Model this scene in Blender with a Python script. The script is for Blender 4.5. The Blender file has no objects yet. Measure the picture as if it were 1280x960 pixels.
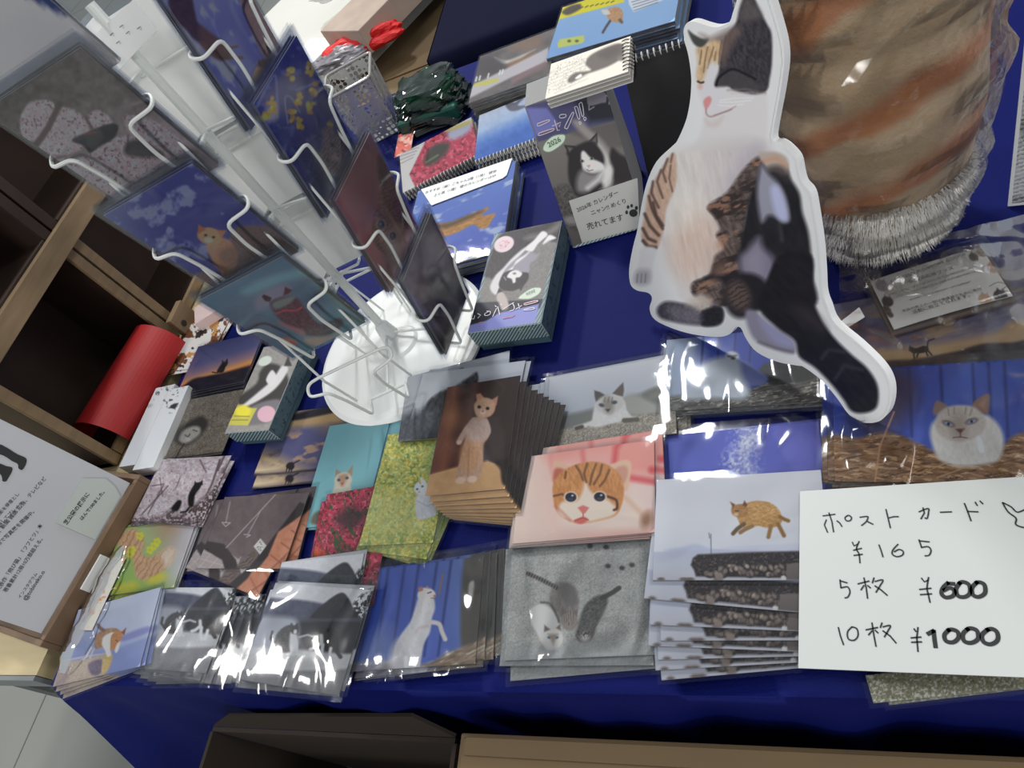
import bpy, bmesh, math, random
import numpy as np
from mathutils import Vector, Matrix

random.seed(7)
SC = bpy.context.scene
COL = SC.collection
T = 0.70                       # height of the table top above the floor
F_PX = 886.0
PITCH, ROLL, HC, YAW = math.radians(46.5), math.radians(-37.4), 0.631, 0.62


def _cam():
    cp, sp = math.cos(PITCH), math.sin(PITCH)
    F = np.array([0, cp, -sp]); R = np.array([1.0, 0, 0]); U = np.cross(R, F)
    c, s = math.cos(ROLL), math.sin(ROLL)
    M = np.array([c * R + s * U, -s * R + c * U, F])
    cy, sy = math.cos(YAW), math.sin(YAW)
    Z = np.array([[cy, -sy, 0], [sy, cy, 0], [0, 0, 1.0]])
    return M @ Z.T


CM = _cam()
CP = np.array([0.0, 0.0, T + HC])


def un(x, y, z=0.0):
    """point of the place, z above the table top, seen at photo pixel x, y"""
    d = np.array([(x - 640) / F_PX, -(y - 480) / F_PX, 1.0]) @ CM
    t = (T + z - CP[2]) / d[2]
    return CP + d * t


def hit(x, y, p0, n):
    d = np.array([(x - 640) / F_PX, -(y - 480) / F_PX, 1.0]) @ CM
    p0 = np.array(p0, float); n = np.array(n, float)
    return CP + d * (((p0 - CP) @ n) / (d @ n))


def pr(P):
    P = np.asarray(P, float)
    q = (P - CP) @ CM.T
    return 640 + F_PX * q[..., 0] / q[..., 2], 480 - F_PX * q[..., 1] / q[..., 2]


def unit(v):
    v = np.array(v, float)
    return v / np.linalg.norm(v)


def lin(c):
    c = np.clip(np.asarray(c, float) / 255.0, 0, 1)
    return np.where(c <= 0.04045, c / 12.92, ((c + 0.055) / 1.055) ** 2.4)


# ------------------------------------------------------------------ materials
MATS = {}


def nodes(name):
    m = bpy.data.materials.new(name)
    m.use_nodes = True
    nt = m.node_tree
    return m, nt, nt.nodes['Principled BSDF']


def mat(name, rgb, rough=0.5, metal=0.0, spec=0.5, bump=0.0, bscale=60.0, var=0.0, vscale=8.0, sheen=0.0, trans=0.0, alpha=1.0, stretch=None, coat=0.0):
    if name in MATS:
        return MATS[name]
    m, nt, b = nodes(name)
    c = tuple(lin(rgb)) + (1,)
    b.inputs['Base Color'].default_value = c
    b.inputs['Roughness'].default_value = rough
    b.inputs['Metallic'].default_value = metal
    b.inputs['Specular IOR Level'].default_value = spec
    b.inputs['Sheen Weight'].default_value = sheen
    b.inputs['Transmission Weight'].default_value = trans
    b.inputs['Alpha'].default_value = alpha
    b.inputs['Coat Weight'].default_value = coat
    if bump or var:
        tc = nt.nodes.new('ShaderNodeTexCoord')
        mp = nt.nodes.new('ShaderNodeMapping')
        if stretch:
            mp.inputs['Scale'].default_value = stretch
        nt.links.new(tc.outputs['Object'], mp.inputs['Vector'])
    if var:
        n = nt.nodes.new('ShaderNodeTexNoise'); n.inputs['Scale'].default_value = vscale
        n.inputs['Detail'].default_value = 6
        nt.links.new(mp.outputs[0], n.inputs['Vector'])
        r = nt.nodes.new('ShaderNodeValToRGB')
        e = r.color_ramp.elements
        e[0].position = 0.3; e[1].position = 0.7
        e[0].color = tuple(v * (1 - var) for v in c[:3]) + (1,)
        e[1].color = tuple(min(1, v * (1 + var)) for v in c[:3]) + (1,)
        nt.links.new(n.outputs['Fac'], r.inputs['Fac'])
        nt.links.new(r.outputs['Color'], b.inputs['Base Color'])
    if bump:
        n = nt.nodes.new('ShaderNodeTexNoise'); n.inputs['Scale'].default_value = bscale
        n.inputs['Detail'].default_value = 5
        nt.links.new(mp.outputs[0], n.inputs['Vector'])
        bp = nt.nodes.new('ShaderNodeBump'); bp.inputs['Strength'].default_value = bump
        bp.inputs['Distance'].default_value = 0.002
        nt.links.new(n.outputs['Fac'], bp.inputs['Height'])
        nt.links.new(bp.outputs['Normal'], b.inputs['Normal'])
    MATS[name] = m
    return m


def print_mat(name, rough, coat=0.0):
    m, nt, b = nodes(name)
    a = nt.nodes.new('ShaderNodeAttribute'); a.attribute_name = 'print'
    nt.links.new(a.outputs['Color'], b.inputs['Base Color'])
    b.inputs['Roughness'].default_value = rough
    b.inputs['Specular IOR Level'].default_value = 0.22
    b.inputs['Coat Weight'].default_value = coat
    MATS[name] = m
    return m


def clear_mat(name, tint, fres=1.0, const=0.02, rough=0.06, scale=20.0, strength=0.6, stretch=(1, 1, 1), dist=0.004, sharp=False):
    m = bpy.data.materials.new(name); m.use_nodes = True
    nt = m.node_tree; N = nt.nodes; L = nt.links
    N.clear()
    out = N.new('ShaderNodeOutputMaterial')
    tr = N.new('ShaderNodeBsdfTransparent'); tr.inputs['Color'].default_value = tuple(lin(tint)) + (1,)
    gl = N.new('ShaderNodeBsdfGlossy'); gl.inputs['Roughness'].default_value = rough
    gl.inputs['Color'].default_value = (1, 1, 1, 1)
    fr = N.new('ShaderNodeFresnel'); fr.inputs['IOR'].default_value = 1.5
    ma = N.new('ShaderNodeMath'); ma.operation = 'MULTIPLY_ADD'
    ma.inputs[1].default_value = fres; ma.inputs[2].default_value = const; ma.use_clamp = True
    mx = N.new('ShaderNodeMixShader')
    tc = N.new('ShaderNodeTexCoord'); oi = N.new('ShaderNodeObjectInfo')
    mp = N.new('ShaderNodeMapping'); mp.inputs['Scale'].default_value = stretch
    ad = N.new('ShaderNodeVectorMath'); ad.operation = 'ADD'
    mu = N.new('ShaderNodeMath'); mu.operation = 'MULTIPLY'; mu.inputs[1].default_value = 13.0
    L.new(oi.outputs['Random'], mu.inputs[0])
    L.new(tc.outputs['Object'], mp.inputs['Vector'])
    L.new(mp.outputs[0], ad.inputs[0]); L.new(mu.outputs[0], ad.inputs[1])
    no = N.new('ShaderNodeTexNoise'); no.inputs['Scale'].default_value = scale
    no.inputs['Detail'].default_value = 2.5; no.inputs['Distortion'].default_value = 0.8
    if sharp:
        no.noise_type = 'RIDGED_MULTIFRACTAL'
    L.new(ad.outputs[0], no.inputs['Vector'])
    bp = N.new('ShaderNodeBump'); bp.inputs['Strength'].default_value = strength
    bp.inputs['Distance'].default_value = dist
    L.new(no.outputs['Fac'], bp.inputs['Height'])
    L.new(bp.outputs['Normal'], gl.inputs['Normal']); L.new(bp.outputs['Normal'], fr.inputs['Normal'])
    L.new(fr.outputs[0], ma.inputs[0]); L.new(ma.outputs[0], mx.inputs['Fac'])
    L.new(tr.outputs[0], mx.inputs[1]); L.new(gl.outputs[0], mx.inputs[2])
    L.new(mx.outputs[0], out.inputs['Surface'])
    MATS[name] = m
    return m


P_CARD = print_mat('printed_card', 0.45)
P_MATTE = print_mat('printed_matte', 0.6)
P_FOAM = print_mat('printed_board', 0.42)
WHITE = mat('white_paper', (226, 226, 224), 0.6)
SLEEVE = clear_mat('clear_sleeve', (252, 253, 254), 0.8, -0.012, 0.06, 13, 0.42, (1, 1, 1), 0.0026)
SLEEVE_R = clear_mat('frosted_sleeve', (236, 238, 242), 1.0, 0.05, 0.22, 14, 0.6, (1, 1, 1), 0.004)
WRINKLED = clear_mat('wrinkled_sleeve', (253, 254, 255), 0.9, -0.01, 0.08, 13, 1.0, (1.6, 0.8, 1), 0.007, True)
CRINKLE = clear_mat('crinkled_film', (252, 252, 252), 0.8, 0.0, 0.09, 18, 0.8, (1, 1, 1), 0.005, True)


# ------------------------------------------------------------------ objects
def link(o, parent=None):
    COL.objects.link(o)
    if parent is not None:
        o.parent = parent
    return o


def tag(o, label, cat, group=None, kind=None):
    if label: o['label'] = label
    if cat: o['category'] = cat
    if group: o['group'] = group
    if kind: o['kind'] = kind
    return o


def empty(name, loc, label, cat, group=None, rot=None):
    o = bpy.data.objects.new(name, None); o.empty_display_size = 0.02
    link(o)
    M = Matrix.Translation(Vector(loc))
    if rot is not None:
        M = M @ rot.to_4x4()
    o.matrix_world = M
    o['_M'] = 0
    del o['_M']
    WM[o.name] = M
    return tag(o, label, cat, group)


WM = {}


def inv_of(parent):
    return WM[parent.name].inverted() if parent is not None and parent.name in WM else Matrix.Identity(4)


def obj(name, verts, faces, m, parent=None, smooth=False, M=None, world=False, mi=None):
    """one mesh object; verts are world points when world, else local to M"""
    me = bpy.data.meshes.new(name)
    me.from_pydata([tuple(map(float, v)) for v in verts], [], [tuple(f) for f in faces])
    me.validate(); me.update()
    for mm in (m if isinstance(m, (list, tuple)) else [m]):
        me.materials.append(mm)
    if mi is not None and len(mi) == len(me.polygons):
        me.polygons.foreach_set('material_index', mi)
    if smooth:
        me.polygons.foreach_set('use_smooth', [True] * len(me.polygons))
    return place(name, me, parent, M, world)


def place(name, me, parent=None, M=None, world=False):
    o = bpy.data.objects.new(name, me)
    link(o, parent)
    if M is None:
        M = Matrix.Identity(4)
    if world and parent is None:          # recentre a free-standing mesh on its base
        n = len(me.vertices); co = np.empty(n * 3); me.vertices.foreach_get('co', co); co = co.reshape(-1, 3)
        c = (co.min(0) + co.max(0)) / 2; c[2] = co[:, 2].min()
        me.vertices.foreach_set('co', (co - c).ravel()); me.update()
        M = Matrix.Translation(Vector(c))
    if parent is not None and world:
        o.matrix_basis = inv_of(parent)
        o.matrix_parent_inverse = Matrix.Identity(4)
    else:
        o.matrix_basis = M
    WM[o.name] = (WM.get(parent.name, Matrix.Identity(4)) @ o.matrix_basis) if parent is not None else o.matrix_basis.copy()
    return o


class MB:
    """collects solid shapes (world or local) into one mesh"""
    def __init__(s):
        s.v = []; s.f = []; s.m = []

    def add(s, v, f, mi=0):
        b = len(s.v); s.v += [tuple(map(float, q)) for q in v]
        s.f += [tuple(i + b for i in q) for q in f]; s.m += [mi] * len(f)
        return s

    def box(s, c, d, R=None, mi=0):
        c = np.array(c, float); v = []
        for z in (-1, 1):
            for y in (-1, 1):
                for x in (-1, 1):
                    p = np.array([x * d[0] / 2, y * d[1] / 2, z * d[2] / 2])
                    if R is not None: p = R @ p
                    v.append(c + p)
        return s.add(v, [(0, 2, 3, 1), (4, 5, 7, 6), (0, 1, 5, 4), (2, 6, 7, 3), (0, 4, 6, 2), (1, 3, 7, 5)], mi)

    def prism(s, pts, n, t, mi=0):
        """planar loop pts (3D) extruded by -n*t"""
        pts = [np.array(p, float) for p in pts]; k = len(pts); n = np.array(n, float)
        v = pts + [p - n * t for p in pts]
        return s.add(v, [tuple(range(k)), tuple(range(2 * k - 1, k - 1, -1))] + [(i + k, (i + 1) % k + k, (i + 1) % k, i) for i in range(k)], mi)

    def tube(s, path, r, seg=8, closed=False, mi=0, rs=None):
        P = [np.array(p, float) for p in path]; n = len(P); v = []; f = []
        up = np.array([0.13, 0.21, 0.97]); prevx = None
        for i in range(n):
            if closed: d = P[(i + 1) % n] - P[i - 1]
            else: d = P[min(i + 1, n - 1)] - P[max(i - 1, 0)]
            d = d / (np.linalg.norm(d) + 1e-12)
            x = np.cross(d, up) if prevx is None else prevx - d * (prevx @ d)
            if np.linalg.norm(x) < 1e-6: x = np.cross(d, [1, 0, 0])
            x = x / np.linalg.norm(x); y = np.cross(d, x); prevx = x
            rr = rs[i] if rs is not None else r
            for k in range(seg):
                a = 2 * math.pi * k / seg
                v.append(P[i] + rr * (math.cos(a) * x + math.sin(a) * y))
        m_ = n if closed else n - 1
        for i in range(m_):
            for k in range(seg):
                a = i * seg + k; b = i * seg + (k + 1) % seg
                c = ((i + 1) % n) * seg + (k + 1) % seg; d = ((i + 1) % n) * seg + k
                f.append((a, b, c, d))
        if not closed:
            f.append(tuple(range(seg - 1, -1, -1))); f.append(tuple((n - 1) * seg + k for k in range(seg)))
        return s.add(v, f, mi)

    def lathe(s, prof, c, seg=32, axis=(0, 0, 1), mi=0):
        ax = unit(axis); x = np.cross(ax, [0.3, 0.9, 0.1]); x = unit(x); y = np.cross(ax, x); c = np.array(c, float)
        v = []; f = []
        for r, z in prof:
            for k in range(seg):
                a = 2 * math.pi * k / seg
                v.append(c + ax * z + r * (math.cos(a) * x + math.sin(a) * y))
        for i in range(len(prof) - 1):
            for k in range(seg):
                f.append((i * seg + k, i * seg + (k + 1) % seg, (i + 1) * seg + (k + 1) % seg, (i + 1) * seg + k))
        f.append(tuple(range(seg - 1, -1, -1))); f.append(tuple((len(prof) - 1) * seg + k for k in range(seg)))
        return s.add(v, f, mi)

    def build(s, name, m, parent=None, smooth=False, world=True, M=None, bevel=0.0):
        o = obj(name, s.v, s.f, m, parent, smooth, M, world, s.m)
        if bevel:
            b = o.modifiers.new('bevel', 'BEVEL'); b.width = bevel; b.segments = 2; b.limit_method = 'ANGLE'
        return o


def rounded(path, r=0.3, n=4):
    """round the corners of a polyline"""
    P = [np.array(p, float) for p in path]; out = [P[0]]
    for i in range(1, len(P) - 1):
        a = P[i] + (P[i - 1] - P[i]) * min(0.5, r / (np.linalg.norm(P[i - 1] - P[i]) + 1e-9))
        b = P[i] + (P[i + 1] - P[i]) * min(0.5, r / (np.linalg.norm(P[i + 1] - P[i]) + 1e-9))
        for k in range(n + 1):
            t = k / n
            out.append((1 - t) ** 2 * a + 2 * t * (1 - t) * P[i] + t * t * b)
    out.append(P[-1])
    return out


# ------------------------------------------------------------------ prints
def _h(ix, iy, seed):
    h = (ix.astype(np.int64) * 374761393 + iy.astype(np.int64) * 668265263 + int(seed) * 982451653) & 0x7fffffff
    h = ((h ^ (h >> 13)) * 1274126177) & 0x7fffffff
    return ((h ^ (h >> 16)) & 0xffff) / 65535.0


def vnoise(x, y, seed=0):
    ix = np.floor(x); iy = np.floor(y); fx = x - ix; fy = y - iy
    fx = fx * fx * (3 - 2 * fx); fy = fy * fy * (3 - 2 * fy)
    a = _h(ix, iy, seed); b = _h(ix + 1, iy, seed); c = _h(ix, iy + 1, seed); d = _h(ix + 1, iy + 1, seed)
    return (a * (1 - fx) + b * fx) * (1 - fy) + (c * (1 - fx) + d * fx) * fy


def fbm(x, y, seed=0, o=4):
    s = 0; a = 0.5; t = 0
    for k in range(o):
        s = s + a * vnoise(x * 2 ** k, y * 2 ** k, seed + k * 17); t += a; a *= 0.55
    return s / t


def spline(pts, closed=True, k=6):
    P = np.array(pts, float); n = len(P)
    if n < 4: return P
    out = []
    rng = range(n) if closed else range(n - 1)
    for i in rng:
        if closed: p0, p1, p2, p3 = P[i - 1], P[i], P[(i + 1) % n], P[(i + 2) % n]
        else: p0, p1, p2, p3 = P[max(i - 1, 0)], P[i], P[i + 1], P[min(i + 2, n - 1)]
        for j in range(k):
            t = j / k
            out.append(0.5 * ((2 * p1) + (-p0 + p2) * t + (2 * p0 - 5 * p1 + 4 * p2 - p3) * t * t + (-p0 + 3 * p1 - 3 * p2 + p3) * t ** 3))
    if not closed: out.append(P[-1])
    return np.array(out)


def segdist(X, Y, P, closed):
    d = np.full(X.shape, 1e9)
    n = len(P)
    for i in range(n if closed else n - 1):
        a = P[i]; b = P[(i + 1) % n]; v = b - a; L = v @ v + 1e-12
        t = np.clip(((X - a[0]) * v[0] + (Y - a[1]) * v[1]) / L, 0, 1)
        d = np.minimum(d, (X - a[0] - t * v[0]) ** 2 + (Y - a[1] - t * v[1]) ** 2)
    return np.sqrt(d)


def inside(X, Y, P):
    r = np.zeros(X.shape, bool); n = len(P)
    for i in range(n):
        x1, y1 = P[i]; x2, y2 = P[(i + 1) % n]
        if y1 == y2: continue
        c = ((Y >= min(y1, y2)) & (Y < max(y1, y2)) & (X < (x2 - x1) * (Y - y1) / (y2 - y1) + x1))
        r ^= c
    return r


class Art:
    """paints a printed picture; positions are set out on the sheet as the camera of the photo sees it"""
    def __init__(s, X, Y, a, b):
        s.X = X; s.Y = Y; s.a = a; s.b = b
        s.C = np.full(X.shape + (3,), 200.0)
        s.o = (0.0, 0.0); s.k = 1.0

    def at(s, ox, oy, k=4.0):
        s.o = (ox, oy); s.k = k
        return s

    def P(s, pts):
        return np.array([(s.o[0] + p[0] / s.k, s.o[1] + p[1] / s.k) for p in pts])

    def fill(s, c):
        s.C[:] = c; return s

    def put(s, m, c):
        c = np.asarray(c, float)
        s.C = s.C * (1 - m[:, None]) + c * m[:, None]
        return m

    def poly(s, pts, c, soft=0.7, sm=True, al=1.0):
        P = s.P(pts)
        if sm: P = spline(P)
        w = soft + 1
        bb = (s.X > P[:, 0].min() - w) & (s.X < P[:, 0].max() + w) & (s.Y > P[:, 1].min() - w) & (s.Y < P[:, 1].max() + w)
        m = np.zeros(s.X.shape)
        if bb.any():
            X = s.X[bb]; Y = s.Y[bb]
            d = segdist(X, Y, P, True); d = np.where(inside(X, Y, P), d, -d)
            m[bb] = np.clip(0.5 + d / (2 * soft), 0, 1) * al
        if c is not None: s.put(m, c)
        return m

    def line(s, pts, c, w=1.0, soft=0.5, al=1.0, sm=True, closed=False):
        P = s.P(pts)
        if sm and len(P) > 3: P = spline(P, closed)
        k = w + soft + 1
        bb = (s.X > P[:, 0].min() - k) & (s.X < P[:, 0].max() + k) & (s.Y > P[:, 1].min() - k) & (s.Y < P[:, 1].max() + k)
        m = np.zeros(s.X.shape)
        if bb.any():
            d = segdist(s.X[bb], s.Y[bb], P, closed)
            m[bb] = np.clip(0.5 + (w / 2 - d) / (2 * soft), 0, 1) * al
        if c is not None: s.put(m, c)
        return m

    def ell(s, cx, cy, rx, ry, c, ang=0, soft=0.6, al=1.0):
        (x0, y0), = s.P([(cx, cy)]); rx = rx / s.k; ry = ry / s.k
        t = math.radians(ang); u = (s.X - x0) * math.cos(t) + (s.Y - y0) * math.sin(t)
        v = -(s.X - x0) * math.sin(t) + (s.Y - y0) * math.cos(t)
        d = (1 - np.sqrt((u / rx) ** 2 + (v / ry) ** 2)) * min(rx, ry)
        m = np.clip(0.5 + d / (2 * soft), 0, 1) * al
        if c is not None: s.put(m, c)
        return m

    def grad(s, p0, p1, stops, m=None):
        (a, b) = s.P([p0, p1]); v = b - a
        t = ((s.X - a[0]) * v[0] + (s.Y - a[1]) * v[1]) / (v @ v)
        ts = [q[0] for q in stops]
        c = np.stack([np.interp(t, ts, [q[1][i] for q in stops]) for i in range(3)], -1)
        mm = np.ones(s.X.shape) if m is None else m
        s.C = s.C * (1 - mm[:, None]) + c * mm[:, None]
        return s

    def n(s, sc, seed=0, o=4, ang=0, st=1.0):
        """noise, sc features per pixel, optionally stretched along ang"""
        t = math.radians(ang)
        u = (s.X * math.cos(t) + s.Y * math.sin(t)) * sc / st; v = (-s.X * math.sin(t) + s.Y * math.cos(t)) * sc
        return fbm(u + 50 + seed * 3.1, v + 50, seed, o)

    def tex(s, m, amp, sc, seed=0, ang=0, st=1.0, o=4):
        nz = (s.n(sc, seed, o, ang, st) - 0.5) * 2
        s.C = s.C + (nz * amp * (m if m is not None else 1.0))[:, None]
        return s

    def spots(s, m, c, sc, th, seed=0, ang=0, st=1.0, w=0.06, al=1.0):
        nz = s.n(sc, seed, 4, ang, st)
        k = np.clip((nz - th) / w, 0, 1) * (m if m is not None else 1.0) * al
        s.put(k, c)
        return k

    def stripes(s, m, c, p, per, ang, w=0.4, wob=1.0, al=0.8, seed=3):
        t = math.radians(ang)
        u = s.X * math.cos(t) + s.Y * math.sin(t) + wob * 4 * (s.n(0.12, seed) - 0.5)
        k = 0.5 + 0.5 * np.cos(2 * math.pi * (u - p) / per)
        k = np.clip((k - (1 - w)) / 0.25, 0, 1) * (m if m is not None else 1.0) * al
        s.put(k, c)
        return k


class Sheet:
    def __init__(s, o, x, y):
        s.o = np.array(o, float); s.x = unit(x); y = np.array(y, float)
        s.y = unit(y - s.x * (y @ s.x)); s.n = np.cross(s.x, s.y)
        if s.n @ (CP - s.o) < 0: pass

    def loc(s, px, py):
        p = hit(px, py, s.o, s.n) - s.o
        return p @ s.x, p @ s.y

    def pt(s, a, b, h=0.0):
        return s.o + a * s.x + b * s.y + h * s.n

    def mat(s):
        M = Matrix.Identity(4)
        for i in range(3):
            M[i][0] = s.x[i]; M[i][1] = s.y[i]; M[i][2] = s.n[i]; M[i][3] = s.o[i]
        return M


def flat_sheet(quad, z):
    """sheet lying at height z whose corners tl, tr, br, bl show at the quad's pixels"""
    P = [un(x, y, z) for x, y in quad]
    o = sum(P) / 4
    x = (P[1] - P[0]) + (P[2] - P[3]); y = (P[0] - P[3]) + (P[1] - P[2])
    x = unit(x); y = unit(y)
    # square the two mean directions
    ax = math.atan2(x[1], x[0]); ay = math.atan2(y[1], y[0]) - math.pi / 2
    ay = (ay - ax + math.pi) % (2 * math.pi) - math.pi + ax
    a = (ax + ay) / 2
    s = Sheet(o, (math.cos(a), math.sin(a), 0), (-math.sin(a), math.cos(a), 0))
    w = (np.linalg.norm(P[1] - P[0]) + np.linalg.norm(P[2] - P[3])) / 2
    h = (np.linalg.norm(P[0] - P[3]) + np.linalg.norm(P[1] - P[2])) / 2
    return s, w, h


GAIN = [1.0]


def print_mesh(name, sh, w, h, paint, step=0.0008, t=0.0004, m=None, bend=None, edge=None):
    nx = max(2, int(w / step)); ny = max(2, int(h / step))
    a = np.linspace(-w / 2, w / 2, nx + 1); b = np.linspace(-h / 2, h / 2, ny + 1)
    A, B = np.meshgrid(a, b); A = A.ravel(); B = B.ravel()
    P = sh.o + A[:, None] * sh.x + B[:, None] * sh.y
    X, Y = pr(P)
    art = Art(X, Y, A, B)
    paint(art)
    rgb = np.minimum(lin(art.C) * GAIN[0], .92)
    Zt = np.zeros_like(A) if bend is None else bend(A, B)
    top = np.stack([A, B, Zt], 1)
    W = nx + 1
    ring = list(range(0, nx)) + [j * W + nx for j in range(0, ny)] + [ny * W + i for i in range(nx, 0, -1)] + [j * W for j in range(ny, 0, -1)]
    low = top[ring].copy(); low[:, 2] -= t
    n0 = len(top); k = len(ring)
    i, j = np.meshgrid(np.arange(nx), np.arange(ny)); q = (j * W + i).ravel()
    F = np.stack([q, q + 1, q + 1 + W, q + W], 1).tolist()
    nf = len(F)
    for r in range(k):
        r2 = (r + 1) % k
        F.append((n0 + r, n0 + r2, ring[r2], ring[r]))
    F.append(tuple(n0 + r for r in range(k - 1, -1, -1)))
    me = bpy.data.meshes.new(name)
    me.from_pydata(np.vstack([top, low]).tolist(), [], F)
    me.materials.append(m or P_CARD); me.materials.append(edge or WHITE)
    me.polygons.foreach_set('material_index', [0] * nf + [1] * (len(F) - nf))
    at = me.attributes.new('print', 'FLOAT_COLOR', 'POINT')
    col = np.ones((n0 + k, 4)); col[:n0, :3] = rgb; col[n0:, :3] = 0.8
    at.data.foreach_set('color', col.ravel())
    me.polygons.foreach_set('use_smooth', [True] * nf + [False] * (len(F) - nf))
    me.update()
    return me


def sleeve_mesh(w, h, m=0.0035, flap=0.006, up=0.0007, name='plastic_sleeve', mt=None, bend=None):
    key = (round(w, 4), round(h, 4), m, flap, mt.name if mt else '')
    if key in SLV and bend is None: return SLV[key]
    x0, x1, y0, y1 = -w / 2 - m, w / 2 + m, -h / 2 - m, h / 2 + flap
    nx, ny = 14, 11; v = []; f = []
    rnd = random.Random(int(w * 1e5 + h * 1e4))
    for j in range(ny + 1):
        for i in range(nx + 1):
            a = x0 + (x1 - x0) * i / nx; b = y0 + (y1 - y0) * j / ny
            z = up + 0.0003 * rnd.random()
            if bend is not None: z += float(bend(np.array([a]), np.array([b]))[0])
            if i in (0, nx) or j in (0, ny): z -= up + 0.0002
            v.append((a, b, z))
    for j in range(ny):
        for i in range(nx):
            q = j * (nx + 1) + i
            f.append((q, q + 1, q + nx + 2, q + nx + 1))
    me = bpy.data.meshes.new(name); me.from_pydata(v, [], f); me.materials.append(mt or SLEEVE)
    me.polygons.foreach_set('use_smooth', [True] * len(f)); me.update()
    if bend is None: SLV[key] = me
    return me


SLV = {}
ORD = ['top', 'second', 'third', 'fourth', 'fifth', 'sixth', 'seventh', 'eighth', 'ninth', 'tenth', 'eleventh', 'twelfth']


def pile(kind, what, quad, z, size, paint, offs=(), smt=None, cat='postcard', group=None, sleeve=True, step=0.0008, where='', t=0.0004, gap=0.0013, m=None, mirror_rot=0.0, top_label=None, bend=None):
    """a pile of one printed card: the top one in full detail, the lower ones shifted by offs (dx, dy, degrees)"""
    if isinstance(quad, Sheet): sh = quad; w, h = size
    else:
        sh, w, h = flat_sheet(quad, z)
        if size: w, h = size
    me = print_mesh(kind, sh, w, h, paint, step, t, m, bend)
    lo = print_mesh(kind + '_back', sh, w, h, paint, step * 2.0, t, m, bend) if len(offs) else None
    sl = (sleeve_mesh(w, h, .005, .010, .0009, mt=smt, bend=bend) if smt else sleeve_mesh(w, h, bend=bend)) if sleeve else None
    out = []
    for k, (dx, dy, r) in enumerate([(0, 0, 0)] + list(offs)):
        M = sh.mat() @ Matrix.Translation(Vector((dx, dy, -k * gap))) @ Matrix.Rotation(math.radians(r), 4, 'Z')
        o = bpy.data.objects.new(kind, me if k == 0 else lo); link(o); o.matrix_basis = M; WM[o.name] = M
        if k == 0: lab = top_label or what
        else: lab = f"{what}, {ORD[k]} from the top of its pile"
        lw = lab.split()
        if len(lw) > 16: lab = ' '.join(lw[:16])
        tag(o, lab, cat, group if len(offs) else None)
        if sl is not None:
            c = bpy.data.objects.new('plastic_sleeve', sl); link(c, o)
        out.append(o)
    return sh, out


def ribbon(sh, lines, w, m, parent, name='lettering', h=0.0004, k=(0, 0, 1.0), dot=False):
    """pen strokes lying on a sheet, given as pixel polylines"""
    v = []; f = []
    for ln in lines:
        ww = w
        if isinstance(ln, tuple) and isinstance(ln[0], (int, float)): ww, ln = ln
        P = np.array([sh.loc(k[0] + x / k[2], k[1] + y / k[2]) for x, y in ln])
        if len(P) > 3: P = spline(P, False, 4)
        n = len(P)
        for i in range(n):
            d = P[min(i + 1, n - 1)] - P[max(i - 1, 0)]; d = d / (np.linalg.norm(d) + 1e-9)
            nn = np.array([-d[1], d[0]]) * ww / 2
            e = d * ww * 0.3 * (-1 if i == 0 else (1 if i == n - 1 else 0))
            a = P[i] + nn + e; b = P[i] - nn + e
            v += [sh.pt(a[0], a[1], h), sh.pt(b[0], b[1], h)]
        o0 = len(v) - 2 * n
        for i in range(n - 1):
            f.append((o0 + 2 * i, o0 + 2 * i + 1, o0 + 2 * i + 3, o0 + 2 * i + 2))
    return obj(name, v, f, m, parent, world=True)


def text(sh, body, p0, p1, m, parent, name='lettering', h=0.0004, bold=0.0, k=(0, 0, 1.0), maxh=None, sx=1.0):
    """a line of type on a sheet running from pixel p0 to pixel p1 along its baseline"""
    cu = bpy.data.curves.new('t', 'FONT'); cu.body = body; cu.size = 1.0; cu.offset = bold
    cu.resolution_u = 2
    o = bpy.data.objects.new('t', cu); COL.objects.link(o)
    dg = bpy.context.evaluated_depsgraph_get(); dg.update()
    me = bpy.data.meshes.new_from_object(o.evaluated_get(dg))
    bpy.data.objects.remove(o); bpy.data.curves.remove(cu)
    n = len(me.vertices)
    if n == 0: return None
    co = np.empty(n * 3); me.vertices.foreach_get('co', co); co = co.reshape(-1, 3)
    a = np.array(sh.loc(k[0] + p0[0] / k[2], k[1] + p0[1] / k[2])); b = np.array(sh.loc(k[0] + p1[0] / k[2], k[1] + p1[1] / k[2]))
    L = np.linalg.norm(b - a); d = (b - a) / L; u = np.array([-d[1], d[0]])
    x0, x1 = co[:, 0].min(), co[:, 0].max(); sc = L / (x1 - x0)
    sy = sc if maxh is None else maxh
    q = a + (co[:, :1] - x0) * sc * d + co[:, 1:2] * sy * u
    W = sh.o + q[:, :1] * sh.x + q[:, 1:2] * sh.y + h * sh.n
    me.vertices.foreach_set('co', W.ravel()); me.materials.clear(); me.materials.append(m); me.update()
    return place(name, me, parent, None, True)
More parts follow.
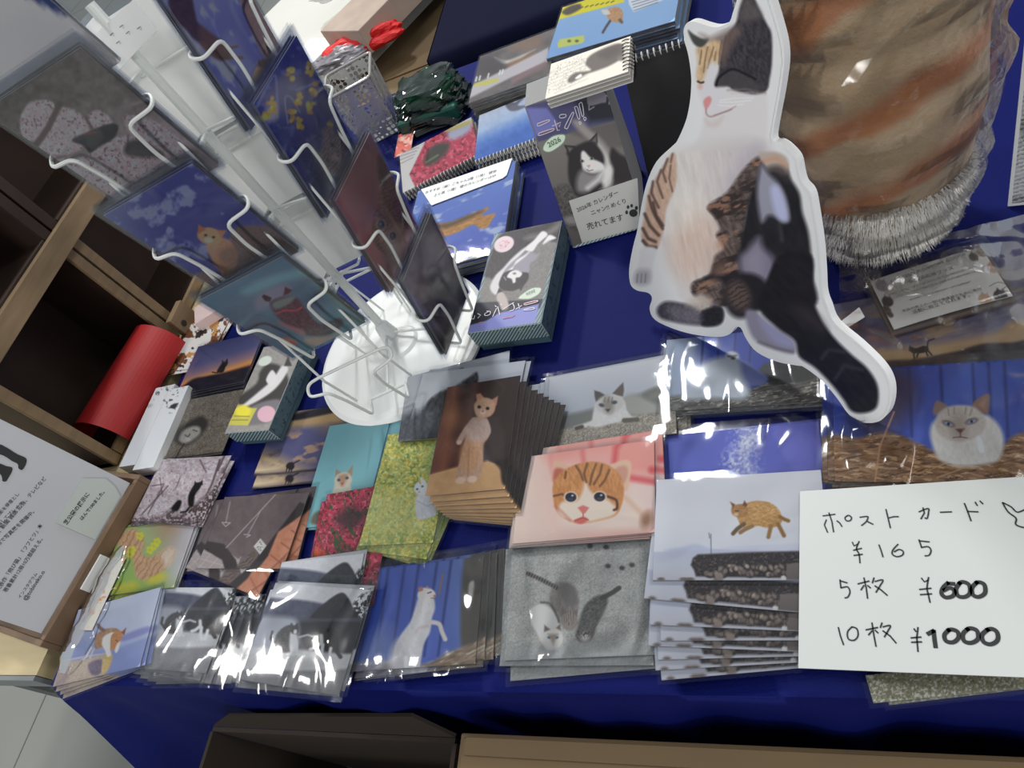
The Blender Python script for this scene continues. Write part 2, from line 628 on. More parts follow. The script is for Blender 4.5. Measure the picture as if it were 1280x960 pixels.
# ------------------------------------------------------------------ the printed pictures
def p_kitten(A):
    A.fill((250, 214, 200)); A.at(620, 440)
    A.grad((130, 700), (800, 560), [(0, (252, 218, 204)), (0.35, (250, 205, 192)), (0.6, (247, 180, 170)), (1, (246, 170, 160))])
    m = A.poly([(270, 430), (850, 330), (860, 640), (640, 660), (560, 500), (300, 560)], (244, 158, 146), 10, al=0.8)
    A.poly([(640, 640), (860, 650), (850, 800), (700, 800)], (250, 215, 208), 12)
    A.line([(655, 400), (600, 480), (590, 570)], (226, 84, 88), 7, 3, 0.8); A.line([(560, 600), (680, 630), (800, 650)], (226, 84, 88), 8, 3, 0.8)
    A.line([(780, 590), (850, 600)], (224, 70, 78), 9, 3, 0.8); A.line([(430, 480), (440, 560)], (232, 110, 108), 5, 3, 0.7)
    A.line([(270, 500), (280, 600)], (240, 150, 140), 5, 3, 0.6)
    A.poly([(640, 690), (740, 760), (790, 880), (640, 900), (420, 890), (330, 830)], (250, 222, 208), 8)
    A.line([(650, 730), (720, 800), (750, 850)], (222, 178, 150), 6, 3, 0.6); A.ell(752, 838, 26, 40, (172, 128, 100), 20, 4)
    # ears
    A.poly([(276, 640), (280, 590), (300, 548), (350, 560), (385, 600), (330, 660), (290, 660)], (238, 190, 160), 1.5)
    A.poly([(286, 640), (292, 590), (318, 580), (350, 600), (320, 640), (300, 655)], (196, 92, 80), 2, al=0.8)
    A.poly([(560, 580), (600, 552), (650, 540), (676, 560), (670, 630), (655, 690), (620, 680)], (240, 196, 166), 1.5)
    A.poly([(596, 590), (640, 568), (660, 590), (650, 640), (625, 660)], (214, 150, 130), 2, al=0.8)
    # head
    head = [(282, 690), (300, 630), (350, 585), (420, 556), (500, 548), (570, 570), (622, 620), (640, 690), (630, 760), (600, 815), (540, 838), (430, 858), (350, 838), (300, 790)]
    h = A.poly(head, (214, 146, 88), 1.2)
    A.tex(h, 26, 0.5, 3, 80, 3.0)
    A.poly([(430, 700), (445, 650), (470, 690), (500, 720), (560, 740), (600, 780), (590, 815), (520, 838), (430, 852), (350, 835), (310, 800), (330, 750), (400, 745)], (248, 226, 208), 2.5)
    for ln in ([(455, 560), (440, 610), (452, 650)], [(500, 560), (478, 620), (470, 662)], [(530, 565), (520, 610), (490, 660)], [(400, 570), (420, 600), (435, 640)], [(566, 590), (545, 640), (520, 670)], [(350, 600), (345, 630)]):
        A.line(ln, (112, 72, 42), 2.6, 1.2, 0.85)
    A.line([(290, 720), (330, 710), (350, 725)], (120, 74, 50), 2.5, 1); A.line([(550, 720), (600, 740), (605, 780), (590, 790)], (96, 58, 40), 3, 1)
    A.line([(295, 770), (330, 800), (370, 840)], (206, 120, 100), 3, 2, 0.6)
    for x, y in ((374, 726), (518, 724)):
        A.ell(x, y, 36, 28, (246, 224, 206), 0, 1); A.ell(x, y, 28, 23, (34, 32, 44), 0, 0.8); A.ell(x + 8, y - 8, 6, 5, (190, 200, 220), 0, 0.5); A.ell(x, y + 10, 14, 6, (60, 70, 90), 0, 1)
    A.poly([(408, 778), (435, 766), (466, 778), (446, 806), (430, 806)], (226, 128, 120), 1, sm=False)
    A.line([(436, 806), (436, 822)], (190, 90, 84), 1.4); A.poly([(388, 846), (412, 832), (436, 824), (460, 836), (446, 852), (418, 860)], (222, 112, 104), 1.5); A.line([(396, 842), (436, 828), (462, 840)], (186, 78, 76), 1.2, .8)


def p_gravelcat(A):
    A.at(620, 440); A.fill((206, 208, 216))
    A.grad((400, 60), (440, 340), [(0, (226, 226, 230)), (0.35, (206, 208, 216)), (0.8, (186, 190, 200)), (1, (150, 152, 158))])
    m = A.poly([(60, 360), (260, 330), (420, 300), (560, 260), (700, 215), (1000, 120), (1000, 330), (60, 420)], (120, 122, 118), 3)
    A.poly([(640, 230), (700, 212), (800, 260), (900, 300), (700, 320), (640, 280)], (168, 166, 158), 4)
    A.poly([(740, 215), (830, 175), (1000, 140), (1000, 260), (820, 250)], (112, 112, 100), 4)
    g = A.poly([(40, 430), (260, 400), (560, 340), (820, 300), (1000, 290), (1000, 640), (40, 640)], (164, 154, 140), 1.5)
    A.tex(g, 60, 1.1, 5, o=2); A.spots(g, (96, 88, 80), 0.9, 0.62, 8, al=0.6)
    b = A.poly([(486, 300), (500, 250), (520, 225), (600, 215), (640, 240), (655, 290), (680, 330), (640, 345), (560, 362), (520, 374), (470, 372), (480, 340)], (222, 220, 216), 1.5)
    A.tex(b, 12, 0.4, 2)
    A.line([(500, 345), (440, 368), (400, 380)], (222, 218, 210), 5, 1.5); A.line([(430, 374), (402, 382)], (84, 76, 66), 5, 1)
    A.line([(640, 330), (690, 335)], (216, 212, 204), 6, 1.5); A.line([(640, 342), (706, 338)], (92, 84, 72), 5.5, 1)
    A.poly([(492, 192), (520, 200), (545, 215), (520, 240), (500, 250), (493, 220)], (84, 74, 70), 1, sm=False)
    A.poly([(582, 208), (612, 175), (636, 152), (640, 190), (634, 222), (610, 218)], (96, 84, 78), 1, sm=False)
    f = A.poly([(500, 255), (530, 225), (590, 215), (632, 238), (635, 270), (600, 300), (560, 312), (520, 300), (502, 280)], (206, 202, 196), 2)
    A.ell(562, 265, 26, 42, (136, 126, 116), -8, 3, 0.8)
    for x in (545, 565, 583): A.line([(x, 225), (x - 4, 250)], (96, 88, 82), 1, 0.6, 0.8)
    A.ell(528, 266, 14, 9, (64, 72, 84), 15, 0.8); A.ell(592, 252, 14, 9, (64, 72, 84), -10, 0.8)
    A.poly([(546, 286), (572, 284), (560, 302)], (58, 50, 48), 0.8, sm=False)


def p_leap_sea(A):
    A.at(780, 620); A.fill((226, 226, 232))
    A.grad((500, -150), (500, 270), [(0, (214, 214, 222)), (0.6, (226, 226, 232)), (1, (222, 224, 234))])
    A.poly([(200, 272), (300, 255), (360, 240), (430, 262), (500, 275), (300, 285)], (196, 204, 226), 2)
    s = A.poly([(-300, 290), (150, 282), (500, 268), (900, 245), (1600, 230), (1600, 700), (-300, 700)], (190, 194, 210), 1.5)
    A.grad((400, 270), (400, 430), [(0, (194, 198, 218)), (1, (206, 206, 214))], s)
    A.poly([(600, 248), (1500, 225), (1500, 270), (600, 270)], (214, 216, 232), 1.5)
    d = A.poly([(334, 345), (345, 310), (370, 292), (600, 282), (1500, 262), (1500, 420), (360, 402), (350, 370)], (52, 46, 48), 1.5, sm=False)
    A.tex(d, 22, 0.7, 4); A.spots(d, (110, 98, 94), 0.5, 0.62, 9, al=0.7)
    A.line([(434, 190), (436, 285)], (90, 90, 96), 0.9); A.line([(424, 185), (428, 210)], (90, 90, 96), 0.8)
    random.seed(3)
    for i in range(34):
        x = 420 + i * 12 + random.uniform(-8, 8); y = 398 - random.uniform(0, 44) * (1 if 480 < x < 800 else .3)
        c = random.choice([(150, 136, 126), (176, 160, 146), (118, 106, 100), (138, 124, 116)])
        A.ell(x, y, random.uniform(12, 22), random.uniform(10, 18), (60, 54, 54), random.uniform(0, 90), 1); A.ell(x - 2, y - 4, random.uniform(10, 18), random.uniform(8, 14), c, random.uniform(0, 90), 1)
    for x in (300, 330, 470, 185): A.ell(x, 416, 22 if x != 185 else 18, 9, (120, 108, 102), 0, 1)
    A.ell(476, 402, 20, 20, (150, 136, 128), 0, 1)
    A.poly([(812, 340), (900, 330), (1500, 325), (1500, 420), (812, 420)], (118, 108, 106), 1, sm=False)
    A.ell(797, 410, 13, 13, (226, 224, 224), 0, 1)
    # leaping ginger cat
    b = A.poly([(560, 70), (600, 40), (660, 24), (730, 34), (775, 70), (790, 120), (770, 150), (720, 160), (670, 150), (610, 165), (575, 130)], (200, 154, 96), 1)
    A.tex(b, 34, 0.5, 6, 20, 2); A.stripes(b, (160, 108, 56), 0, 5.5, 70, 0.3, 3, 0.35)
    A.line([(780, 105), (805, 118), (822, 124)], (150, 104, 52), 4.5, 1)
    A.line([(735, 150), (722, 205)], (160, 120, 70), 5, 1); A.line([(770, 140), (800, 198)], (150, 110, 62), 5, 1)
    A.line([(600, 140), (566, 165), (545, 188)], (110, 86, 60), 5, 1); A.line([(640, 150), (600, 170), (582, 182)], (150, 116, 76), 5, 1)
    hd = A.poly([(536, 70), (545, 50), (590, 40), (620, 60), (615, 95), (580, 108), (545, 95)], (176, 128, 78), 1)
    A.tex(hd, 26, 0.7, 2)
    A.poly([(530, 28), (556, 42), (545, 62)], (130, 84, 54), 0.8, sm=False); A.poly([(592, 46), (602, 22), (618, 44), (610, 56)], (120, 78, 50), 0.8, sm=False)
    A.line([(556, 74), (572, 76)], (70, 48, 34), 1.2); A.ell(560, 92, 12, 8, (216, 188, 156), 0, 1)


def p_bluesky(A):
    A.at(740, 380); A.fill((92, 102, 200))
    A.grad((360, 800), (1200, 650), [(0, (94, 106, 206)), (0.5, (100, 108, 206)), (1, (86, 88, 178))])
    A.poly([(900, 560), (1300, 520), (1300, 1000), (1060, 900)], (116, 118, 208), 3, al=0.6)
    c = A.poly([(740, 640), (820, 630), (830, 700), (800, 770), (830, 900), (700, 900), (690, 830), (730, 740)], (210, 216, 240), 6, al=0.3)
    A.spots(c, (226, 230, 248), 0.35, 0.42, 5, w=0.2)
    A.spots(A.ell(770, 670, 60, 90, None, 10, 12), (228, 232, 250), 0.3, 0.4, 7, w=0.2); A.spots(A.ell(740, 800, 80, 70, None, 0, 12), (220, 226, 248), 0.3, 0.44, 3, w=0.2)


def p_fence_back(A):
    A.at(740, 380); A.fill((70, 92, 190))
    A.grad((300, 300), (950, 300), [(0, (178, 190, 208)), (0.3, (170, 184, 214)), (0.45, (80, 100, 196)), (1, (58, 72, 168))])
    for x in (560, 640, 720, 800): A.line([(x, 120), (x - 20, 400)], (40, 52, 120), 3, 1, 0.6)
    g = A.poly([(330, 470), (700, 450), (880, 385), (1000, 320), (1300, 280), (1300, 620), (300, 600)], (96, 92, 88), 3)
    A.tex(g, 50, 0.5, 8, -12, 4); A.spots(g, (184, 178, 164), 0.5, 0.62, 4, -10, 4, al=0.8)
    A.poly([(860, 300), (1100, 280), (1100, 380), (880, 385)], (70, 70, 68), 2)
    A.poly([(710, 300), (760, 285), (830, 330), (880, 370), (850, 405), (770, 400)], (122, 132, 190), 2)
    b = A.poly([(470, 470), (520, 330), (600, 275), (700, 262), (740, 290), (750, 350), (790, 430), (770, 470), (700, 478), (600, 470)], (202, 210, 222), 4)
    A.ell(700, 262, 34, 26, (206, 210, 216), 0, 1.5); A.line([(680, 262), (722, 258)], (80, 80, 84), 2, 1, 0.8); A.ell(706, 270, 12, 8, (96, 92, 90), 0, 1)


def p_strawcat(A):
    A.at(960, 450); A.fill((62, 84, 176))
    A.grad((600, 100), (1280, 300), [(0, (60, 76, 160)), (0.5, (72, 98, 196)), (1, (60, 82, 176))])
    for x in (700, 860, 1020, 1100, 1180): A.line([(x, -20), (x + 20, 380)], (38, 50, 116), 4, 1.5, 0.7)
    A.poly([(470, 20), (700, 60), (740, 200), (640, 330), (480, 380), (430, 200)], (60, 48, 70), 14, al=0.8)
    g = A.poly([(300, 400), (460, 390), (600, 360), (760, 420), (900, 480), (1150, 440), (1250, 370), (1500, 350), (1500, 720), (300, 720)], (142, 104, 72), 3)
    A.tex(g, 50, 0.35, 6, 8, 5); A.spots(g, (206, 172, 132), 0.4, 0.6, 9, 6, 6, al=0.8); A.spots(g, (84, 54, 38), 0.4, 0.62, 19, -10, 6, al=0.8)
    random.seed(5)
    for i in range(26):
        x = random.uniform(440, 1280); y = random.uniform(470, 640); a = random.uniform(-0.4, 0.4); L = random.uniform(50, 150)
        A.line([(x, y), (x + L * math.cos(a), y + L * math.sin(a))], random.choice([(206, 168, 124), (190, 140, 96), (110, 74, 50)]), 1.2, 0.6, 0.8)
    A.line([(630, 260), (560, 430), (530, 640)], (206, 150, 116), 2.2, 0.8, 0.8); A.line([(1090, 380), (1160, 500)], (190, 140, 100), 2.5, 0.8)
    b = A.poly([(820, 420), (810, 350), (840, 300), (950, 270), (1080, 270), (1150, 320), (1180, 400), (1160, 490), (1100, 520), (960, 530), (860, 500)], (226, 222, 218), 3)
    A.tex(b, 14, 0.4, 2, 80, 2)
    A.poly([(826, 270), (834, 215), (856, 205), (900, 235), (880, 270)], (150, 126, 116), 1.5); A.poly([(1020, 225), (1060, 185), (1104, 170), (1106, 220), (1096, 270), (1060, 260)], (150, 116, 100), 1.5)
    A.poly([(1050, 226), (1085, 195), (1086, 250)], (190, 140, 124), 2, sm=False, al=0.7)
    h = A.poly([(835, 320), (850, 270), (900, 235), (960, 225), (1030, 235), (1078, 280), (1086, 330), (1050, 380), (980, 405), (900, 400), (855, 370)], (206, 196, 188), 2)
    A.tex(h, 14, 0.5, 5)
    A.ell(955, 330, 44, 64, (168, 150, 140), 0, 5, 0.7)
    for ln in ([(900, 245), (905, 275)], [(930, 238), (932, 268)], [(990, 238), (986, 268)], [(1020, 246), (1010, 276)]): A.line(ln, (140, 120, 110), 1.6, 1, 0.7)
    for x, y, a in ((902, 318, 20), (1018, 306, -16)):
        A.ell(x, y, 32, 15, (120, 96, 90), a, 1.2); A.ell(x, y + 2, 22, 9, (150, 170, 206), a, 0.8); A.ell(x, y + 2, 7, 8, (28, 30, 50), 0, 0.6)
    A.poly([(936, 345), (985, 342), (962, 368)], (110, 68, 60), 1, sm=False); A.line([(962, 368), (962, 386)], (96, 70, 64), 1.2); A.line([(925, 388), (962, 384), (996, 390)], (110, 84, 78), 1.2)


def p_dusk(A):
    A.at(1040, 280, 5.333); A.fill((112, 108, 134))
    A.tex(None, 22, 0.08, 4, -15, 3)
    A.spots(None, (176, 146, 110), 0.05, 0.52, 9, -15, 3, 0.15, 0.8); A.spots(None, (74, 72, 100), 0.05, 0.55, 29, -15, 3, 0.15, 0.7)
    m = A.poly([(100, 860), (400, 830), (700, 790), (1000, 740), (1500, 620), (1500, 900), (300, 960)], (206, 168, 112), 6, al=0.75)
    h = A.poly([(300, 930), (560, 900), (820, 850), (1000, 800), (1200, 790), (1500, 760), (1500, 1100), (200, 1100)], (58, 50, 56), 2)
    A.tex(h, 14, 0.2, 3)
    c = (46, 44, 48)
    A.poly([(520, 832), (570, 826), (610, 812), (640, 822), (640, 850), (580, 862), (535, 860)], c, 0.8); A.ell(530, 836, 20, 16, c, 0, 0.8)
    A.poly([(512, 822), (520, 806), (530, 824)], c, .6, sm=False)
    for a, b in (((545, 855), (548, 900)), ((575, 858), (565, 890)), ((625, 850), (640, 880)), ((640, 845), (664, 872))): A.line([a, b], c, 2.2, 0.6)
    A.line([(635, 818), (640, 780), (680, 765)], c, 1.8, 0.6)


def p_brownkitten(A):
    A.at(360, 440); A.fill((74, 56, 52))
    A.grad((740, 400), (1120, 300), [(0, (112, 70, 58)), (0.4, (96, 62, 54)), (0.55, (60, 50, 50)), (1, (72, 58, 54))])
    for x, c in ((800, (150, 96, 72)), (850, (70, 46, 44)), (900, (132, 92, 80)), (960, (104, 74, 74)), (1010, (60, 44, 44))):
        A.line([(x + 40, 120), (x - 30, 600)], c, 9, 5, 0.6)
    A.ell(820, 320, 40, 50, (176, 120, 84), 10, 8, 0.7); A.ell(800, 480, 50, 60, (140, 90, 70), 10, 8, 0.6)
    A.poly([(1010, 100), (1200, 60), (1200, 640), (1060, 600), (1000, 400)], (66, 52, 48), 5)
    f = A.poly([(680, 620), (840, 575), (1000, 545), (1090, 575), (1120, 600), (1120, 760), (640, 800)], (206, 162, 116), 1.2, sm=False)
    A.tex(f, 10, 0.15, 3); A.line([(700, 612), (850, 572), (1000, 542)], (150, 100, 66), 1.5)
    A.poly([(1040, 548), (1140, 540), (1140, 680), (1075, 660), (1062, 590)], (50, 40, 36), 2)
    c = (196, 158, 134)
    b = A.poly([(930, 330), (990, 330), (1010, 380), (1000, 430), (975, 470), (975, 560), (950, 640), (905, 650), (860, 650), (838, 620), (860, 540), (880, 460), (895, 390)], c, 1.2)
    A.line([(930, 340), (890, 390), (855, 450)], (190, 160, 146), 7, 1.2); A.ell(856, 452, 13, 9, (220, 186, 170), -30, 0.8)
    A.line([(985, 345), (1000, 400), (960, 440), (945, 460)], (200, 172, 158), 7, 1.2); A.poly([(925, 350), (985, 345), (975, 430), (930, 450), (905, 420)], (196, 172, 164), 2, al=0.7)
    A.poly([(880, 455), (970, 450), (960, 540), (905, 600), (860, 560)], (206, 156, 116), 3, al=0.8); A.tex(b, 16, 0.6, 4, 70, 2)
    A.ell(862, 642, 26, 17, (224, 190, 166), -15, 1); A.ell(922, 636, 24, 17, (226, 194, 172), -10, 1); A.line([(905, 480), (900, 620)], (160, 112, 86), 1.2, 1, 0.7)
    A.poly([(946, 262), (940, 212), (962, 206), (990, 240)], (206, 150, 126), 1, sm=False); A.poly([(1016, 240), (1050, 220), (1044, 262), (1030, 285)], (196, 140, 118), 1, sm=False)
    h = A.poly([(930, 270), (950, 240), (990, 228), (1025, 245), (1035, 285), (1015, 318), (975, 330), (942, 318)], (210, 168, 138), 1.2)
    A.tex(h, 14, 0.7, 4)
    A.ell(956, 275, 9, 8, (50, 44, 44), 0, 0.7); A.ell(998, 282, 9, 8, (50, 44, 44), 0, 0.7); A.ell(974, 302, 14, 12, (228, 200, 184), 0, 1); A.ell(974, 296, 5, 4, (170, 96, 88), 0, 0.6)


def p_greyback(A):
    A.at(360, 440); A.fill((176, 180, 188))
    A.grad((700, 100), (1150, 100), [(0, (190, 192, 198)), (0.5, (176, 180, 190)), (1, (212, 214, 222))])
    b = A.poly([(640, 460), (660, 330), (700, 250), (760, 200), (840, 170), (880, 140), (905, 128), (942, 102), (950, 150), (930, 200), (950, 300), (1000, 460)], (66, 66, 70), 2)
    A.tex(b, 30, 0.4, 6, 60, 3); A.stripes(b, (34, 34, 38), 0, 9, 20, 0.4, 3, 0.6)
    g = A.poly([(500, 400), (560, 360), (640, 300), (760, 290), (700, 420), (520, 460)], (92, 94, 100), 6)
    A.tex(g, 24, 0.3, 9)


def p_teal(A):
    A.at(360, 440); A.fill((138, 196, 204))
    A.grad((300, 400), (300, 800), [(0, (132, 190, 200)), (1, (142, 202, 210))])
    b = A.poly([(192, 800), (205, 740), (225, 690), (240, 655), (275, 670), (305, 650), (318, 700), (312, 760), (300, 800), (270, 900), (150, 900)], (222, 218, 196), 1.2)
    A.tex(b, 12, 0.4, 4)
    A.poly([(236, 625), (240, 584), (262, 600), (275, 618)], (168, 150, 128), 0.8, sm=False); A.poly([(292, 608), (325, 562), (322, 610), (312, 640)], (176, 156, 130), 0.8, sm=False)
    h = A.poly([(232, 640), (248, 612), (290, 600), (316, 622), (318, 650), (295, 672), (265, 680), (238, 665)], (222, 212, 190), 1)
    A.poly([(255, 620), (298, 612), (285, 655), (270, 672), (258, 652)], (190, 140, 112), 2, al=0.8)
    A.ell(254, 640, 8, 7, (74, 84, 96), 0, 0.7); A.ell(295, 630, 8, 7, (74, 84, 96), 0, 0.7); A.poly([(262, 655), (280, 652), (271, 668)], (206, 96, 84), 0.7, sm=False)
    A.poly([(140, 800), (230, 790), (240, 850), (120, 860)], (120, 112, 96), 2)


def p_yellowflower(A):
    A.at(360, 440); A.fill((180, 190, 112))
    A.tex(None, 34, 0.25, 3); A.spots(None, (222, 216, 110), 0.3, 0.52, 5, w=0.08, al=0.9); A.spots(None, (242, 232, 150), 0.4, 0.6, 15, al=0.9)
    A.spots(None, (104, 138, 78), 0.25, 0.6, 25, al=0.7); A.spots(None, (206, 170, 50), 0.35, 0.63, 35, al=0.9)
    A.poly([(720, 430), (900, 700), (760, 800), (700, 700)], (110, 146, 104), 8, al=0.5)
    m = A.poly([(380, 740), (560, 700), (640, 760), (660, 900), (420, 960), (390, 880)], (210, 214, 150), 12, al=0.45)
    b = A.poly([(640, 730), (670, 705), (710, 720), (735, 760), (740, 810), (700, 830), (650, 835), (638, 790)], (214, 216, 222), 1)
    A.tex(b, 16, 0.4, 3, 70, 2); A.line([(646, 745), (700, 772), (720, 760)], (180, 180, 186), 1, .8)
    A.poly([(634, 668), (650, 650), (664, 662), (662, 625), (690, 650), (702, 690), (680, 712), (650, 712), (632, 695)], (224, 226, 230), 0.9)
    A.ell(646, 686, 6, 5, (70, 100, 90), 0, .6); A.ell(672, 672, 6, 5, (70, 100, 90), 0, .6); A.ell(656, 700, 5, 4, (210, 150, 150), 0, .6)


def p_redflower(A):
    A.at(280, 660); A.fill((150, 60, 72))
    A.tex(None, 24, 0.2, 3); A.spots(None, (206, 70, 96), 0.28, 0.46, 6, w=0.1); A.spots(None, (232, 130, 150), 0.4, 0.62, 16, al=0.8)
    A.spots(None, (60, 92, 52), 0.22, 0.6, 36, 60, 3, al=0.9); A.spots(None, (70, 20, 34), 0.3, 0.66, 46, al=0.8)
    A.poly([(560, -60), (640, -100), (700, -80), (680, -20), (590, 0)], (64, 50, 54), 6, al=0.8)
    A.ell(470, 125, 34, 20, (224, 104, 60), 20, 5, 0.9)


def p_deck(A):
    A.at(60, 560); A.fill((122, 108, 108))
    A.poly([(830, 220), (1330, 190), (1320, 500), (1010, 700), (700, 640)], (112, 98, 100), 2, sm=False)
    A.tex(None, 10, 0.15, 3)
    t = A.poly([(700, 640), (780, 500), (900, 520), (960, 560), (900, 720), (860, 700)], (176, 162, 160), 1, sm=False)
    for k in range(4):
        A.line([(720 + k * 55, 640 - k * 5), (830 + k * 45, 510 + k * 12)], (206, 196, 192), 0.9, .6, .7, sm=False); A.line([(730, 620 - k * 38), (950, 690 - k * 40)], (206, 196, 192), 0.9, .6, .7, sm=False)
    A.poly([(770, 460), (880, 480), (940, 560), (960, 640), (900, 660), (870, 560), (770, 500)], (56, 46, 48), 1.2, sm=False)
    A.poly([(1260, 270), (1330, 300), (1060, 640), (1000, 690), (970, 640), (1100, 480)], (54, 46, 48), 1.2, sm=False)
    o = A.poly([(1150, 420), (1400, 240), (1400, 480), (1060, 780), (990, 680), (1100, 540)], (206, 138, 108), 1.2, sm=False)
    A.tex(o, 14, 0.2, 5)
    for k in range(6):
        A.line([(1010 + k * 52, 660 - k * 62), (1090 + k * 60, 730 - k * 60)], (158, 88, 66), 1.6, .8, .9, sm=False)
    A.line([(1060, 760), (1400, 420)], (238, 206, 180), 3, 1, .8, sm=False); A.line([(1030, 690), (1380, 350)], (160, 92, 70), 2, 1, .8, sm=False)
    A.line([(1140, 230), (890, 500)], (188, 178, 178), 1.2, .7, .8, sm=False); A.line([(910, 270), (890, 370)], (186, 180, 180), 1.1, .7, .8, sm=False); A.line([(1060, 320), (1000, 430)], (186, 180, 180), 1.1, .7, .8, sm=False)
    A.line([(870, 372), (912, 374), (888, 392), (870, 372)], (206, 200, 200), 1, .6, .9, sm=False); A.line([(980, 432), (1012, 436), (992, 446)], (200, 196, 196), 1, .6, .9, sm=False)
    A.poly([(1028, 492), (1062, 452), (1092, 488), (1060, 532)], (226, 222, 220), 0.8, sm=False); A.spots(A.poly([(1036, 492), (1062, 462), (1084, 488), (1060, 522)], None, .8, False), (110, 104, 100), 1.2, .5, 3, al=.8)
    c = A.poly([(890, 715), (880, 680), (930, 610), (980, 560), (1010, 530), (1036, 540), (1010, 580), (975, 650), (935, 725)], (112, 96, 90), 1)
    A.tex(c, 30, 0.6, 3); A.stripes(c, (66, 54, 50), 0, 4, 60, .4, 2, .5)
    A.ell(1022, 530, 18, 12, (106, 90, 84), -40, .8)


def p_cherry(A):
    A.at(60, 560); A.fill((222, 206, 210))
    A.spots(None, (196, 172, 180), 0.25, 0.5, 5, w=0.12, al=.7); A.spots(None, (240, 232, 236), 0.3, 0.56, 15, w=.1, al=.8); A.spots(None, (140, 112, 118), 0.6, 0.66, 25, al=.7)
    for ln, w in (([(520, 190), (580, 180), (500, 330)], 1.4), ([(600, 190), (470, 330)], 1.4), ([(860, 60), (820, 180), (790, 240)], 2.6), ([(900, 0), (850, 110)], 2.2), ([(660, 150), (640, 200)], 1.2), ([(560, 150), (572, 240)], 1.0), ([(760, 60), (790, 120)], 1.4)):
        A.line(ln, (92, 74, 78), w, .8, .85)
    t = A.poly([(560, 360), (620, 300), (660, 290), (640, 340), (800, 230), (880, 100), (1000, -20), (1010, 60), (900, 220), (800, 360), (650, 380)], (96, 78, 78), 3)
    A.tex(t, 30, .4, 3); A.spots(t, (226, 210, 214), 0.4, 0.5, 33, al=.9)
    A.poly([(700, 270), (705, 230), (735, 180), (770, 172), (760, 200), (735, 235), (725, 290), (705, 290)], (26, 22, 26), 1)
    A.poly([(618, 300), (650, 262), (668, 270), (650, 310), (625, 318)], (34, 28, 32), 1); A.poly([(730, 190), (734, 165), (748, 178)], (26, 22, 26), .7, sm=False); A.poly([(756, 178), (772, 160), (774, 186)], (26, 22, 26), .7, sm=False); A.line([(708, 296), (690, 318), (664, 322)], (26, 22, 26), 2, .8)
    A.spots(A.poly([(365, 350), (520, 340), (700, 350), (700, 400), (350, 400)], None, 3), (112, 84, 92), .5, .5, 8, al=.8)


def p_tail(A):
    A.at(60, 560); A.fill((150, 176, 108))
    A.grad((240, 740), (760, 380), [(0, (140, 184, 66)), (0.35, (160, 190, 104)), (0.6, (176, 186, 140)), (0.8, (186, 150, 120)), (1, (196, 190, 190))])
    A.poly([(640, 420), (760, 360), (740, 560), (640, 670), (600, 600)], (206, 204, 214), 12, al=.8)
    A.ell(430, 420, 50, 40, (176, 200, 120), 0, 14, .8)
    for x, y in ((300, 720), (360, 700), (420, 690), (520, 660), (400, 740), (560, 640)): A.ell(x, y, 26, 18, (238, 214, 60), 0, 5, .8)
    b = A.poly([(350, 480), (360, 440), (420, 405), (470, 430), (480, 480), (470, 520), (500, 550), (560, 520), (610, 495), (634, 515), (620, 570), (560, 620), (480, 660), (440, 640), (430, 590), (420, 550), (370, 520)], (214, 172, 134), 2)
    A.tex(b, 20, .5, 4, 60, 2); A.stripes(b, (178, 122, 86), 0, 6, 30, .35, 2, .6)
    A.poly([(570, 530), (612, 498), (636, 520), (610, 580), (585, 590)], (238, 222, 206), 4, al=.8)
    for cx, cy in ((530, 490), (545, 470), (510, 510), (420, 510), (410, 530), (460, 440)):
        for k in range(5): A.ell(cx + 12 * math.cos(k * 1.3), cy + 14 * math.sin(k * 1.3), 9, 8, (222, 220, 60), 0, 1, .95)


def p_rockcat(A):
    A.at(0, 740, 5.333); A.fill((186, 192, 222))
    A.grad((700, 60), (500, 520), [(0, (206, 212, 232)), (.35, (196, 204, 230)), (.6, (164, 174, 216)), (1, (134, 148, 200))])
    A.poly([(800, 300), (980, 230), (990, 270), (830, 330)], (136, 140, 200), 2, al=.8); A.poly([(420, 445), (700, 400), (1000, 300), (960, 480), (720, 540)], (136, 148, 204), 3, al=.7)
    A.line([(420, 460), (600, 425), (720, 410)], (222, 206, 206), 2.5, 1, .8)
    r = A.poly([(340, 640), (400, 470), (560, 450), (740, 400), (750, 440), (700, 540), (660, 640)], (196, 178, 162), 1.2, sm=False)
    A.poly([(395, 500), (470, 500), (440, 600), (360, 640)], (160, 140, 140), 3, al=.7)
    s = A.poly([(590, 480), (680, 450), (670, 540), (610, 550)], (122, 108, 128), 1.5); A.poly([(690, 440), (750, 420), (720, 520), (680, 540)], (214, 184, 122), 1.5); A.tex(r, 20, .6, 3)
    w = (240, 234, 230)
    A.line([(610, 370), (580, 420), (552, 452)], w, 2.2, .7); A.line([(625, 380), (612, 410), (600, 440)], (214, 206, 206), 2.2, .7)
    b = A.poly([(630, 350), (640, 290), (690, 250), (760, 240), (800, 262), (790, 320), (760, 385), (720, 380), (680, 370), (640, 380)], (184, 144, 112), .9)
    A.tex(b, 26, .6, 6, 60, 2); A.line([(690, 255), (665, 238), (655, 220)], (134, 112, 108), 4.5, .8)
    A.poly([(690, 300), (740, 270), (765, 275), (740, 330), (735, 380), (740, 420), (715, 430), (700, 390), (680, 350)], w, .9)
    h = A.poly([(740, 300), (770, 262), (810, 262), (815, 300), (790, 350), (765, 385), (740, 370)], (206, 146, 100), .9); A.tex(h, 26, .7, 3)
    A.poly([(808, 270), (843, 235), (828, 288)], (150, 96, 76), .7, sm=False); A.line([(770, 320), (785, 330)], (90, 60, 50), 1); A.poly([(778, 350), (800, 330), (792, 380), (775, 405), (765, 390)], w, .9)


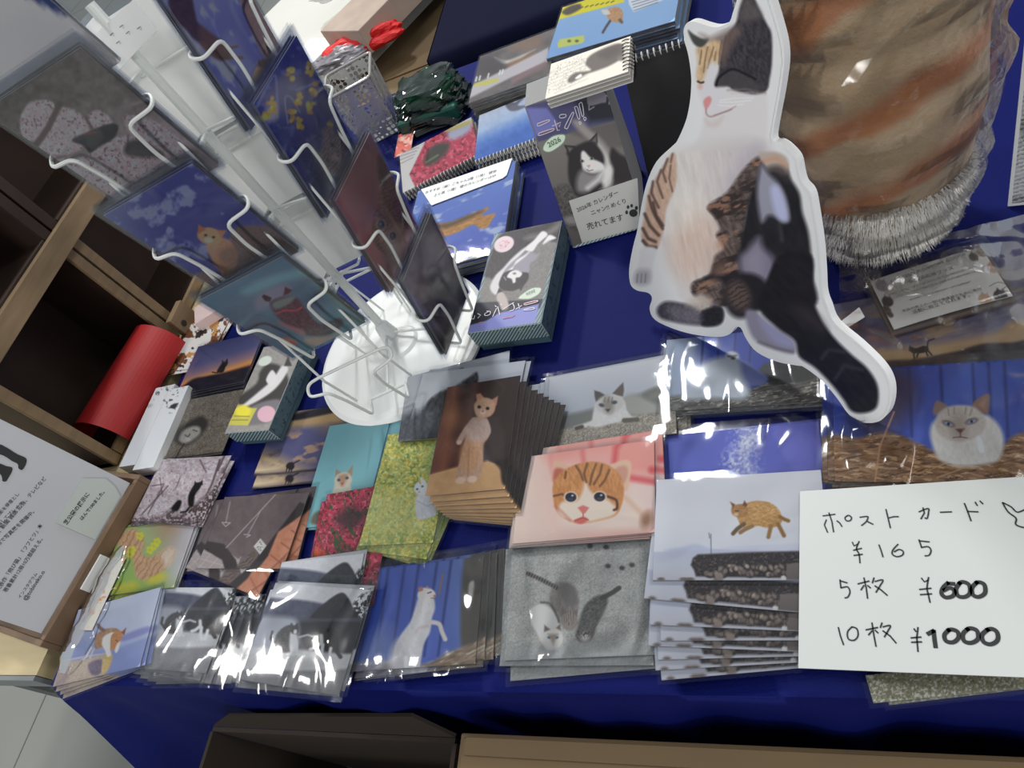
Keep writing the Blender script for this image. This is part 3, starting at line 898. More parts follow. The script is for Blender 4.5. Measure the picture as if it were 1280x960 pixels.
def _bwpair(A, ox, oy, k, s=1.0):
    """two monochrome cats by the sea under a cone-shaped hill"""
    A.at(ox, oy, k)
    A.fill((226, 226, 230))
    A.poly([(-200, 70), (100, 70), (290, 95), (430, 150), (430, 260), (-200, 230)], (92, 96, 116), 2)
    A.poly([(230, 160), (300, 90), (380, 40), (420, 70), (470, 160), (560, 200), (240, 200)], (60, 62, 68), 1.2)
    A.tex(None, 10, .3, 3)
    q = A.poly([(430, 130), (470, 60), (520, 40), (620, 40), (620, 190), (500, 170)], None, 2); A.spots(q, (40, 44, 44), .35, .42, 8, al=.95)
    A.poly([(-200, 160), (250, 170), (620, 190), (620, 420), (-200, 400)], (94, 96, 106), 2); A.poly([(140, 190), (600, 200), (620, 345), (240, 330), (180, 260)], (62, 64, 70), 2)
    A.poly([(-200, 180), (100, 160), (170, 210), (120, 330), (-200, 340)], (180, 184, 196), 4)
    f = A.poly([(-300, 340), (100, 320), (400, 345), (700, 350), (700, 700), (-300, 700)], (206, 206, 208), 2)
    A.poly([(-300, 450), (200, 430), (700, 440), (700, 700), (-300, 700)], (142, 142, 146), 2); A.tex(f, 12, .8, 5)
    d = (52, 50, 52); w = (226, 226, 228)
    b = A.poly([(46, 300), (58, 250), (90, 215), (130, 200), (158, 225), (165, 280), (150, 325), (100, 340), (60, 330)], (92, 90, 92), 1.2); A.tex(b, 26, .7, 4)
    A.line([(50, 300), (30, 270), (38, 235)], (80, 78, 80), 3, 1); A.poly([(128, 240), (160, 250), (168, 300), (150, 335), (125, 320)], w, 1.5); A.line([(140, 310), (132, 345), (146, 350)], w, 3.5, 1); A.line([(160, 310), (160, 346), (172, 350)], w, 3.5, 1)
    A.poly([(128, 222), (132, 190), (146, 204), (164, 192), (170, 222), (160, 244), (138, 244)], (84, 82, 84), 1); A.poly([(146, 226), (160, 226), (158, 244), (144, 244)], w, 1)
    A.line([(172, 262), (215, 250), (250, 262)], (206, 206, 208), 2.5, 1)
    b = A.poly([(272, 250), (300, 222), (345, 220), (364, 250), (366, 300), (345, 330), (305, 325), (280, 300)], d, 1.2); A.tex(b, 20, .7, 5)
    A.line([(352, 300), (362, 335), (378, 360)], d, 5, 1); A.line([(330, 318), (322, 350), (312, 372)], w, 4, 1); A.line([(290, 300), (284, 345), (292, 372)], w, 4.5, 1); A.line([(282, 290), (250, 315), (228, 322)], w, 4, 1)
    A.poly([(262, 250), (262, 216), (276, 228), (296, 214), (300, 246), (292, 270), (272, 272)], (70, 68, 70), 1); A.poly([(272, 252), (290, 250), (292, 300), (276, 296)], w, 1.2)


def p_pair_front(A):
    _bwpair(A, 331, 731, 4.0)


def p_pair_left(A):
    _bwpair(A, 196, 727, 5.2)


def p_pair_upper(A):
    _bwpair(A, 335, 693, 4.0)


def p_whitecat(A):
    A.at(280, 660); A.fill((82, 104, 184))
    A.grad((760, 300), (1280, 250), [(0, (70, 94, 186)), (.5, (86, 108, 192)), (.85, (104, 124, 182)), (1, (110, 112, 110))])
    for x in (800, 880, 950, 1040, 1110): A.line([(x + 30, 140), (x - 40, 640)], (44, 58, 120), 3.2, 1.5, .75)
    A.line([(1095, 230), (1075, 330)], (150, 120, 100), 2, 1); A.poly([(1200, 160), (1300, 130), (1300, 640), (1190, 640)], (92, 88, 84), 3); A.poly([(1225, 280), (1250, 270), (1240, 360), (1222, 350)], (190, 188, 180), 1.5)
    g = A.poly([(600, 700), (760, 660), (1000, 680), (1150, 610), (1400, 560), (1400, 860), (560, 860)], (150, 130, 112), 3)
    A.tex(g, 40, .4, 6, -15, 4); A.spots(g, (208, 196, 176), .4, .58, 9, -25, 5, al=.8)
    A.poly([(640, 660), (720, 560), (830, 500), (830, 700), (640, 740)], (140, 156, 200), 12, al=.6)
    w = (228, 226, 228)
    b = A.poly([(975, 340), (1000, 330), (1045, 345), (1055, 400), (1040, 450), (1030, 520), (1000, 580), (985, 660), (970, 720), (900, 730), (870, 690), (850, 620), (880, 540), (930, 470), (955, 400)], w, 1.5)
    A.poly([(840, 600), (890, 560), (930, 700), (860, 730), (830, 690)], (206, 204, 210), 5); A.tex(b, 12, .4, 3, 70, 2)
    A.line([(1030, 470), (1075, 480), (1090, 520), (1106, 556)], (226, 216, 214), 5.5, 1); A.line([(1020, 490), (975, 500), (960, 520)], (216, 196, 196), 4, 1.2, .7)
    for x in (910, 950): A.line([(x, 650), (x + 4, 730)], (240, 238, 240), 5.5, 1.2)
    h = A.poly([(968, 345), (978, 310), (1010, 298), (1045, 310), (1058, 335), (1040, 360), (1005, 372)], (232, 226, 224), 1)
    A.poly([(975, 320), (972, 298), (992, 292), (996, 312)], (196, 130, 120), .8, sm=False); A.poly([(1005, 300), (1018, 288), (1026, 304)], (206, 150, 140), .8, sm=False)
    A.line([(1018, 326), (1036, 320)], (90, 84, 90), 1.4); A.ell(1054, 340, 7, 6, (200, 120, 110), 0, .8); A.line([(1035, 350), (1052, 352)], (150, 110, 104), 1)


def p_threecats(A):
    A.at(560, 660); A.fill((170, 170, 166))
    A.tex(None, 34, 1.0, 3, o=2); A.tex(None, 14, .08, 9)
    for x, y in ((790, 95), (800, 190), (870, 200), (920, 185), (710, 90)): A.ell(x, y, 14, 11, (70, 70, 72), 0, 1.2)
    g = A.poly([(540, 270), (600, 275), (640, 310), (655, 370), (640, 430), (650, 480), (610, 512), (575, 490), (560, 440), (520, 400), (505, 350), (520, 300)], (134, 128, 124), 2)
    A.tex(g, 22, .6, 5, 80, 2); A.line([(400, 228), (450, 250), (500, 275), (545, 300)], (112, 106, 102), 5, 1); A.stripes(A.line([(400, 228), (450, 250), (500, 275), (545, 300)], None, 5, 1), (60, 56, 54), 0, 3.5, 25, .5, 0, .8)
    A.poly([(555, 300), (600, 275), (640, 310), (640, 385), (590, 380)], (110, 106, 104), 3, al=.7); A.ell(608, 460, 38, 44, (150, 138, 130), 0, 1.5); A.stripes(A.ell(608, 450, 30, 38, None), (86, 78, 74), 0, 3, 0, .4, 1, .6)
    A.poly([(565, 440), (570, 395), (600, 420)], (120, 110, 104), 1, sm=False); A.poly([(625, 420), (650, 405), (645, 445)], (120, 110, 104), 1, sm=False)
    d = A.poly([(640, 540), (650, 490), (665, 430), (690, 380), (730, 345), (780, 335), (800, 360), (780, 420), (745, 490), (720, 550), (690, 572), (655, 565)], (96, 94, 92), 1.8)
    A.tex(d, 34, .7, 6, -50, 2); A.line([(770, 350), (820, 325), (855, 300)], (78, 76, 74), 6, 1); A.ell(682, 530, 38, 38, (120, 116, 112), 0, 1.5); A.ell(685, 545, 22, 22, (214, 210, 206), 0, 3); A.spots(A.ell(680, 520, 34, 30, None), (60, 58, 56), .8, .5, 4, al=.7)
    w = A.poly([(412, 430), (425, 395), (470, 380), (520, 410), (550, 460), (572, 520), (570, 570), (540, 605), (500, 610), (470, 580), (440, 520), (418, 480)], (216, 214, 210), 1.8)
    A.line([(465, 372), (510, 380), (545, 440), (555, 470)], (84, 78, 74), 2.5, 1.2, .8); A.ell(522, 555, 50, 50, (226, 222, 214), 0, 1.5); A.poly([(480, 520), (482, 484), (512, 508)], (120, 110, 106), 1, sm=False); A.poly([(540, 500), (560, 480), (566, 515)], (130, 118, 112), 1, sm=False)
    A.poly([(500, 530), (550, 530), (526, 585)], (150, 134, 122), 2, al=.8); A.ell(505, 548, 8, 6, (90, 110, 130), 20, .8); A.ell(545, 548, 8, 6, (90, 110, 130), -20, .8)
    A.poly([(200, 640), (500, 590), (900, 570), (1000, 640), (1000, 830), (200, 830)], (182, 184, 186), 8, al=.5)


def p_sunset(A):
    A.at(160, 380, 7.11); A.fill((70, 70, 110))
    A.grad((780, 330), (880, 640), [(0, (66, 70, 112)), (.45, (96, 96, 140)), (.68, (160, 128, 140)), (.84, (236, 166, 100)), (.95, (206, 106, 70)), (1, (120, 60, 60))])
    g = A.poly([(540, 690), (700, 640), (850, 610), (1000, 570), (1150, 530), (1250, 520), (1250, 900), (400, 900)], (44, 40, 52), 1.5); A.tex(g, 12, .3, 3, -12, 3)
    A.poly([(400, 850), (700, 780), (1100, 700), (1100, 860), (400, 960)], (122, 122, 136), 5, al=.7)
    c = (34, 30, 40)
    A.poly([(790, 600), (810, 560), (832, 530), (838, 498), (850, 512), (866, 508), (882, 486), (886, 530), (866, 560), (850, 600), (820, 612)], c, .9); A.line([(750, 606), (790, 612), (810, 600)], c, 1.4)


def p_stone(A):
    A.at(160, 400); A.fill((126, 116, 104))
    A.tex(None, 40, 1.0, 3, o=2); A.tex(None, 16, .12, 8)
    A.poly([(230, 590), (260, 540), (330, 495), (370, 480), (400, 520), (350, 590), (290, 625), (240, 615)], (66, 60, 58), 2.5)
    b = A.poly([(255, 600), (275, 555), (320, 532), (358, 536), (360, 568), (325, 600), (285, 618)], (176, 170, 162), 2); A.tex(b, 18, .7, 4)
    A.line([(285, 575), (300, 585), (310, 570)], (80, 72, 70), 1.2); A.line([(325, 550), (345, 556)], (80, 72, 70), 1.2); A.ell(300, 596, 14, 9, (196, 190, 186), 0, 1)
    A.line([(280, 620), (260, 650), (235, 700)], (60, 54, 52), 1.6, .8)


def p_skycat(A):
    A.at(160, 400); A.fill((92, 94, 136))
    A.grad((900, 480), (760, 800), [(0, (140, 124, 124)), (.2, (96, 96, 138)), (.6, (106, 104, 146)), (.8, (206, 178, 140)), (.9, (150, 130, 128)), (1, (74, 70, 90))])
    t = A.poly([(800, 500), (1200, 400), (1190, 480), (820, 540)], (206, 170, 116), 4, al=.8); A.poly([(840, 470), (1200, 385), (1200, 420), (850, 500)], (50, 46, 50), 1.5)
    q = A.poly([(560, 600), (1000, 540), (1170, 480), (1170, 600), (960, 700), (600, 730)], None, 6)
    A.spots(q, (206, 170, 140), .07, .53, 5, -15, 2, .1, .9); A.spots(q, (106, 84, 90), .07, .6, 15, -15, 2, .1, .8)
    A.poly([(580, 745), (640, 730), (760, 735), (700, 765), (600, 775)], (252, 226, 180), 6)
    g = A.poly([(560, 790), (700, 770), (800, 760), (900, 748), (1000, 760), (1000, 1000), (400, 1000)], (58, 54, 74), 1.5); A.tex(g, 10, .3, 3, 0, 3)
    A.line([(600, 800), (760, 785), (900, 780)], (150, 128, 124), 1.5, 1, .7)
    c = (46, 40, 48)
    A.poly([(790, 735), (800, 715), (825, 712), (832, 735), (815, 750)], c, .9); A.line([(825, 718), (845, 708), (858, 702)], c, 1.4)
    for a in (795, 808, 820): A.line([(a, 740), (a - 4, 758)], c, 1.4)


def p_nyan_box(A):
    """black and white cat upside down, with its purple title band"""
    A.at(570, 260, 8); A.fill((104, 124, 132))
    A.stripes(None, (160, 178, 180), 0, 3.2, 30, .5, 0, .8)
    m = A.poly([(430, 255), (1070, 95), (860, 920), (180, 1060)], (128, 124, 122), .8, sm=False)
    A.poly([(430, 285), (600, 215), (800, 180), (1060, 110), (1010, 330), (850, 330), (560, 560), (420, 700), (330, 700), (290, 640)], (62, 58, 62), 2)
    A.tex(m, 16, .6, 3); A.poly([(680, 300), (760, 260), (850, 250), (930, 210), (1050, 130), (1040, 200), (960, 260), (840, 300), (720, 320)], (120, 116, 114), 3, al=.8)
    w = (226, 222, 222)
    A.poly([(690, 400), (780, 320), (850, 240), (890, 235), (915, 265), (890, 300), (820, 360), (770, 430), (720, 436)], w, 1.2); A.poly([(870, 350), (930, 270), (1000, 300), (930, 330), (880, 360)], w, 1.2)
    A.poly([(400, 870), (340, 800), (390, 680), (470, 600), (560, 500), (680, 400), (700, 420), (580, 540), (490, 640), (440, 780)], (214, 210, 210), 1.4)
    A.poly([(470, 660), (540, 560), (660, 470), (720, 430), (800, 460), (840, 450), (790, 520), (740, 560), (730, 640), (660, 680), (560, 640)], (150, 146, 156), 1.5)
    A.poly([(560, 620), (500, 640), (600, 560), (700, 480), (740, 430), (690, 470), (600, 530)], w, 1.2)
    A.poly([(440, 720), (480, 650), (560, 620), (650, 640), (720, 650), (725, 700), (690, 760), (640, 800), (560, 830), (470, 820), (430, 780)], (58, 54, 58), 1)
    A.poly([(430, 800), (400, 880), (470, 830)], (66, 60, 62), .8, sm=False); A.poly([(620, 790), (650, 830), (690, 750)], (66, 60, 62), .8, sm=False)
    A.poly([(510, 690), (540, 640), (600, 620), (660, 650), (640, 690), (600, 700), (595, 740), (570, 750), (555, 710)], w, 1); A.ell(585, 655, 16, 10, (120, 110, 116), 0, .8)
    A.line([(480, 690), (500, 720)], (190, 190, 190), 1, .6, .8)
    A.poly([(410, 880), (470, 850), (510, 980), (520, 1010), (440, 1000)], (196, 186, 180), 1.5)
    A.at(570, 360, 8)
    A.poly([(170, 150), (870, 110), (840, 200), (300, 330), (95, 385)], (52, 52, 62), 1, sm=False); A.poly([(95, 385), (300, 330), (430, 250), (830, 160), (790, 345), (75, 460)], (138, 142, 204), 1, sm=False)
    A.poly([(410, 70), (480, 60), (530, 180), (460, 220)], (190, 178, 172), 1.5)
    A.ell(0, 0, 1, 1, None)
    A.at(570, 260, 8)
    A.ell(480, 362, 104, 76, (222, 204, 208), -25, .8); A.spots(A.ell(480, 362, 60, 40, None, -25), (214, 120, 134), .9, .55, 4, al=.8)
    A.poly([(622, 905), (660, 860), (760, 800), (850, 800), (830, 860), (750, 905), (690, 912)], (212, 222, 206), .8); A.line([(622, 905), (660, 860), (760, 800), (850, 800), (830, 860), (750, 905), (690, 912)], (110, 128, 112), .8, .5, .9, closed=True)


def p_nyan_front(A):
    A.at(650, 90, 8); A.fill((110, 106, 102))
    A.grad((300, 700), (500, 1700), [(0, (112, 108, 104)), (1, (84, 80, 78))])
    A.poly([(60, 340), (900, 130), (1020, 470), (180, 700)], (74, 74, 108), 1, sm=False); A.poly([(60, 360), (270, 360), (400, 540), (160, 640)], (110, 114, 172), 2, sm=False)
    A.poly([(560, 300), (930, 140), (1010, 460), (700, 500)], (34, 36, 46), 4, sm=False); A.poly([(480, 600), (1010, 480), (1100, 740), (850, 760)], (92, 88, 86), 3, sm=False)
    A.poly([(520, 500), (600, 480), (700, 580), (780, 640), (880, 760), (920, 900), (840, 960), (700, 900), (760, 760), (640, 640)], (142, 136, 132), 3)
    d = (42, 38, 40)
    A.poly([(480, 1000), (482, 860), (470, 800), (560, 740), (690, 690), (780, 740), (830, 800), (850, 880), (830, 960), (860, 1080), (800, 1160), (740, 1240), (560, 1240), (500, 1120)], d, 2)
    A.poly([(440, 730), (500, 735), (560, 740), (490, 830)], d, .8, sm=False); A.poly([(690, 690), (770, 605), (780, 740)], d, .8, sm=False); A.poly([(470, 748), (530, 760), (495, 800)], (104, 96, 94), 1.5, sm=False); A.poly([(715, 690), (762, 640), (765, 710)], (104, 96, 94), 1.5, sm=False)
    A.poly([(920, 760), (1000, 820), (1130, 900), (1180, 1040), (1130, 1080), (900, 1120), (890, 900)], d, 2.5)
    A.poly([(780, 720), (850, 800), (900, 900), (930, 1000), (860, 1120), (800, 1080), (850, 950), (840, 830)], (196, 192, 190), 3)
    w = (214, 210, 208)
    A.at(680, 200, 8)
    A.poly([(380, 60), (370, -60), (400, -90), (470, -20), (540, 10), (590, 40), (600, 90), (540, 130), (470, 135), (400, 110)], w, 1.5)
    A.poly([(380, 100), (470, 135), (560, 120), (600, 150), (560, 220), (480, 280), (400, 330), (330, 300), (330, 180)], (130, 126, 126), 4); A.line([(600, 100), (540, 200), (440, 280)], w, 6, 3, .8)
    A.poly([(600, 120), (660, 60), (690, 200), (660, 260), (600, 280)], w, 3, al=.8)
    A.ell(382, 10, 20, 13, (104, 120, 96), 15, .9); A.ell(478, -14, 20, 13, (104, 120, 96), -20, .9); A.ell(382, 10, 7, 10, (20, 20, 22), 0, .6); A.ell(478, -14, 7, 10, (20, 20, 22), 0, .6)
    A.poly([(430, 56), (462, 50), (448, 78)], (176, 130, 124), .9, sm=False); A.line([(430, 96), (450, 108), (490, 100)], (110, 90, 88), 1)
    f = A.poly([(90, 300), (250, 250), (330, 420), (400, 700), (290, 700), (190, 600)], (78, 74, 72), 2); A.tex(f, 34, .6, 4)
    A.poly([(190, 590), (300, 560), (330, 640), (250, 640)], (150, 146, 144), 3, al=.7)
    A.poly([(270, 880), (400, 820), (960, 655), (1100, 600), (1100, 720), (300, 900)], (96, 116, 122), .8, sm=False); A.stripes(A.poly([(270, 880), (400, 820), (960, 655), (1100, 600), (1100, 720), (300, 900)], None, .8, False), (190, 204, 204), 0, 3, 40, .5, 0, .9)
    A.at(650, 90, 8)
    A.poly([(232, 780), (250, 710), (330, 640), (440, 625), (450, 680), (400, 740), (300, 800)], (196, 210, 190), .8); A.line([(232, 780), (250, 710), (330, 640), (440, 625), (450, 680), (400, 740), (300, 800)], (90, 110, 90), .8, .5, .9, closed=True)
    A.poly([(670, 250), (700, 225), (820, 200), (860, 220), (860, 300), (820, 310), (690, 335)], (118, 112, 120), .8); A.line([(860, 235), (900, 250), (890, 320)], (150, 146, 156), 1.2); A.line([(690, 335), (690, 380), (740, 350)], (150, 146, 156), 1.2)


def p_nyan_side(A):
    A.fill((78, 98, 108)); A.tex(None, 8, .3, 2); A.spots(None, (40, 52, 58), .5, .64, 5, 70, 2, al=.8)


def p_calpage(A):
    A.at(660, 30, 6.4); A.fill((222, 216, 204))
    A.spots(A.poly([(180, 360), (480, 250), (440, 430), (150, 560)], None, 3), (130, 124, 116), 1.0, .6, 5, al=.6)
    for k in range(7): A.line([(170 + k * 6, 400 + 26 * k), (450 + k * 5, 280 + 26 * k)], (170, 162, 152), .7, .5, .6, sm=False)
    A.poly([(460, 320), (500, 250), (620, 190), (740, 155), (766, 200), (750, 270), (660, 330), (560, 370), (470, 400), (420, 430), (340, 470), (320, 440), (380, 390), (500, 370)], (104, 96, 92), 1.5)
    A.poly([(560, 240), (700, 170), (740, 210), (640, 280)], (84, 76, 74), 4, al=.7); A.ell(745, 275, 30, 20, (120, 112, 108), 0, 1.5); A.poly([(380, 430), (420, 400), (430, 420), (390, 440)], (230, 226, 220), 1)


def p_leapcal(A):
    A.at(480, 130, 5.333); A.fill((104, 128, 206))
    A.grad((500, 600), (600, 1100), [(0, (112, 138, 214)), (1, (92, 108, 200))])
    A.spots(None, (206, 216, 240), .09, .56, 5, -20, 3, .12, .8)
    b = A.poly([(300, 860), (350, 800), (450, 785), (560, 740), (650, 705), (690, 685), (695, 700), (650, 745), (740, 730), (715, 780), (690, 820), (640, 830), (590, 805), (480, 860), (380, 885)], (196, 142, 84), 1.2)
    A.tex(b, 30, .5, 3, -20, 2); A.poly([(350, 810), (450, 785), (560, 740), (660, 705), (640, 730), (520, 790), (400, 830)], (96, 78, 56), 2, al=.8)


def p_redcal(A):
    A.at(480, 130, 5.333); A.fill((222, 216, 212))
    r = A.poly([(180, 460), (300, 200), (420, 170), (560, 130), (600, 300), (480, 420), (200, 520), (600, 430), (620, 480), (240, 560), (170, 560)], None, 1, False)
    m = A.poly([(170, 470), (300, 200), (760, 80), (760, 420), (230, 600)], (196, 66, 90), 1, sm=False)
    A.spots(m, (232, 110, 130), .3, .55, 6, al=.8); A.spots(m, (110, 40, 50), .3, .6, 16, al=.8)
    A.poly([(280, 330), (340, 270), (430, 260), (420, 320), (330, 400), (270, 400)], (70, 66, 60), 3); A.line([(280, 390), (360, 340)], (120, 130, 90), 2, 1)
    A.poly([(430, 180), (580, 120), (560, 190), (450, 240)], (176, 176, 196), 3); A.poly([(420, 160), (580, 110), (580, 130), (420, 185)], (190, 176, 110), 2)
    for k in range(4): A.line([(90 + 8 * k, 330 + 22 * k), (230 - 12 * k, 290 + 22 * k)], (150, 146, 146), 1, .7, .8, sm=False)


def p_bluecal(A):
    A.at(480, 130, 5.333); A.fill((150, 178, 222))
    A.grad((700, 20), (800, 240), [(0, (206, 210, 226)), (.5, (180, 200, 232)), (.8, (100, 140, 214)), (1, (80, 118, 200))])
    A.at(560, 30, 6.4); A.tex(None, 10, .2, 3); A.poly([(470, 670), (460, 640), (500, 620), (540, 625), (600, 570), (610, 590), (560, 650), (640, 650), (560, 690), (500, 695)], (112, 112, 126), 1.2)
    A.poly([(660, 640), (780, 500), (800, 640)], (206, 170, 150), 3)


def p_greycal(A):
    A.at(560, 30, 6.4); A.fill((122, 114, 112))
    A.tex(None, 22, .12, 3, -20, 2); A.poly([(370, 262), (460, 290), (560, 260), (700, 200), (640, 240), (560, 290), (460, 320), (400, 300)], (214, 206, 200), 1.5)
    A.poly([(480, 350), (500, 310), (600, 270), (690, 230), (690, 280), (600, 330)], (160, 122, 92), 3); A.poly([(480, 190), (600, 110), (740, 90), (740, 170), (640, 210)], (150, 124, 104), 5, al=.8)
    A.poly([(230, 290), (380, 260), (460, 330), (450, 380), (220, 440)], (86, 80, 82), 4, al=.8)
    A.poly([(150, 560), (200, 490), (800, 190), (820, 290), (480, 440), (160, 600)], (206, 198, 202), 1.5, sm=False); A.poly([(500, 440), (780, 300), (790, 330), (510, 480)], (150, 122, 124), 2, sm=False)
    A.poly([(205, 500), (215, 475), (400, 430), (410, 452), (300, 490)], (214, 208, 110), 1, sm=False)
    for x in (222, 250, 318, 410, 432): A.line([(x, 455 - (x - 222) * .28), (x + 8, 425 - (x - 222) * .28)], (232, 232, 232), 2.2, .6, .9, sm=False)


def p_yellowcal(A):
    A.at(600, 0); A.fill((146, 184, 228))
    A.grad((500, 50), (460, 270), [(0, (150, 186, 228)), (1, (138, 178, 228))])
    A.poly([(380, 130), (410, 10), (720, -60), (720, 10), (400, 96)], (236, 222, 50), .8, sm=False); A.poly([(410, 60), (450, 30), (500, 20), (500, 45), (440, 75)], (96, 84, 78), 1.5)
    for k in range(7): A.line([(500 + k * 26, 42 - k * 5), (514 + k * 26, 34 - k * 5)], (90, 84, 40), 1.4, .6, .8)
    A.poly([(388, 215), (400, 196), (520, 176), (522, 205), (510, 216), (390, 240)], (206, 212, 110), .8, sm=False)
    for x in (446, 484): A.ell(x, 205, 9, 7, (90, 110, 70), 0, .8)
    b = A.poly([(632, 60), (650, 40), (690, 35), (714, 60), (710, 100), (690, 112), (655, 105), (640, 90)], (196, 150, 110), 1); A.tex(b, 24, .7, 3)
    A.poly([(608, 50), (640, 50), (650, 70), (620, 72)], (226, 216, 206), 1); A.line([(650, 105), (630, 135), (614, 162)], (84, 74, 80), 3, .8); A.line([(700, 100), (708, 110)], (120, 90, 60), 4, 1)
    A.poly([(740, -40), (920, -60), (915, 0), (770, 60), (745, 20)], (226, 230, 236), 1, sm=False)
    for k in range(4): A.line([(760 + 4 * k, 10 + 14 * k), (900 - 4 * k, -30 + 14 * k)], (110, 120, 140), 1.2, .7, .8, sm=False)


def p_rackcherry(A):
    A.at(0, 0); A.fill((96, 88, 86))
    A.grad((60, 500), (700, 1100), [(0, (90, 84, 82)), (.35, (112, 104, 102)), (1, (170, 154, 158))])
    A.tex(None, 24, .1, 3)
    bl = [[(100, 600), (140, 520), (210, 500), (270, 520), (250, 600), (200, 700), (120, 690)], [(250, 560), (340, 540), (430, 600), (440, 700), (380, 760), (230, 800), (180, 900), (160, 800)], [(440, 590), (480, 550), (540, 580), (560, 620), (480, 640)],
          [(460, 760), (600, 680), (700, 700), (760, 780), (900, 850), (820, 960), (700, 1050), (420, 950), (200, 900), (200, 820), (380, 780)], [(620, 580), (760, 600), (880, 680), (980, 780), (1060, 860), (980, 900), (820, 760), (680, 700)], [(0, 640), (90, 700), (200, 800), (400, 960), (500, 1100), (100, 900), (-100, 760)]]
    for i, q in enumerate(bl):
        m = A.poly(q, (176, 156, 160), 1.8); A.tex(m, 26, .4, 4 + i); A.spots(m, (112, 86, 88), .35, .62, 20 + i, al=.8); A.spots(m, (200, 186, 190), .3, .6, 30 + i, al=.7)
    for ln, w in (([(150, 770), (240, 640), (300, 520)], 8), ([(430, 590), (460, 640)], 2.5), ([(640, 680), (640, 760)], 2)): A.line(ln, (84, 72, 72), w, 1.5, .9)
    A.poly([(360, 700), (440, 660), (540, 620), (590, 630), (570, 690), (500, 730), (450, 765), (420, 730)], (62, 62, 64), 1.5); A.line([(430, 672), (480, 660)], (140, 60, 60), 1.5); A.poly([(630, 720), (700, 700), (820, 780), (640, 780)], (64, 62, 64), 3, al=.9)


def p_rackginger(A):
    A.at(80, 200); A.fill((72, 76, 136))
    A.grad((200, 300), (1000, 500), [(0, (96, 104, 150)), (.3, (66, 70, 132)), (1, (76, 78, 134))])
    A.spots(None, (150, 156, 190), .045, .56, 5, w=.12, al=.75)
    s = A.poly([(700, 560), (840, 600), (830, 380), (900, 330), (1060, 340), (1200, 420), (1250, 560), (1000, 760), (700, 700), (640, 590)], (112, 94, 92), 2); A.tex(s, 20, .8, 4)
    A.line([(830, 380), (980, 510)], (80, 66, 66), 1.2)
    b = A.poly([(720, 400), (800, 390), (850, 430), (870, 500), (850, 560), (880, 580), (840, 600), (790, 570), (740, 500), (715, 440)], (184, 132, 104), 1.5); A.tex(b, 20, .6, 3)
    A.poly([(770, 460), (850, 430), (880, 500), (800, 520)], (110, 88, 80), 4, al=.6)
    A.ell(728, 380, 62, 42, (196, 142, 108), 10, 1); A.poly([(668, 372), (672, 322), (712, 345)], (160, 104, 80), .8, sm=False); A.poly([(762, 350), (812, 352), (788, 392)], (170, 116, 90), .8, sm=False); A.ell(708, 376, 8, 6, (66, 50, 44), 0, .7); A.ell(748, 386, 8, 6, (66, 50, 44), 0, .7); A.ell(722, 400, 20, 12, (222, 186, 160), 10, 1); A.line([(820, 560), (860, 590), (885, 592)], (196, 146, 112), 5, 1)


def p_rackteal(A):
    A.at(240, 300, 5.333); A.fill((92, 118, 136))
    A.tex(None, 12, .06, 3, -20, 3); A.poly([(330, 330), (560, 230), (800, 180), (800, 230), (560, 300), (380, 370)], (120, 164, 172), 4, al=.8); A.poly([(700, 560), (1000, 400), (1200, 520), (1100, 700), (820, 720)], (110, 146, 156), 5, al=.6)
    A.poly([(420, 400), (480, 340), (600, 300), (660, 330), (560, 420), (440, 470)], (150, 140, 156), 4, al=.7)
    d = A.poly([(520, 420), (600, 380), (690, 380), (740, 440), (790, 500), (860, 560), (980, 520), (1000, 570), (900, 640), (780, 640), (700, 600), (620, 560), (560, 500)], (88, 72, 76), 2); A.tex(d, 22, .5, 3)
    A.poly([(465, 378), (478, 362), (530, 385), (520, 410), (490, 408)], (66, 48, 52), 1, sm=False); A.poly([(610, 370), (620, 312), (668, 335), (640, 360)], (84, 52, 54), 1, sm=False)
    A.poly([(540, 420), (640, 380), (690, 380), (640, 430), (560, 460)], (118, 134, 128), 2); A.line([(560, 490), (620, 470), (690, 470), (730, 450)], (190, 90, 96), 2, 1, .9); A.poly([(570, 540), (620, 560), (740, 600), (750, 640), (680, 610), (590, 570)], (150, 112, 116), 2)
    A.poly([(610, 650), (700, 680), (660, 710), (600, 700)], (190, 100, 86), 2); A.poly([(750, 660), (900, 640), (1010, 620), (960, 680), (820, 710)], (176, 150, 130), 3)


def p_racksky(A):
    A.at(120, 0, 5.333); A.fill((108, 112, 162))
    A.grad((500, 100), (1000, 900), [(0, (120, 124, 170)), (.5, (92, 98, 160)), (1, (100, 104, 158))]); A.spots(None, (166, 170, 200), .05, .55, 5, 60, 2, .12, .7)
    b = A.poly([(440, 100), (500, 90), (480, 0), (520, -60), (620, -60), (660, 80), (680, 150), (760, 220), (850, 280), (900, 320), (880, 390), (800, 390), (700, 300), (640, 250), (600, 200), (500, 120)], (70, 54, 60), 2); A.tex(b, 10, .2, 3)
    A.poly([(690, 170), (800, 250), (880, 330), (880, 390), (790, 385), (700, 290)], (104, 76, 70), 4, al=.8); A.line([(870, 320), (940, 310)], (96, 70, 64), 3.5); A.line([(880, 385), (975, 385)], (96, 70, 64), 4)
    w = A.poly([(960, -60), (1100, -60), (1250, 200), (1210, 400), (1120, 380), (1000, 120)], (142, 118, 110), 2); A.tex(w, 12, .3, 4)
    c = A.poly([(1050, 500), (1080, 440), (1130, 440), (1100, 500), (1060, 545)], (200, 136, 84), 1.2); A.poly([(1090, 400), (1160, 400), (1140, 450), (1080, 440)], (96, 70, 66), 2)


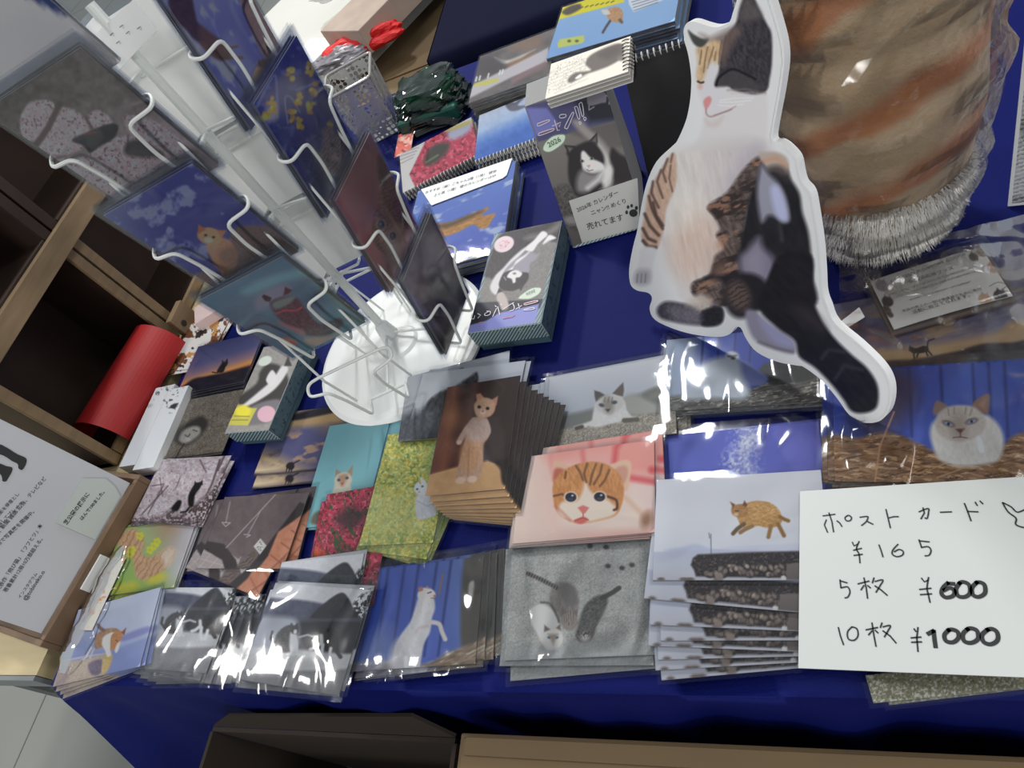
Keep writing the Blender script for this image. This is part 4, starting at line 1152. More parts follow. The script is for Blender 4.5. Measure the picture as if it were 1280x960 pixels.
def p_rackflower(A):
    A.at(300, 0, 5.333); A.fill((52, 58, 120))
    A.tex(None, 14, .1, 3); A.spots(None, (96, 104, 160), .1, .6, 5, al=.5)
    A.line([(110, 720), (200, 540), (240, 520), (250, 780)], (130, 136, 176), 2.6, 1.5, .7); A.line([(320, 820), (300, 660), (340, 650), (400, 750)], (140, 146, 180), 2, 1, .7); A.line([(380, 600), (460, 570), (560, 530)], (150, 154, 186), 3, 1.5, .7)
    A.poly([(160, 800), (180, 720), (250, 720), (240, 800)], (170, 168, 178), 4, al=.8)
    random.seed(9)
    for cx, cy, r in ((340, 490, 34), (470, 460, 30), (210, 700, 34), (170, 760, 24), (390, 660, 28), (490, 600, 34), (350, 780, 34), (400, 820, 24), (470, 720, 28), (600, 840, 18)):
        for k in range(9): A.ell(cx + random.uniform(-r, r) * .7, cy + random.uniform(-r, r) * 1.3, 13, 16, random.choice([(196, 148, 52), (214, 176, 80), (160, 118, 50)]), random.uniform(0, 90), 1)
    A.at(380, 140, 5.333)
    h = A.poly([(90, 300), (110, 260), (130, 180), (120, 120), (180, 100), (230, 160), (290, 260), (300, 330), (260, 420), (200, 430), (120, 370)], (140, 120, 126), 2.5); A.tex(h, 26, .5, 3); A.stripes(h, (90, 72, 80), 0, 4, 35, .35, 2, .6)
    A.poly([(60, 290), (50, 230), (110, 280), (110, 330)], (120, 110, 100), 1.2, sm=False); A.ell(186, 220, 16, 10, (50, 42, 50), 60, .9); A.ell(160, 322, 16, 10, (50, 42, 50), 60, .9); A.ell(215, 300, 24, 20, (190, 170, 176), 0, 3); A.ell(226, 294, 7, 6, (110, 70, 80), 0, 1)


def p_rackpink(A):
    A.at(380, 140, 5.333); A.fill((158, 98, 100))
    A.grad((300, 400), (700, 900), [(0, (150, 92, 94)), (1, (176, 112, 114))]); A.poly([(200, 660), (450, 160), (500, 300), (470, 620), (400, 800), (330, 860)], (156, 98, 102), 4, sm=False)
    h = A.poly([(500, 300), (560, 380), (680, 560), (700, 640), (690, 760), (650, 860), (600, 960), (520, 930), (470, 860), (455, 760), (470, 660), (500, 600)], (140, 98, 78), 2); A.tex(h, 26, .5, 3); A.stripes(h, (96, 62, 50), 0, 5, 60, .35, 3, .5)
    A.poly([(495, 290), (560, 360), (560, 470), (510, 460)], (96, 64, 56), 3); A.poly([(580, 760), (660, 760), (650, 880), (600, 960), (540, 900)], (190, 140, 124), 5, al=.7)
    for x, y, r in ((513, 752, 24), (592, 828, 20)): A.ell(x, y, r + 8, r + 12, (176, 140, 116), 0, 1.5); A.ell(x, y, r, r + 6, (40, 34, 36), 0, 1); A.ell(x - 3, y - 6, 6, 7, (120, 110, 110), 0, .8)
    A.ell(516, 845, 12, 10, (196, 110, 100), 0, 1.5)


def p_rackdark(A):
    A.at(400, 320, 5.333); A.fill((96, 84, 90))
    A.grad((700, 0), (800, 640), [(0, (124, 110, 122)), (.5, (104, 92, 96)), (1, (84, 66, 62))]); A.tex(None, 16, .1, 3); A.poly([(730, 90), (830, 80), (880, 200), (830, 300), (750, 220)], (52, 58, 72), 4, al=.9); A.poly([(780, 300), (840, 300), (800, 400)], (44, 40, 76), 3, al=.8)
    A.line([(680, 400), (820, 410)], (60, 50, 50), 1.5, 1)


def p_rescue(A):
    A.at(1040, 280, 5.333); A.fill((214, 210, 206))
    for cx, cy, r, c in ((945, 215, 34, (92, 84, 74)), (1000, 175, 40, (120, 100, 84)), (1070, 285, 40, (166, 112, 76)), (330, 405, 44, (150, 136, 146)), (370, 510, 40, (66, 58, 56)), (360, 570, 36, (84, 76, 74)), (1020, 500, 46, (186, 156, 130)), (1125, 475, 50, (44, 42, 44)), (390, 600, 20, (90, 80, 80))):
        m = A.ell(cx, cy, r, r * .8, c, 30, 1); A.tex(m, 40, .9, int(cx)); A.poly([(cx - r * .6, cy - r * .4), (cx - r * .5, cy - r * 1.2), (cx, cy - r * .6), (cx + r * .4, cy - r * 1.1), (cx + r * .5, cy - r * .3)], c, .7, sm=False)
    A.line([(1050, 410), (1110, 380), (1170, 400), (1130, 430), (1170, 440)], (110, 108, 110), .9, .5)


def p_strip(A):
    A.fill((150, 146, 120)); A.tex(None, 60, .5, 3); A.spots(None, (236, 234, 226), .4, .58, 7, al=.8)


def p_stickers(A):
    A.fill((226, 222, 218)); A.spots(None, (120, 74, 50), .06, .54, 4, w=.03); A.spots(None, (196, 144, 84), .07, .62, 14, w=.03); A.spots(None, (60, 54, 52), .14, .66, 24, w=.03)


def p_greenbirds(A):
    A.at(0, 600, 5.333); A.fill((196, 200, 130)); A.poly([(790, 290), (770, 270), (800, 210), (830, 170), (860, 190), (850, 240)], (70, 72, 66), 1); A.ell(885, 140, 26, 18, (130, 122, 80), 30, 2); A.line([(775, 350), (795, 350)], (70, 66, 70), 2)


def p_padtop(A):
    A.at(160, 380, 7.11); A.fill((226, 228, 230)); A.spots(A.poly([(240, 780), (470, 720), (460, 800), (440, 930), (330, 960), (250, 860)], None, 3), (70, 70, 72), .3, .6, 4, al=.8); A.poly([(370, 920), (400, 890), (440, 885), (420, 925)], (60, 60, 62), 1); A.ell(190, 905, 26, 12, (150, 150, 152), -20, 1.5, .6)


def p_orangeprint(A):
    A.fill((222, 112, 96)); A.spots(None, (240, 190, 176), .2, .55, 4); A.spots(None, (150, 60, 60), .2, .62, 14)
# ------------------------------------------------------------------ camera, world, lights
cam = bpy.data.cameras.new('camera'); co_ = bpy.data.objects.new('camera', cam); COL.objects.link(co_)
cam.sensor_width = 36.0; cam.lens = F_PX / 1280 * 36.0; cam.clip_start = 0.01
Mx = Matrix.Identity(4)
for i in range(3):
    Mx[i][0] = CM[0][i]; Mx[i][1] = CM[1][i]; Mx[i][2] = -CM[2][i]; Mx[i][3] = CP[i]
co_.matrix_world = Mx
SC.camera = co_
W_ = bpy.data.worlds.new('hall'); SC.world = W_; W_.use_nodes = True
W_.node_tree.nodes['Background'].inputs['Color'].default_value = (0.86, 0.93, 1.0, 1)
W_.node_tree.nodes['Background'].inputs['Strength'].default_value = 0.42
SC.view_settings.view_transform = 'Standard'; SC.view_settings.look = 'None'; SC.view_settings.gamma = 1.0
SC.view_settings.use_curve_mapping = False; SC.view_settings.exposure = 0.0
try:
    SC.cycles.transparent_max_bounces = 24; SC.cycles.max_bounces = 8; SC.cycles.caustics_reflective = False; SC.cycles.caustics_refractive = False
    SC.cycles.sample_clamp_indirect = 6.0
except Exception: pass


def lamp(name, loc, tgt, size, energy, col=(1, 1, 1), sy=None, spread=180):
    l = bpy.data.lights.new(name, 'AREA'); l.energy = energy; l.color = col; l.spread = math.radians(spread)
    l.size = size
    if sy: l.shape = 'RECTANGLE'; l.size_y = sy
    o = bpy.data.objects.new(name, l); COL.objects.link(o)
    d = Vector(tgt) - Vector(loc)
    o.matrix_world = Matrix.Translation(Vector(loc)) @ d.to_track_quat('-Z', 'Y').to_matrix().to_4x4()


lamp('ceiling_or_fill_lamp', (-2.3, 3.5, 3.5), (-0.3, 0.5, T), 0.30, 62, (1.0, 0.97, 0.92))
lamp('ceiling_or_fill_lamp', (-0.72, 2.45, 3.5), (-0.3, 0.5, T), 0.26, 44, (0.95, 0.98, 1.0), 0.45)
lamp('ceiling_or_fill_lamp', (-3.0, 0.72, 3.5), (-0.5, 0.5, T), 0.26, 40, (1.0, 0.98, 0.95), 0.9)
lamp('ceiling_or_fill_lamp', (1.4, 1.2, 3.5), (0, 0.4, T), 0.30, 13, (1.0, 0.99, 0.96), 1.2)
lamp('ceiling_or_fill_lamp', (0.6, -6.0, 3.3), (-0.5, 0.5, T), 0.8, 85, (1.0, 0.98, 0.96), 1.0)  # fill light added far in front to brighten the rack's front-facing cards
lamp('ceiling_or_fill_lamp', (5.5, 0.2, 3.3), (-0.5, 0.5, T), 0.8, 75, (1.0, 0.98, 0.96), 1.0)  # fill light added far right to brighten the rack's right-facing cards
lamp('ceiling_or_fill_lamp', (-0.6, -1.8, 3.4), (-0.5, 0.5, T), 0.5, 16, (1.0, 0.99, 0.97), 1.0)  # unseen fill light behind the camera that lifts the dim rack cards

# ------------------------------------------------------------------ setting
NAVY = mat('navy_cloth', (12, 21, 88), 0.6, spec=0.10, bump=0.25, bscale=420, sheen=0.0)
TILE = mat('floor_tile', (150, 152, 146), 0.45, var=0.05, vscale=3)
b = MB().box((0, 1.5, -0.02), (16, 16, 0.04)); o = b.build('floor', TILE); o['kind'] = 'structure'
v = []
jm = MB()
for k in range(-8, 9):
    jm.box((k * 0.9 - 0.25, 1.5, 0.0004), (0.004, 14, 0.0008)); jm.box((0, 1.5 + k * 0.9 - .1, 0.0004), (14, 0.004, 0.0008))
o = jm.build('trim_1', mat('tile_joint', (108, 110, 106), 0.7)); o['kind'] = 'structure'

# tablecloth over the sales table
TX0, TX1, TY0, TY1 = -0.972, 1.25, 0.127, 1.29


def drape():
    v = []; f = []
    xs = np.concatenate([np.linspace(TX0, 0.35, 150), np.linspace(0.37, TX1, 30)]); ys = np.linspace(TY0 + 0.006, TY1, 60)
    nx = len(xs)
    rows = []
    for y in ys[::-1]:
        rows.append([(x - 0.03 * (y - TY0) * (x < -0.9), y, -0.0012 + 0.0007 * math.sin(23 * x + 7 * y) * math.sin(17 * y + 3 * x)) for x in xs])
    L = 0.46
    for k in range(34):
        t = k / 33.0; z = -0.0015 - t * L
        r = []
        for x in xs:
            fl = max(0.0, 1 - (x - TX0) / 0.17) ** 1.4
            out = 0.006 * (1 - math.exp(-t * 40))
            y = TY0 + 0.006 - out - fl * 0.40 * t * L * 1.02 + min(1, t * 8) * (0.0045 * math.sin(x * 31 + 1.3 * math.sin(x * 9)) + 0.002 * math.sin(x * 83 + 4 * t))
            r.append((x, y, z))
        rows.append(r)
    for r in rows: v += r
    for j in range(len(rows) - 1):
        for i in range(nx - 1):
            a = j * nx + i; f.append((a, a + nx, a + nx + 1, a + 1))
    # left side drop
    b0 = len(v); n = len(ys)
    for k in range(8):
        for y in ys:
            v.append((TX0 - 0.03 * (y - TY0) - 0.002 * min(1, k), y - 0.0, -0.0012 - 0.3 * k / 7))
    for k in range(7):
        for i in range(n - 1):
            a = b0 + k * n + i; f.append((a, a + 1, a + n + 1, a + n))
    return [(x, y, z + T) for x, y, z in v], f


vv, ff = drape()
o = obj('tablecloth', vv, ff, NAVY, smooth=True, world=True)
tag(o, 'glossy navy blue cloth draped over the sales table with its front edge hanging', 'tablecloth')
tb = empty('sales_table', (0.1, 0.7, 0), 'long folding table hidden under the navy cloth that carries the postcards', 'table')
MB().box((0.14, 0.71, T - 0.02), (2.2, 1.13, 0.03)).build('tabletop', mat('laminate', (200, 196, 188), 0.5), tb)
for x, y in ((-0.9, 0.35), (-0.9, 1.1), (1.1, 0.35), (1.1, 1.1)):
    MB().tube([(x, y, 0), (x, y, T - 0.035)], 0.014).build('leg', mat('grey_metal', (130, 132, 134), 0.4, 0.7), tb)

# neighbouring wood topped table
WOOD = mat('pale_wood', (196, 178, 134), 0.45, var=0.10, vscale=5, stretch=(1, 7, 1))
t2 = empty('wooden_table', (-1.5, 0.65, 0), 'pale wood topped table with grey edge standing left of the navy cloth', 'table')
MB().box((-1.513, 0.66, T - 0.016), (1.0, 1.03, 0.028)).build('tabletop', WOOD, t2)
MB().box((-1.513, 0.141, T - 0.018), (1.0, 0.006, 0.034)).box((-1.513, 0.17, T - 0.06), (0.98, 0.02, 0.05)).build('table_edge', mat('grey_edge', (120, 124, 124), 0.5), t2)
for x, y in ((-1.9, 0.25), (-1.06, 0.3), (-1.9, 1.1), (-1.06, 1.1)):
    MB().tube([(x, y, 0), (x, y, T - 0.035)], 0.014).build('leg', MATS['grey_metal'], t2)

# stacked crates, open towards the table
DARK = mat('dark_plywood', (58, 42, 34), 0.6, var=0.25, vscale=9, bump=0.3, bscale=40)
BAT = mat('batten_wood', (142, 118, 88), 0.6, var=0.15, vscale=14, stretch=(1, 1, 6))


def crate(x1, y0, y1, z0, z1, depth, label, op=0.018, bm_=None):
    c = empty('wooden_crate', (x1 - depth / 2, (y0 + y1) / 2, T + z0), label, 'crate', 'stacked wooden crates on the left table')
    x0 = x1 - depth; th = 0.008
    g = 0.0015
    B = MB()
    B.box((x0 + th / 2, (y0 + y1) / 2, T + (z0 + z1) / 2), (th, y1 - y0 - 2 * g, z1 - z0 - 2 * g))
    B.box(((x0 + x1) / 2, y0 + th / 2 + g, T + (z0 + z1) / 2), (depth, th, z1 - z0 - 2 * g)).box(((x0 + x1) / 2, y1 - th / 2 - g, T + (z0 + z1) / 2), (depth, th, z1 - z0 - 2 * g))
    B.box(((x0 + x1) / 2, (y0 + y1) / 2, T + z0 + th / 2 + g), (depth, y1 - y0 - 2 * g, th)).box(((x0 + x1) / 2, (y0 + y1) / 2, T + z1 - th / 2 - g), (depth, y1 - y0 - 2 * g, th))
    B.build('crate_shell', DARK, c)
    for (ya, yb, za, zb) in ((y0 + g, y0 + g + op, z0 + g, z1 - g), (y1 - g - op, y1 - g, z0 + g, z1 - g), (y0 + op + 2 * g, y1 - op - 2 * g, z1 - g - op, z1 - g), (y0 + op + 2 * g, y1 - op - 2 * g, z0 + g, z0 + g + op)):
        MB().box((x1 + 0.004, (ya + yb) / 2, T + (za + zb) / 2), (0.008, yb - ya, zb - za)).build('front_batten', bm_ or BAT, c, bevel=0.001)
    return c


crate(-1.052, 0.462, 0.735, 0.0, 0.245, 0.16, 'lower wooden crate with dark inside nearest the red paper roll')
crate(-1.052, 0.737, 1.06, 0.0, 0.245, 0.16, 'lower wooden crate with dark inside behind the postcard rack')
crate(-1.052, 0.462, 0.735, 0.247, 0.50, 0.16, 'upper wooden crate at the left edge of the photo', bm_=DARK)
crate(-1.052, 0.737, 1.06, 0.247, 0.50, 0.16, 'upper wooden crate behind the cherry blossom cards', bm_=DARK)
# cross batten and hinge plate
o = MB().box((-1.037, 0.70, T + 0.246), (0.010, 0.50, 0.034)).build('cross_batten', BAT, bevel=0.001)
tag(o, 'light wooden cross batten running over the joint of the stacked crates', 'batten')
o = MB().box((-1.02, 0.745, T + 0.022), (0.012, 0.05, 0.044)).tube([(-1.016, 0.735, T + 0.02), (-1.012, 0.735, T + 0.02)], 0.006, 12, mi=1).build('wooden_block', [BAT, DARK], bevel=0.001)
tag(o, 'small wooden block with a dark hole at the foot of the crates', 'block')

# ------------------------------------------------------------------ sign on the left, leaning against the crates
c1 = un(163, 604, .03); c2 = un(52, 792, .03)
ex = unit(c1 - c2); bk = np.cross([0, 0, 1.0], ex); th = math.radians(12)
uu = math.cos(th) * np.array([0, 0, 1.0]) + math.sin(th) * bk
SW, SH = 0.2205, 0.312
sgS = Sheet(c2 + ex * SW / 2 + uu * SH / 2, ex, uu)
INK = mat('black_ink', (26, 26, 28), 0.5); INKS = mat('print_ink', (66, 66, 68), 0.5)
PANEL = mat('grey_white_board', (186, 187, 190), 0.5)
sg = empty('info_board', sgS.pt(0, -SH / 2), 'pale grey information board with Japanese text and black cat legs leaning at left', 'sign')
MB().prism([sgS.pt(-SW / 2, -SH / 2), sgS.pt(SW / 2, -SH / 2), sgS.pt(SW / 2, SH / 2), sgS.pt(-SW / 2, SH / 2)], sgS.n, 0.006).build('board', PANEL, sg, bevel=0.0008)
LG = []
for q in ([(-40, 300), (0, 302), (40, 322), (85, 350), (125, 368), (133, 384), (124, 412), (108, 430), (92, 420), (88, 400), (60, 385), (30, 365), (0, 352), (-40, 350)], [(-40, 390), (0, 398), (30, 410), (60, 418), (58, 440), (44, 465), (30, 486), (12, 485), (10, 470), (0, 450), (-40, 440)]):
    P = spline([(x / 4, 480 + y / 4) for x, y in q]); LG.append([sgS.pt(*sgS.loc(*p), 0.0006) for p in P])
lg = MB()
for q in LG: lg.prism(q, sgS.n, 0.0003)
lg.build('cat_silhouette', INK, sg)
K5 = (0, 600, 5.333)
for body, a, b_ in (('猫の撮影を得意とし', (-60, 300), (130, 95)), ('飛び猫してブレイク。', (-60, 355), (165, 150)), ('テレビ 新聞 雑誌 広告、テレビなど', (-60, 420), (310, -10)), ('各地で写真展を開催中。', (-40, 470), (230, 215)), ('代表作「飛び猫」「フフとツ」本', (-10, 745), (285, 300)), ('著書累計12冊10万部超える。', (40, 750), (285, 395)), ('インスタグラム', (135, 790), (250, 625)), ('@tobineko.o', (175, 805), (300, 612))):
    text(sgS, body, a, b_, INKS, sg, k=K5, bold=0.012)
nt_ = [sgS.pt(*sgS.loc(x / 5.333, 600 + y / 5.333), 0.0016) for x, y in ((370, 285), (632, 398), (800, 110), (760, 40), (700, -10), (545, -10))]
nb = MB().prism(nt_, sgS.n, 0.0008).build('taped_note', mat('note_paper', (186, 192, 186), 0.5), sg)
text(sgS, '芝公園の展示に', (440, 300), (595, 95), INK, sg, k=K5, h=0.0019, bold=0.02)
text(sgS, 'はんで100ました。', (545, 268), (695, 82), INK, sg, k=K5, h=0.0019, bold=0.02)
# low crate tray the board stands in
tr_ = empty('wooden_tray', (-1.15, 0.30, T), 'low dark wooden tray that the grey information board stands in', 'tray')
R_ = np.stack([ex, bk, np.array([0, 0, 1.0])], 1)
cc = (c1 + c2) / 2 + bk * 0.09; cc[2] = T + 0.016
TRW = mat('tray_wood', (112, 88, 66), 0.6, var=0.2, vscale=20)
B = MB(); B.box(cc + np.array([0, 0, -0.013]), (0.236, 0.19, 0.005), R_)
B.build('tray_floor', TRW, tr_)
for s in (-1, 1):
    MB().box(cc + ex * s * 0.121, (0.008, 0.206, 0.030), R_).build('tray_side', TRW, tr_, bevel=0.001)
    MB().box(cc + bk * s * 0.099, (0.234, 0.008, 0.030), R_).build('tray_rim', TRW, tr_, bevel=0.001)
MB().box(cc - bk * 0.105 - ex * 0.02 + np.array([0, 0, 0.0]), (0.05, 0.003, 0.014), R_).build('white_label', WHITE, tr_)

# red paper roll
def rolled(name, pts_px, z, m, label, cat, r=0.035, arc=250):
    a = un(*pts_px[0], z); b = un(*pts_px[1], z); d = unit(b - a); x = unit(np.cross(d, [0, 0, 1.0])); y = np.cross(x, d)
    if y[2] < 0: y = -y
    v = []; n = 28
    for k in range(n + 1):
        t = math.radians(-arc / 2 + arc * k / n) ; p = r * (math.sin(t) * x + math.cos(t) * y)
        v += [a + p, b + p, a + p * 0.985, b + p * 0.985]
    f = []
    for k in range(n):
        q = 4 * k; f += [(q, q + 4, q + 5, q + 1), (q + 2, q + 3, q + 7, q + 6), (q, q + 2, q + 6, q + 4), (q + 1, q + 5, q + 7, q + 3)]
    f += [(0, 1, 3, 2), (4 * n, 4 * n + 2, 4 * n + 3, 4 * n + 1)]
    return tag(obj(name, v, f, m, smooth=False, world=True), label, cat)


RED = mat('red_paper', (176, 34, 34), 0.55)
rolled('paper_roll', ((134, 548), (206, 428)), 0.018, RED, 'rolled sheet of red paper lying in front of the dark wooden crates', 'paper roll', 0.052, 190)

# ------------------------------------------------------------------ flat piles on the table
S = {}
S['lying'], _ = pile('postcard', 'postcard of a pale siamese cat lying on gravel under a grey sky', [(687, 465), (838, 442), (849, 550), (681, 567)], .0075, (.148, .1), p_gravelcat,
     [(-.006, .003, .5), (-.012, -.002, 1), (-.028, -.004, -.6), (.010, .006, .4), (.014, .002, -.8)], group='siamese on gravel postcards')
pile('postcard', 'postcard of an orange striped kitten face with dark eyes on pink', [(653.7, 572.5), (816, 549), (815, 666), (644, 679)], .0185, (.148, .1), p_kitten,
     [(-.0035, -.001, .5), (.009, .011, 1.2), (-.004, -.002, .2), (-.006, -.003, -.5), (.006, .002, .6)], group='pink kitten postcards', step=.00065)
pile('postcard', 'postcard of three cats seen from above on grey asphalt', [(652, 690), (803, 676), (808, 810), (645, 815)], .0095, (.148, .112), p_threecats,
     [(.004, .008, .8), (-.004, -.006, -1.5), (-.008, .003, 2), (.006, .003, -1), (.002, -.013, 3), (.005, -.004, 0)], group='three cats postcards', smt=WRINKLED, step=.0007)
pile('postcard', 'postcard of a deep blue sky with a wisp of white cloud', [(829, 552), (1035, 521), (1030, 640), (824, 662)], .0030, (.148, .1), p_bluesky, [(.006, .002, 1)], group='blue sky postcards', smt=WRINKLED)
pile('postcard', 'postcard of a ginger cat leaping over sea wall blocks', [(822, 603), (1030, 588), (1032, 716), (816, 729)], .0190, (.148, .1), p_leap_sea,
     [(-.004, -.022, -4.5), (-.001, -.040, -1), (.006, -.049, 2.2), (-.003, -.056, 0), (.002, -.062, 4), (-.002, -.068, 6), (.001, -.073, 8)], group='leaping ginger cat postcards', step=.00065)
pile('postcard', 'glossy sleeved postcard of a white cat by a blue fence under the standee', [(842, 422), (1020, 405), (1045, 506), (823, 513)], .0080, (.165, .094), p_fence_back,
     [(.004, -.003, -.5), (-.003, -.004, .4)], group='white cat postcards below the standee', smt=WRINKLED)
pile('postcard', 'sleeved print of a squinting white siamese cat sitting in straw', [(1066, 468), (1300, 440), (1300, 598), (1062, 611)], .0120, (.170, .118), p_strawcat,
     [(-.006, .002, .5), (-.010, -.001, -.4), (-.003, -.003, .8)], group='straw cat prints', smt=WRINKLED, step=.00065)
pile('postcard', 'sleeved print of a dark cat on a hill under dusky clouds', [(1040, 400), (1290, 330), (1300, 440), (1060, 470)], .0055, (.170, .098), p_dusk, [(.003, .003, 1)], group='dusk cat prints')
pile('postcard', 'grey sleeved postcard showing the back of a dark tabby cat', [(530, 470), (652, 452), (650, 542), (500, 545)], .0175, (.148, .1), p_greyback, [(-.018, .010, 8), (.004, .004, -3)], group='grey tabby back postcards')
pile('postcard', 'postcard of a pale siamese cat against a plain turquoise wall', [(411, 542), (486, 532), (450, 640), (382, 650)], .0065, (.1, .148), p_teal, [(.017, -.004, -1.5)], group='turquoise wall postcards')
pile('postcard', 'postcard of a dusk sky with a black cat on the horizon', [(348, 512), (458, 495), (432, 590), (300, 606)], .0045, (.148, .1), p_skycat, [(.004, -.018, 2)], group='dusk sky postcards')
pile('postcard', 'postcard of a small white cat among yellow blossom', [(492, 562), (566, 545), (535, 655), (452, 668)], .0110, (.1, .148), p_yellowflower, [(.006, -.012, -8), (.012, -.016, -12), (.018, -.018, -15)], group='yellow blossom postcards')
pile('postcard', 'postcard of red flowers with dark leaves', [(408, 634), (490, 620), (462, 736), (384, 748)], .0092, (.1, .148), p_redflower, [(-.004, -.006, 3)], group='red flower postcards')
pile('postcard', 'postcard of an orange kitten standing upright on hind legs', [(561, 485), (651, 470), (624, 609), (536, 620)], .0245, (.1, .148), p_brownkitten,
     [(.007, -.008, -1), (.013, -.014, -2), (.019, -.019, -3.2), (.025, -.023, -4.4), (.030, -.027, -5.6), (.035, -.030, -6.8), (.041, -.033, -8), (.046, -.035, -9)], group='standing kitten postcards', step=.00065)
pile('postcard', 'postcard of a cat on steps beside orange boards', [(285, 622), (392, 606), (352, 708), (236, 722)], .0110, (.148, .1), p_deck, [(-.012, -.018, -14), (-.022, .002, 4), (.010, .004, 5)], group='cat on steps postcards')
pile('postcard', 'postcard of a black cat in pink white cherry blossom', [(192, 584), (306, 560), (262, 645), (151, 656)], .0110, (.148, .1), p_cherry, [(.006, -.003, -4), (-.002, -.004, 2)], group='cherry blossom postcards')
pile('postcard', 'postcard of a ginger tail curling among yellow flowers on green', [(152, 662), (246, 652), (219, 726), (120, 745)], .0085, (.148, .1), p_tail, [(.004, .002, -3), (.006, -.008, -2)], group='ginger tail postcards')
pile('postcard', 'postcard of a brown and white cat on a rock above the sea', [(101, 766), (199, 735), (172, 827), (67, 859)], .0100, (.148, .1), p_rockcat, [(.004, -.003, 3), (.010, -.005, 5), (.014, -.008, 7)], group='rock cat postcards')
pile('postcard', 'small black and white postcard of two cats, left one by the rock cat', [(204, 724), (290, 737), (252, 852), (168, 835)], .0070, (.135, .1), p_pair_left, [(-.003, -.004, -4), (.012, -.008, -2), (.024, -.010, 0), (.036, -.010, 2), (.048, -.010, 4)], group='left monochrome pair postcards', smt=WRINKLED)
pile('postcard', 'black and white postcard of two cats under a cone hill in shiny film', [(343, 735), (459, 743), (430, 868), (300, 838)], .0185, (.140, .108), p_pair_front, [(.003, .004, 1), (-.004, -.004, 3)], group='front monochrome pair postcards', smt=WRINKLED, step=.00065)
pile('postcard', 'black and white postcard with the hill tip showing behind the front one', [(362, 704), (448, 692), (420, 800), (330, 812)], .0120, (.120, .1), p_pair_upper, [(.004, .003, 2)], group='rear monochrome pair postcards')
pile('postcard', 'postcard of a white cat rearing up before a blue fence', [(462, 710), (600, 694), (590, 832), (438, 842)], .0090, (.148, .108), p_whitecat,
     [(.008, .003, 1), (.016, .001, 2), (.005, -.004, 1.5), (.024, .004, 3), (.002, -.004, 3)], group='blue fence postcards', smt=WRINKLED, step=.00065)
pile('postcard', 'framed print of a cat silhouette against an orange sunset', [(250, 430), (325, 418), (300, 478), (228, 492)], .0120, (.148, .1), p_sunset, [(0, -.003, .5), (.001, -.008, 0), (0, -.012, 0)], group='sunset cat prints')
pile('postcard', 'print of a cat peeping from a hole in a gravel wall', [(222, 502), (312, 486), (283, 562), (186, 578)], .0085, (.148, .11), p_stone, [(-.003, -.004, .6)], group='gravel hole prints')
pile('postcard', 'green card with dark bird shapes showing under the cherry blossom card', [(158, 622), (212, 618), (166, 702), (118, 700)], .0040, (.075, .11), p_greenbirds, sleeve=False)
pile('postcard', 'narrow olive card strip peeping out under the price sign', [(1104, 838), (1290, 846), (1300, 858), (1110, 856)], .0040, (.12, .02), p_strip, [(.01, -.001, 1)], group='olive card strips')
pile('sticker_sheet', 'white sheet of brown cat stickers beside the red roll', [(240, 398), (292, 392), (262, 456), (204, 462)], .0060, (.10, .12), p_stickers, [(-.008, -.006, 4), (.006, .01, -5)], cat='sticker sheet', group='brown cat sticker sheets', sleeve=False)

# white pads
for i, (q, lab) in enumerate((([(184, 492), (222, 484), (196, 574), (136, 578)], 'white note pad with a faint drawing at its top left of the gravel print'), ([(202, 490), (236, 486), (216, 580), (152, 584)], 'front white note pad whose top corner carries a grey sketch'))):
    s, w, h = flat_sheet(q, .020 + .001 * i)
    pd = empty('note_pad', s.pt(0, 0, -.02), lab, 'note pad', rot=None)
    wp = .045; hp = .148
    MB().box(s.pt(0, 0, -.0098), (wp, hp, .0185), np.stack([s.x, s.y, s.n], 1)).build('pages', WHITE, pd)
    me = print_mesh('cover', s, wp, hp, p_padtop, .001, .0006)
    place('cover', me, pd, inv_of(pd) @ s.mat(), False)

# clear tube bag with orange cat
s, w, h = flat_sheet([(140, 700), (168, 694), (96, 826), (72, 826)], .012)
tbg = empty('plastic_bag', s.pt(0, 0, -.01), 'clear plastic bag with a small orange cat print left of the rock cat card', 'bag')
v = []; f = []
for j in range(19):
    for i in range(13):
        a = 2 * math.pi * i / 12; y = (j / 18 - .5) * .17; r = .018 * (1 + .1 * math.sin(j * 1.7 + i)) * min(1, .45 + 4 * min(j, 18 - j) / 18)
        v.append(s.pt(r * 1.25 * math.cos(a), y, r * .55 * math.sin(a)))
for j in range(18):
    for i in range(12): q = j * 13 + i; f.append((q, q + 1, q + 14, q + 13))
obj('film', v, f, CRINKLE, tbg, True, world=True)
cs = Sheet(s.pt(0, .02, 0), s.x, s.y)
place('printed_insert', print_mesh('printed_insert', cs, .026, .10, lambda A: (A.fill((216, 212, 200)), A.spots(None, (214, 132, 70), .12, .6, 4, w=.03)), .002, .0005), tbg, inv_of(tbg) @ cs.mat(), False)

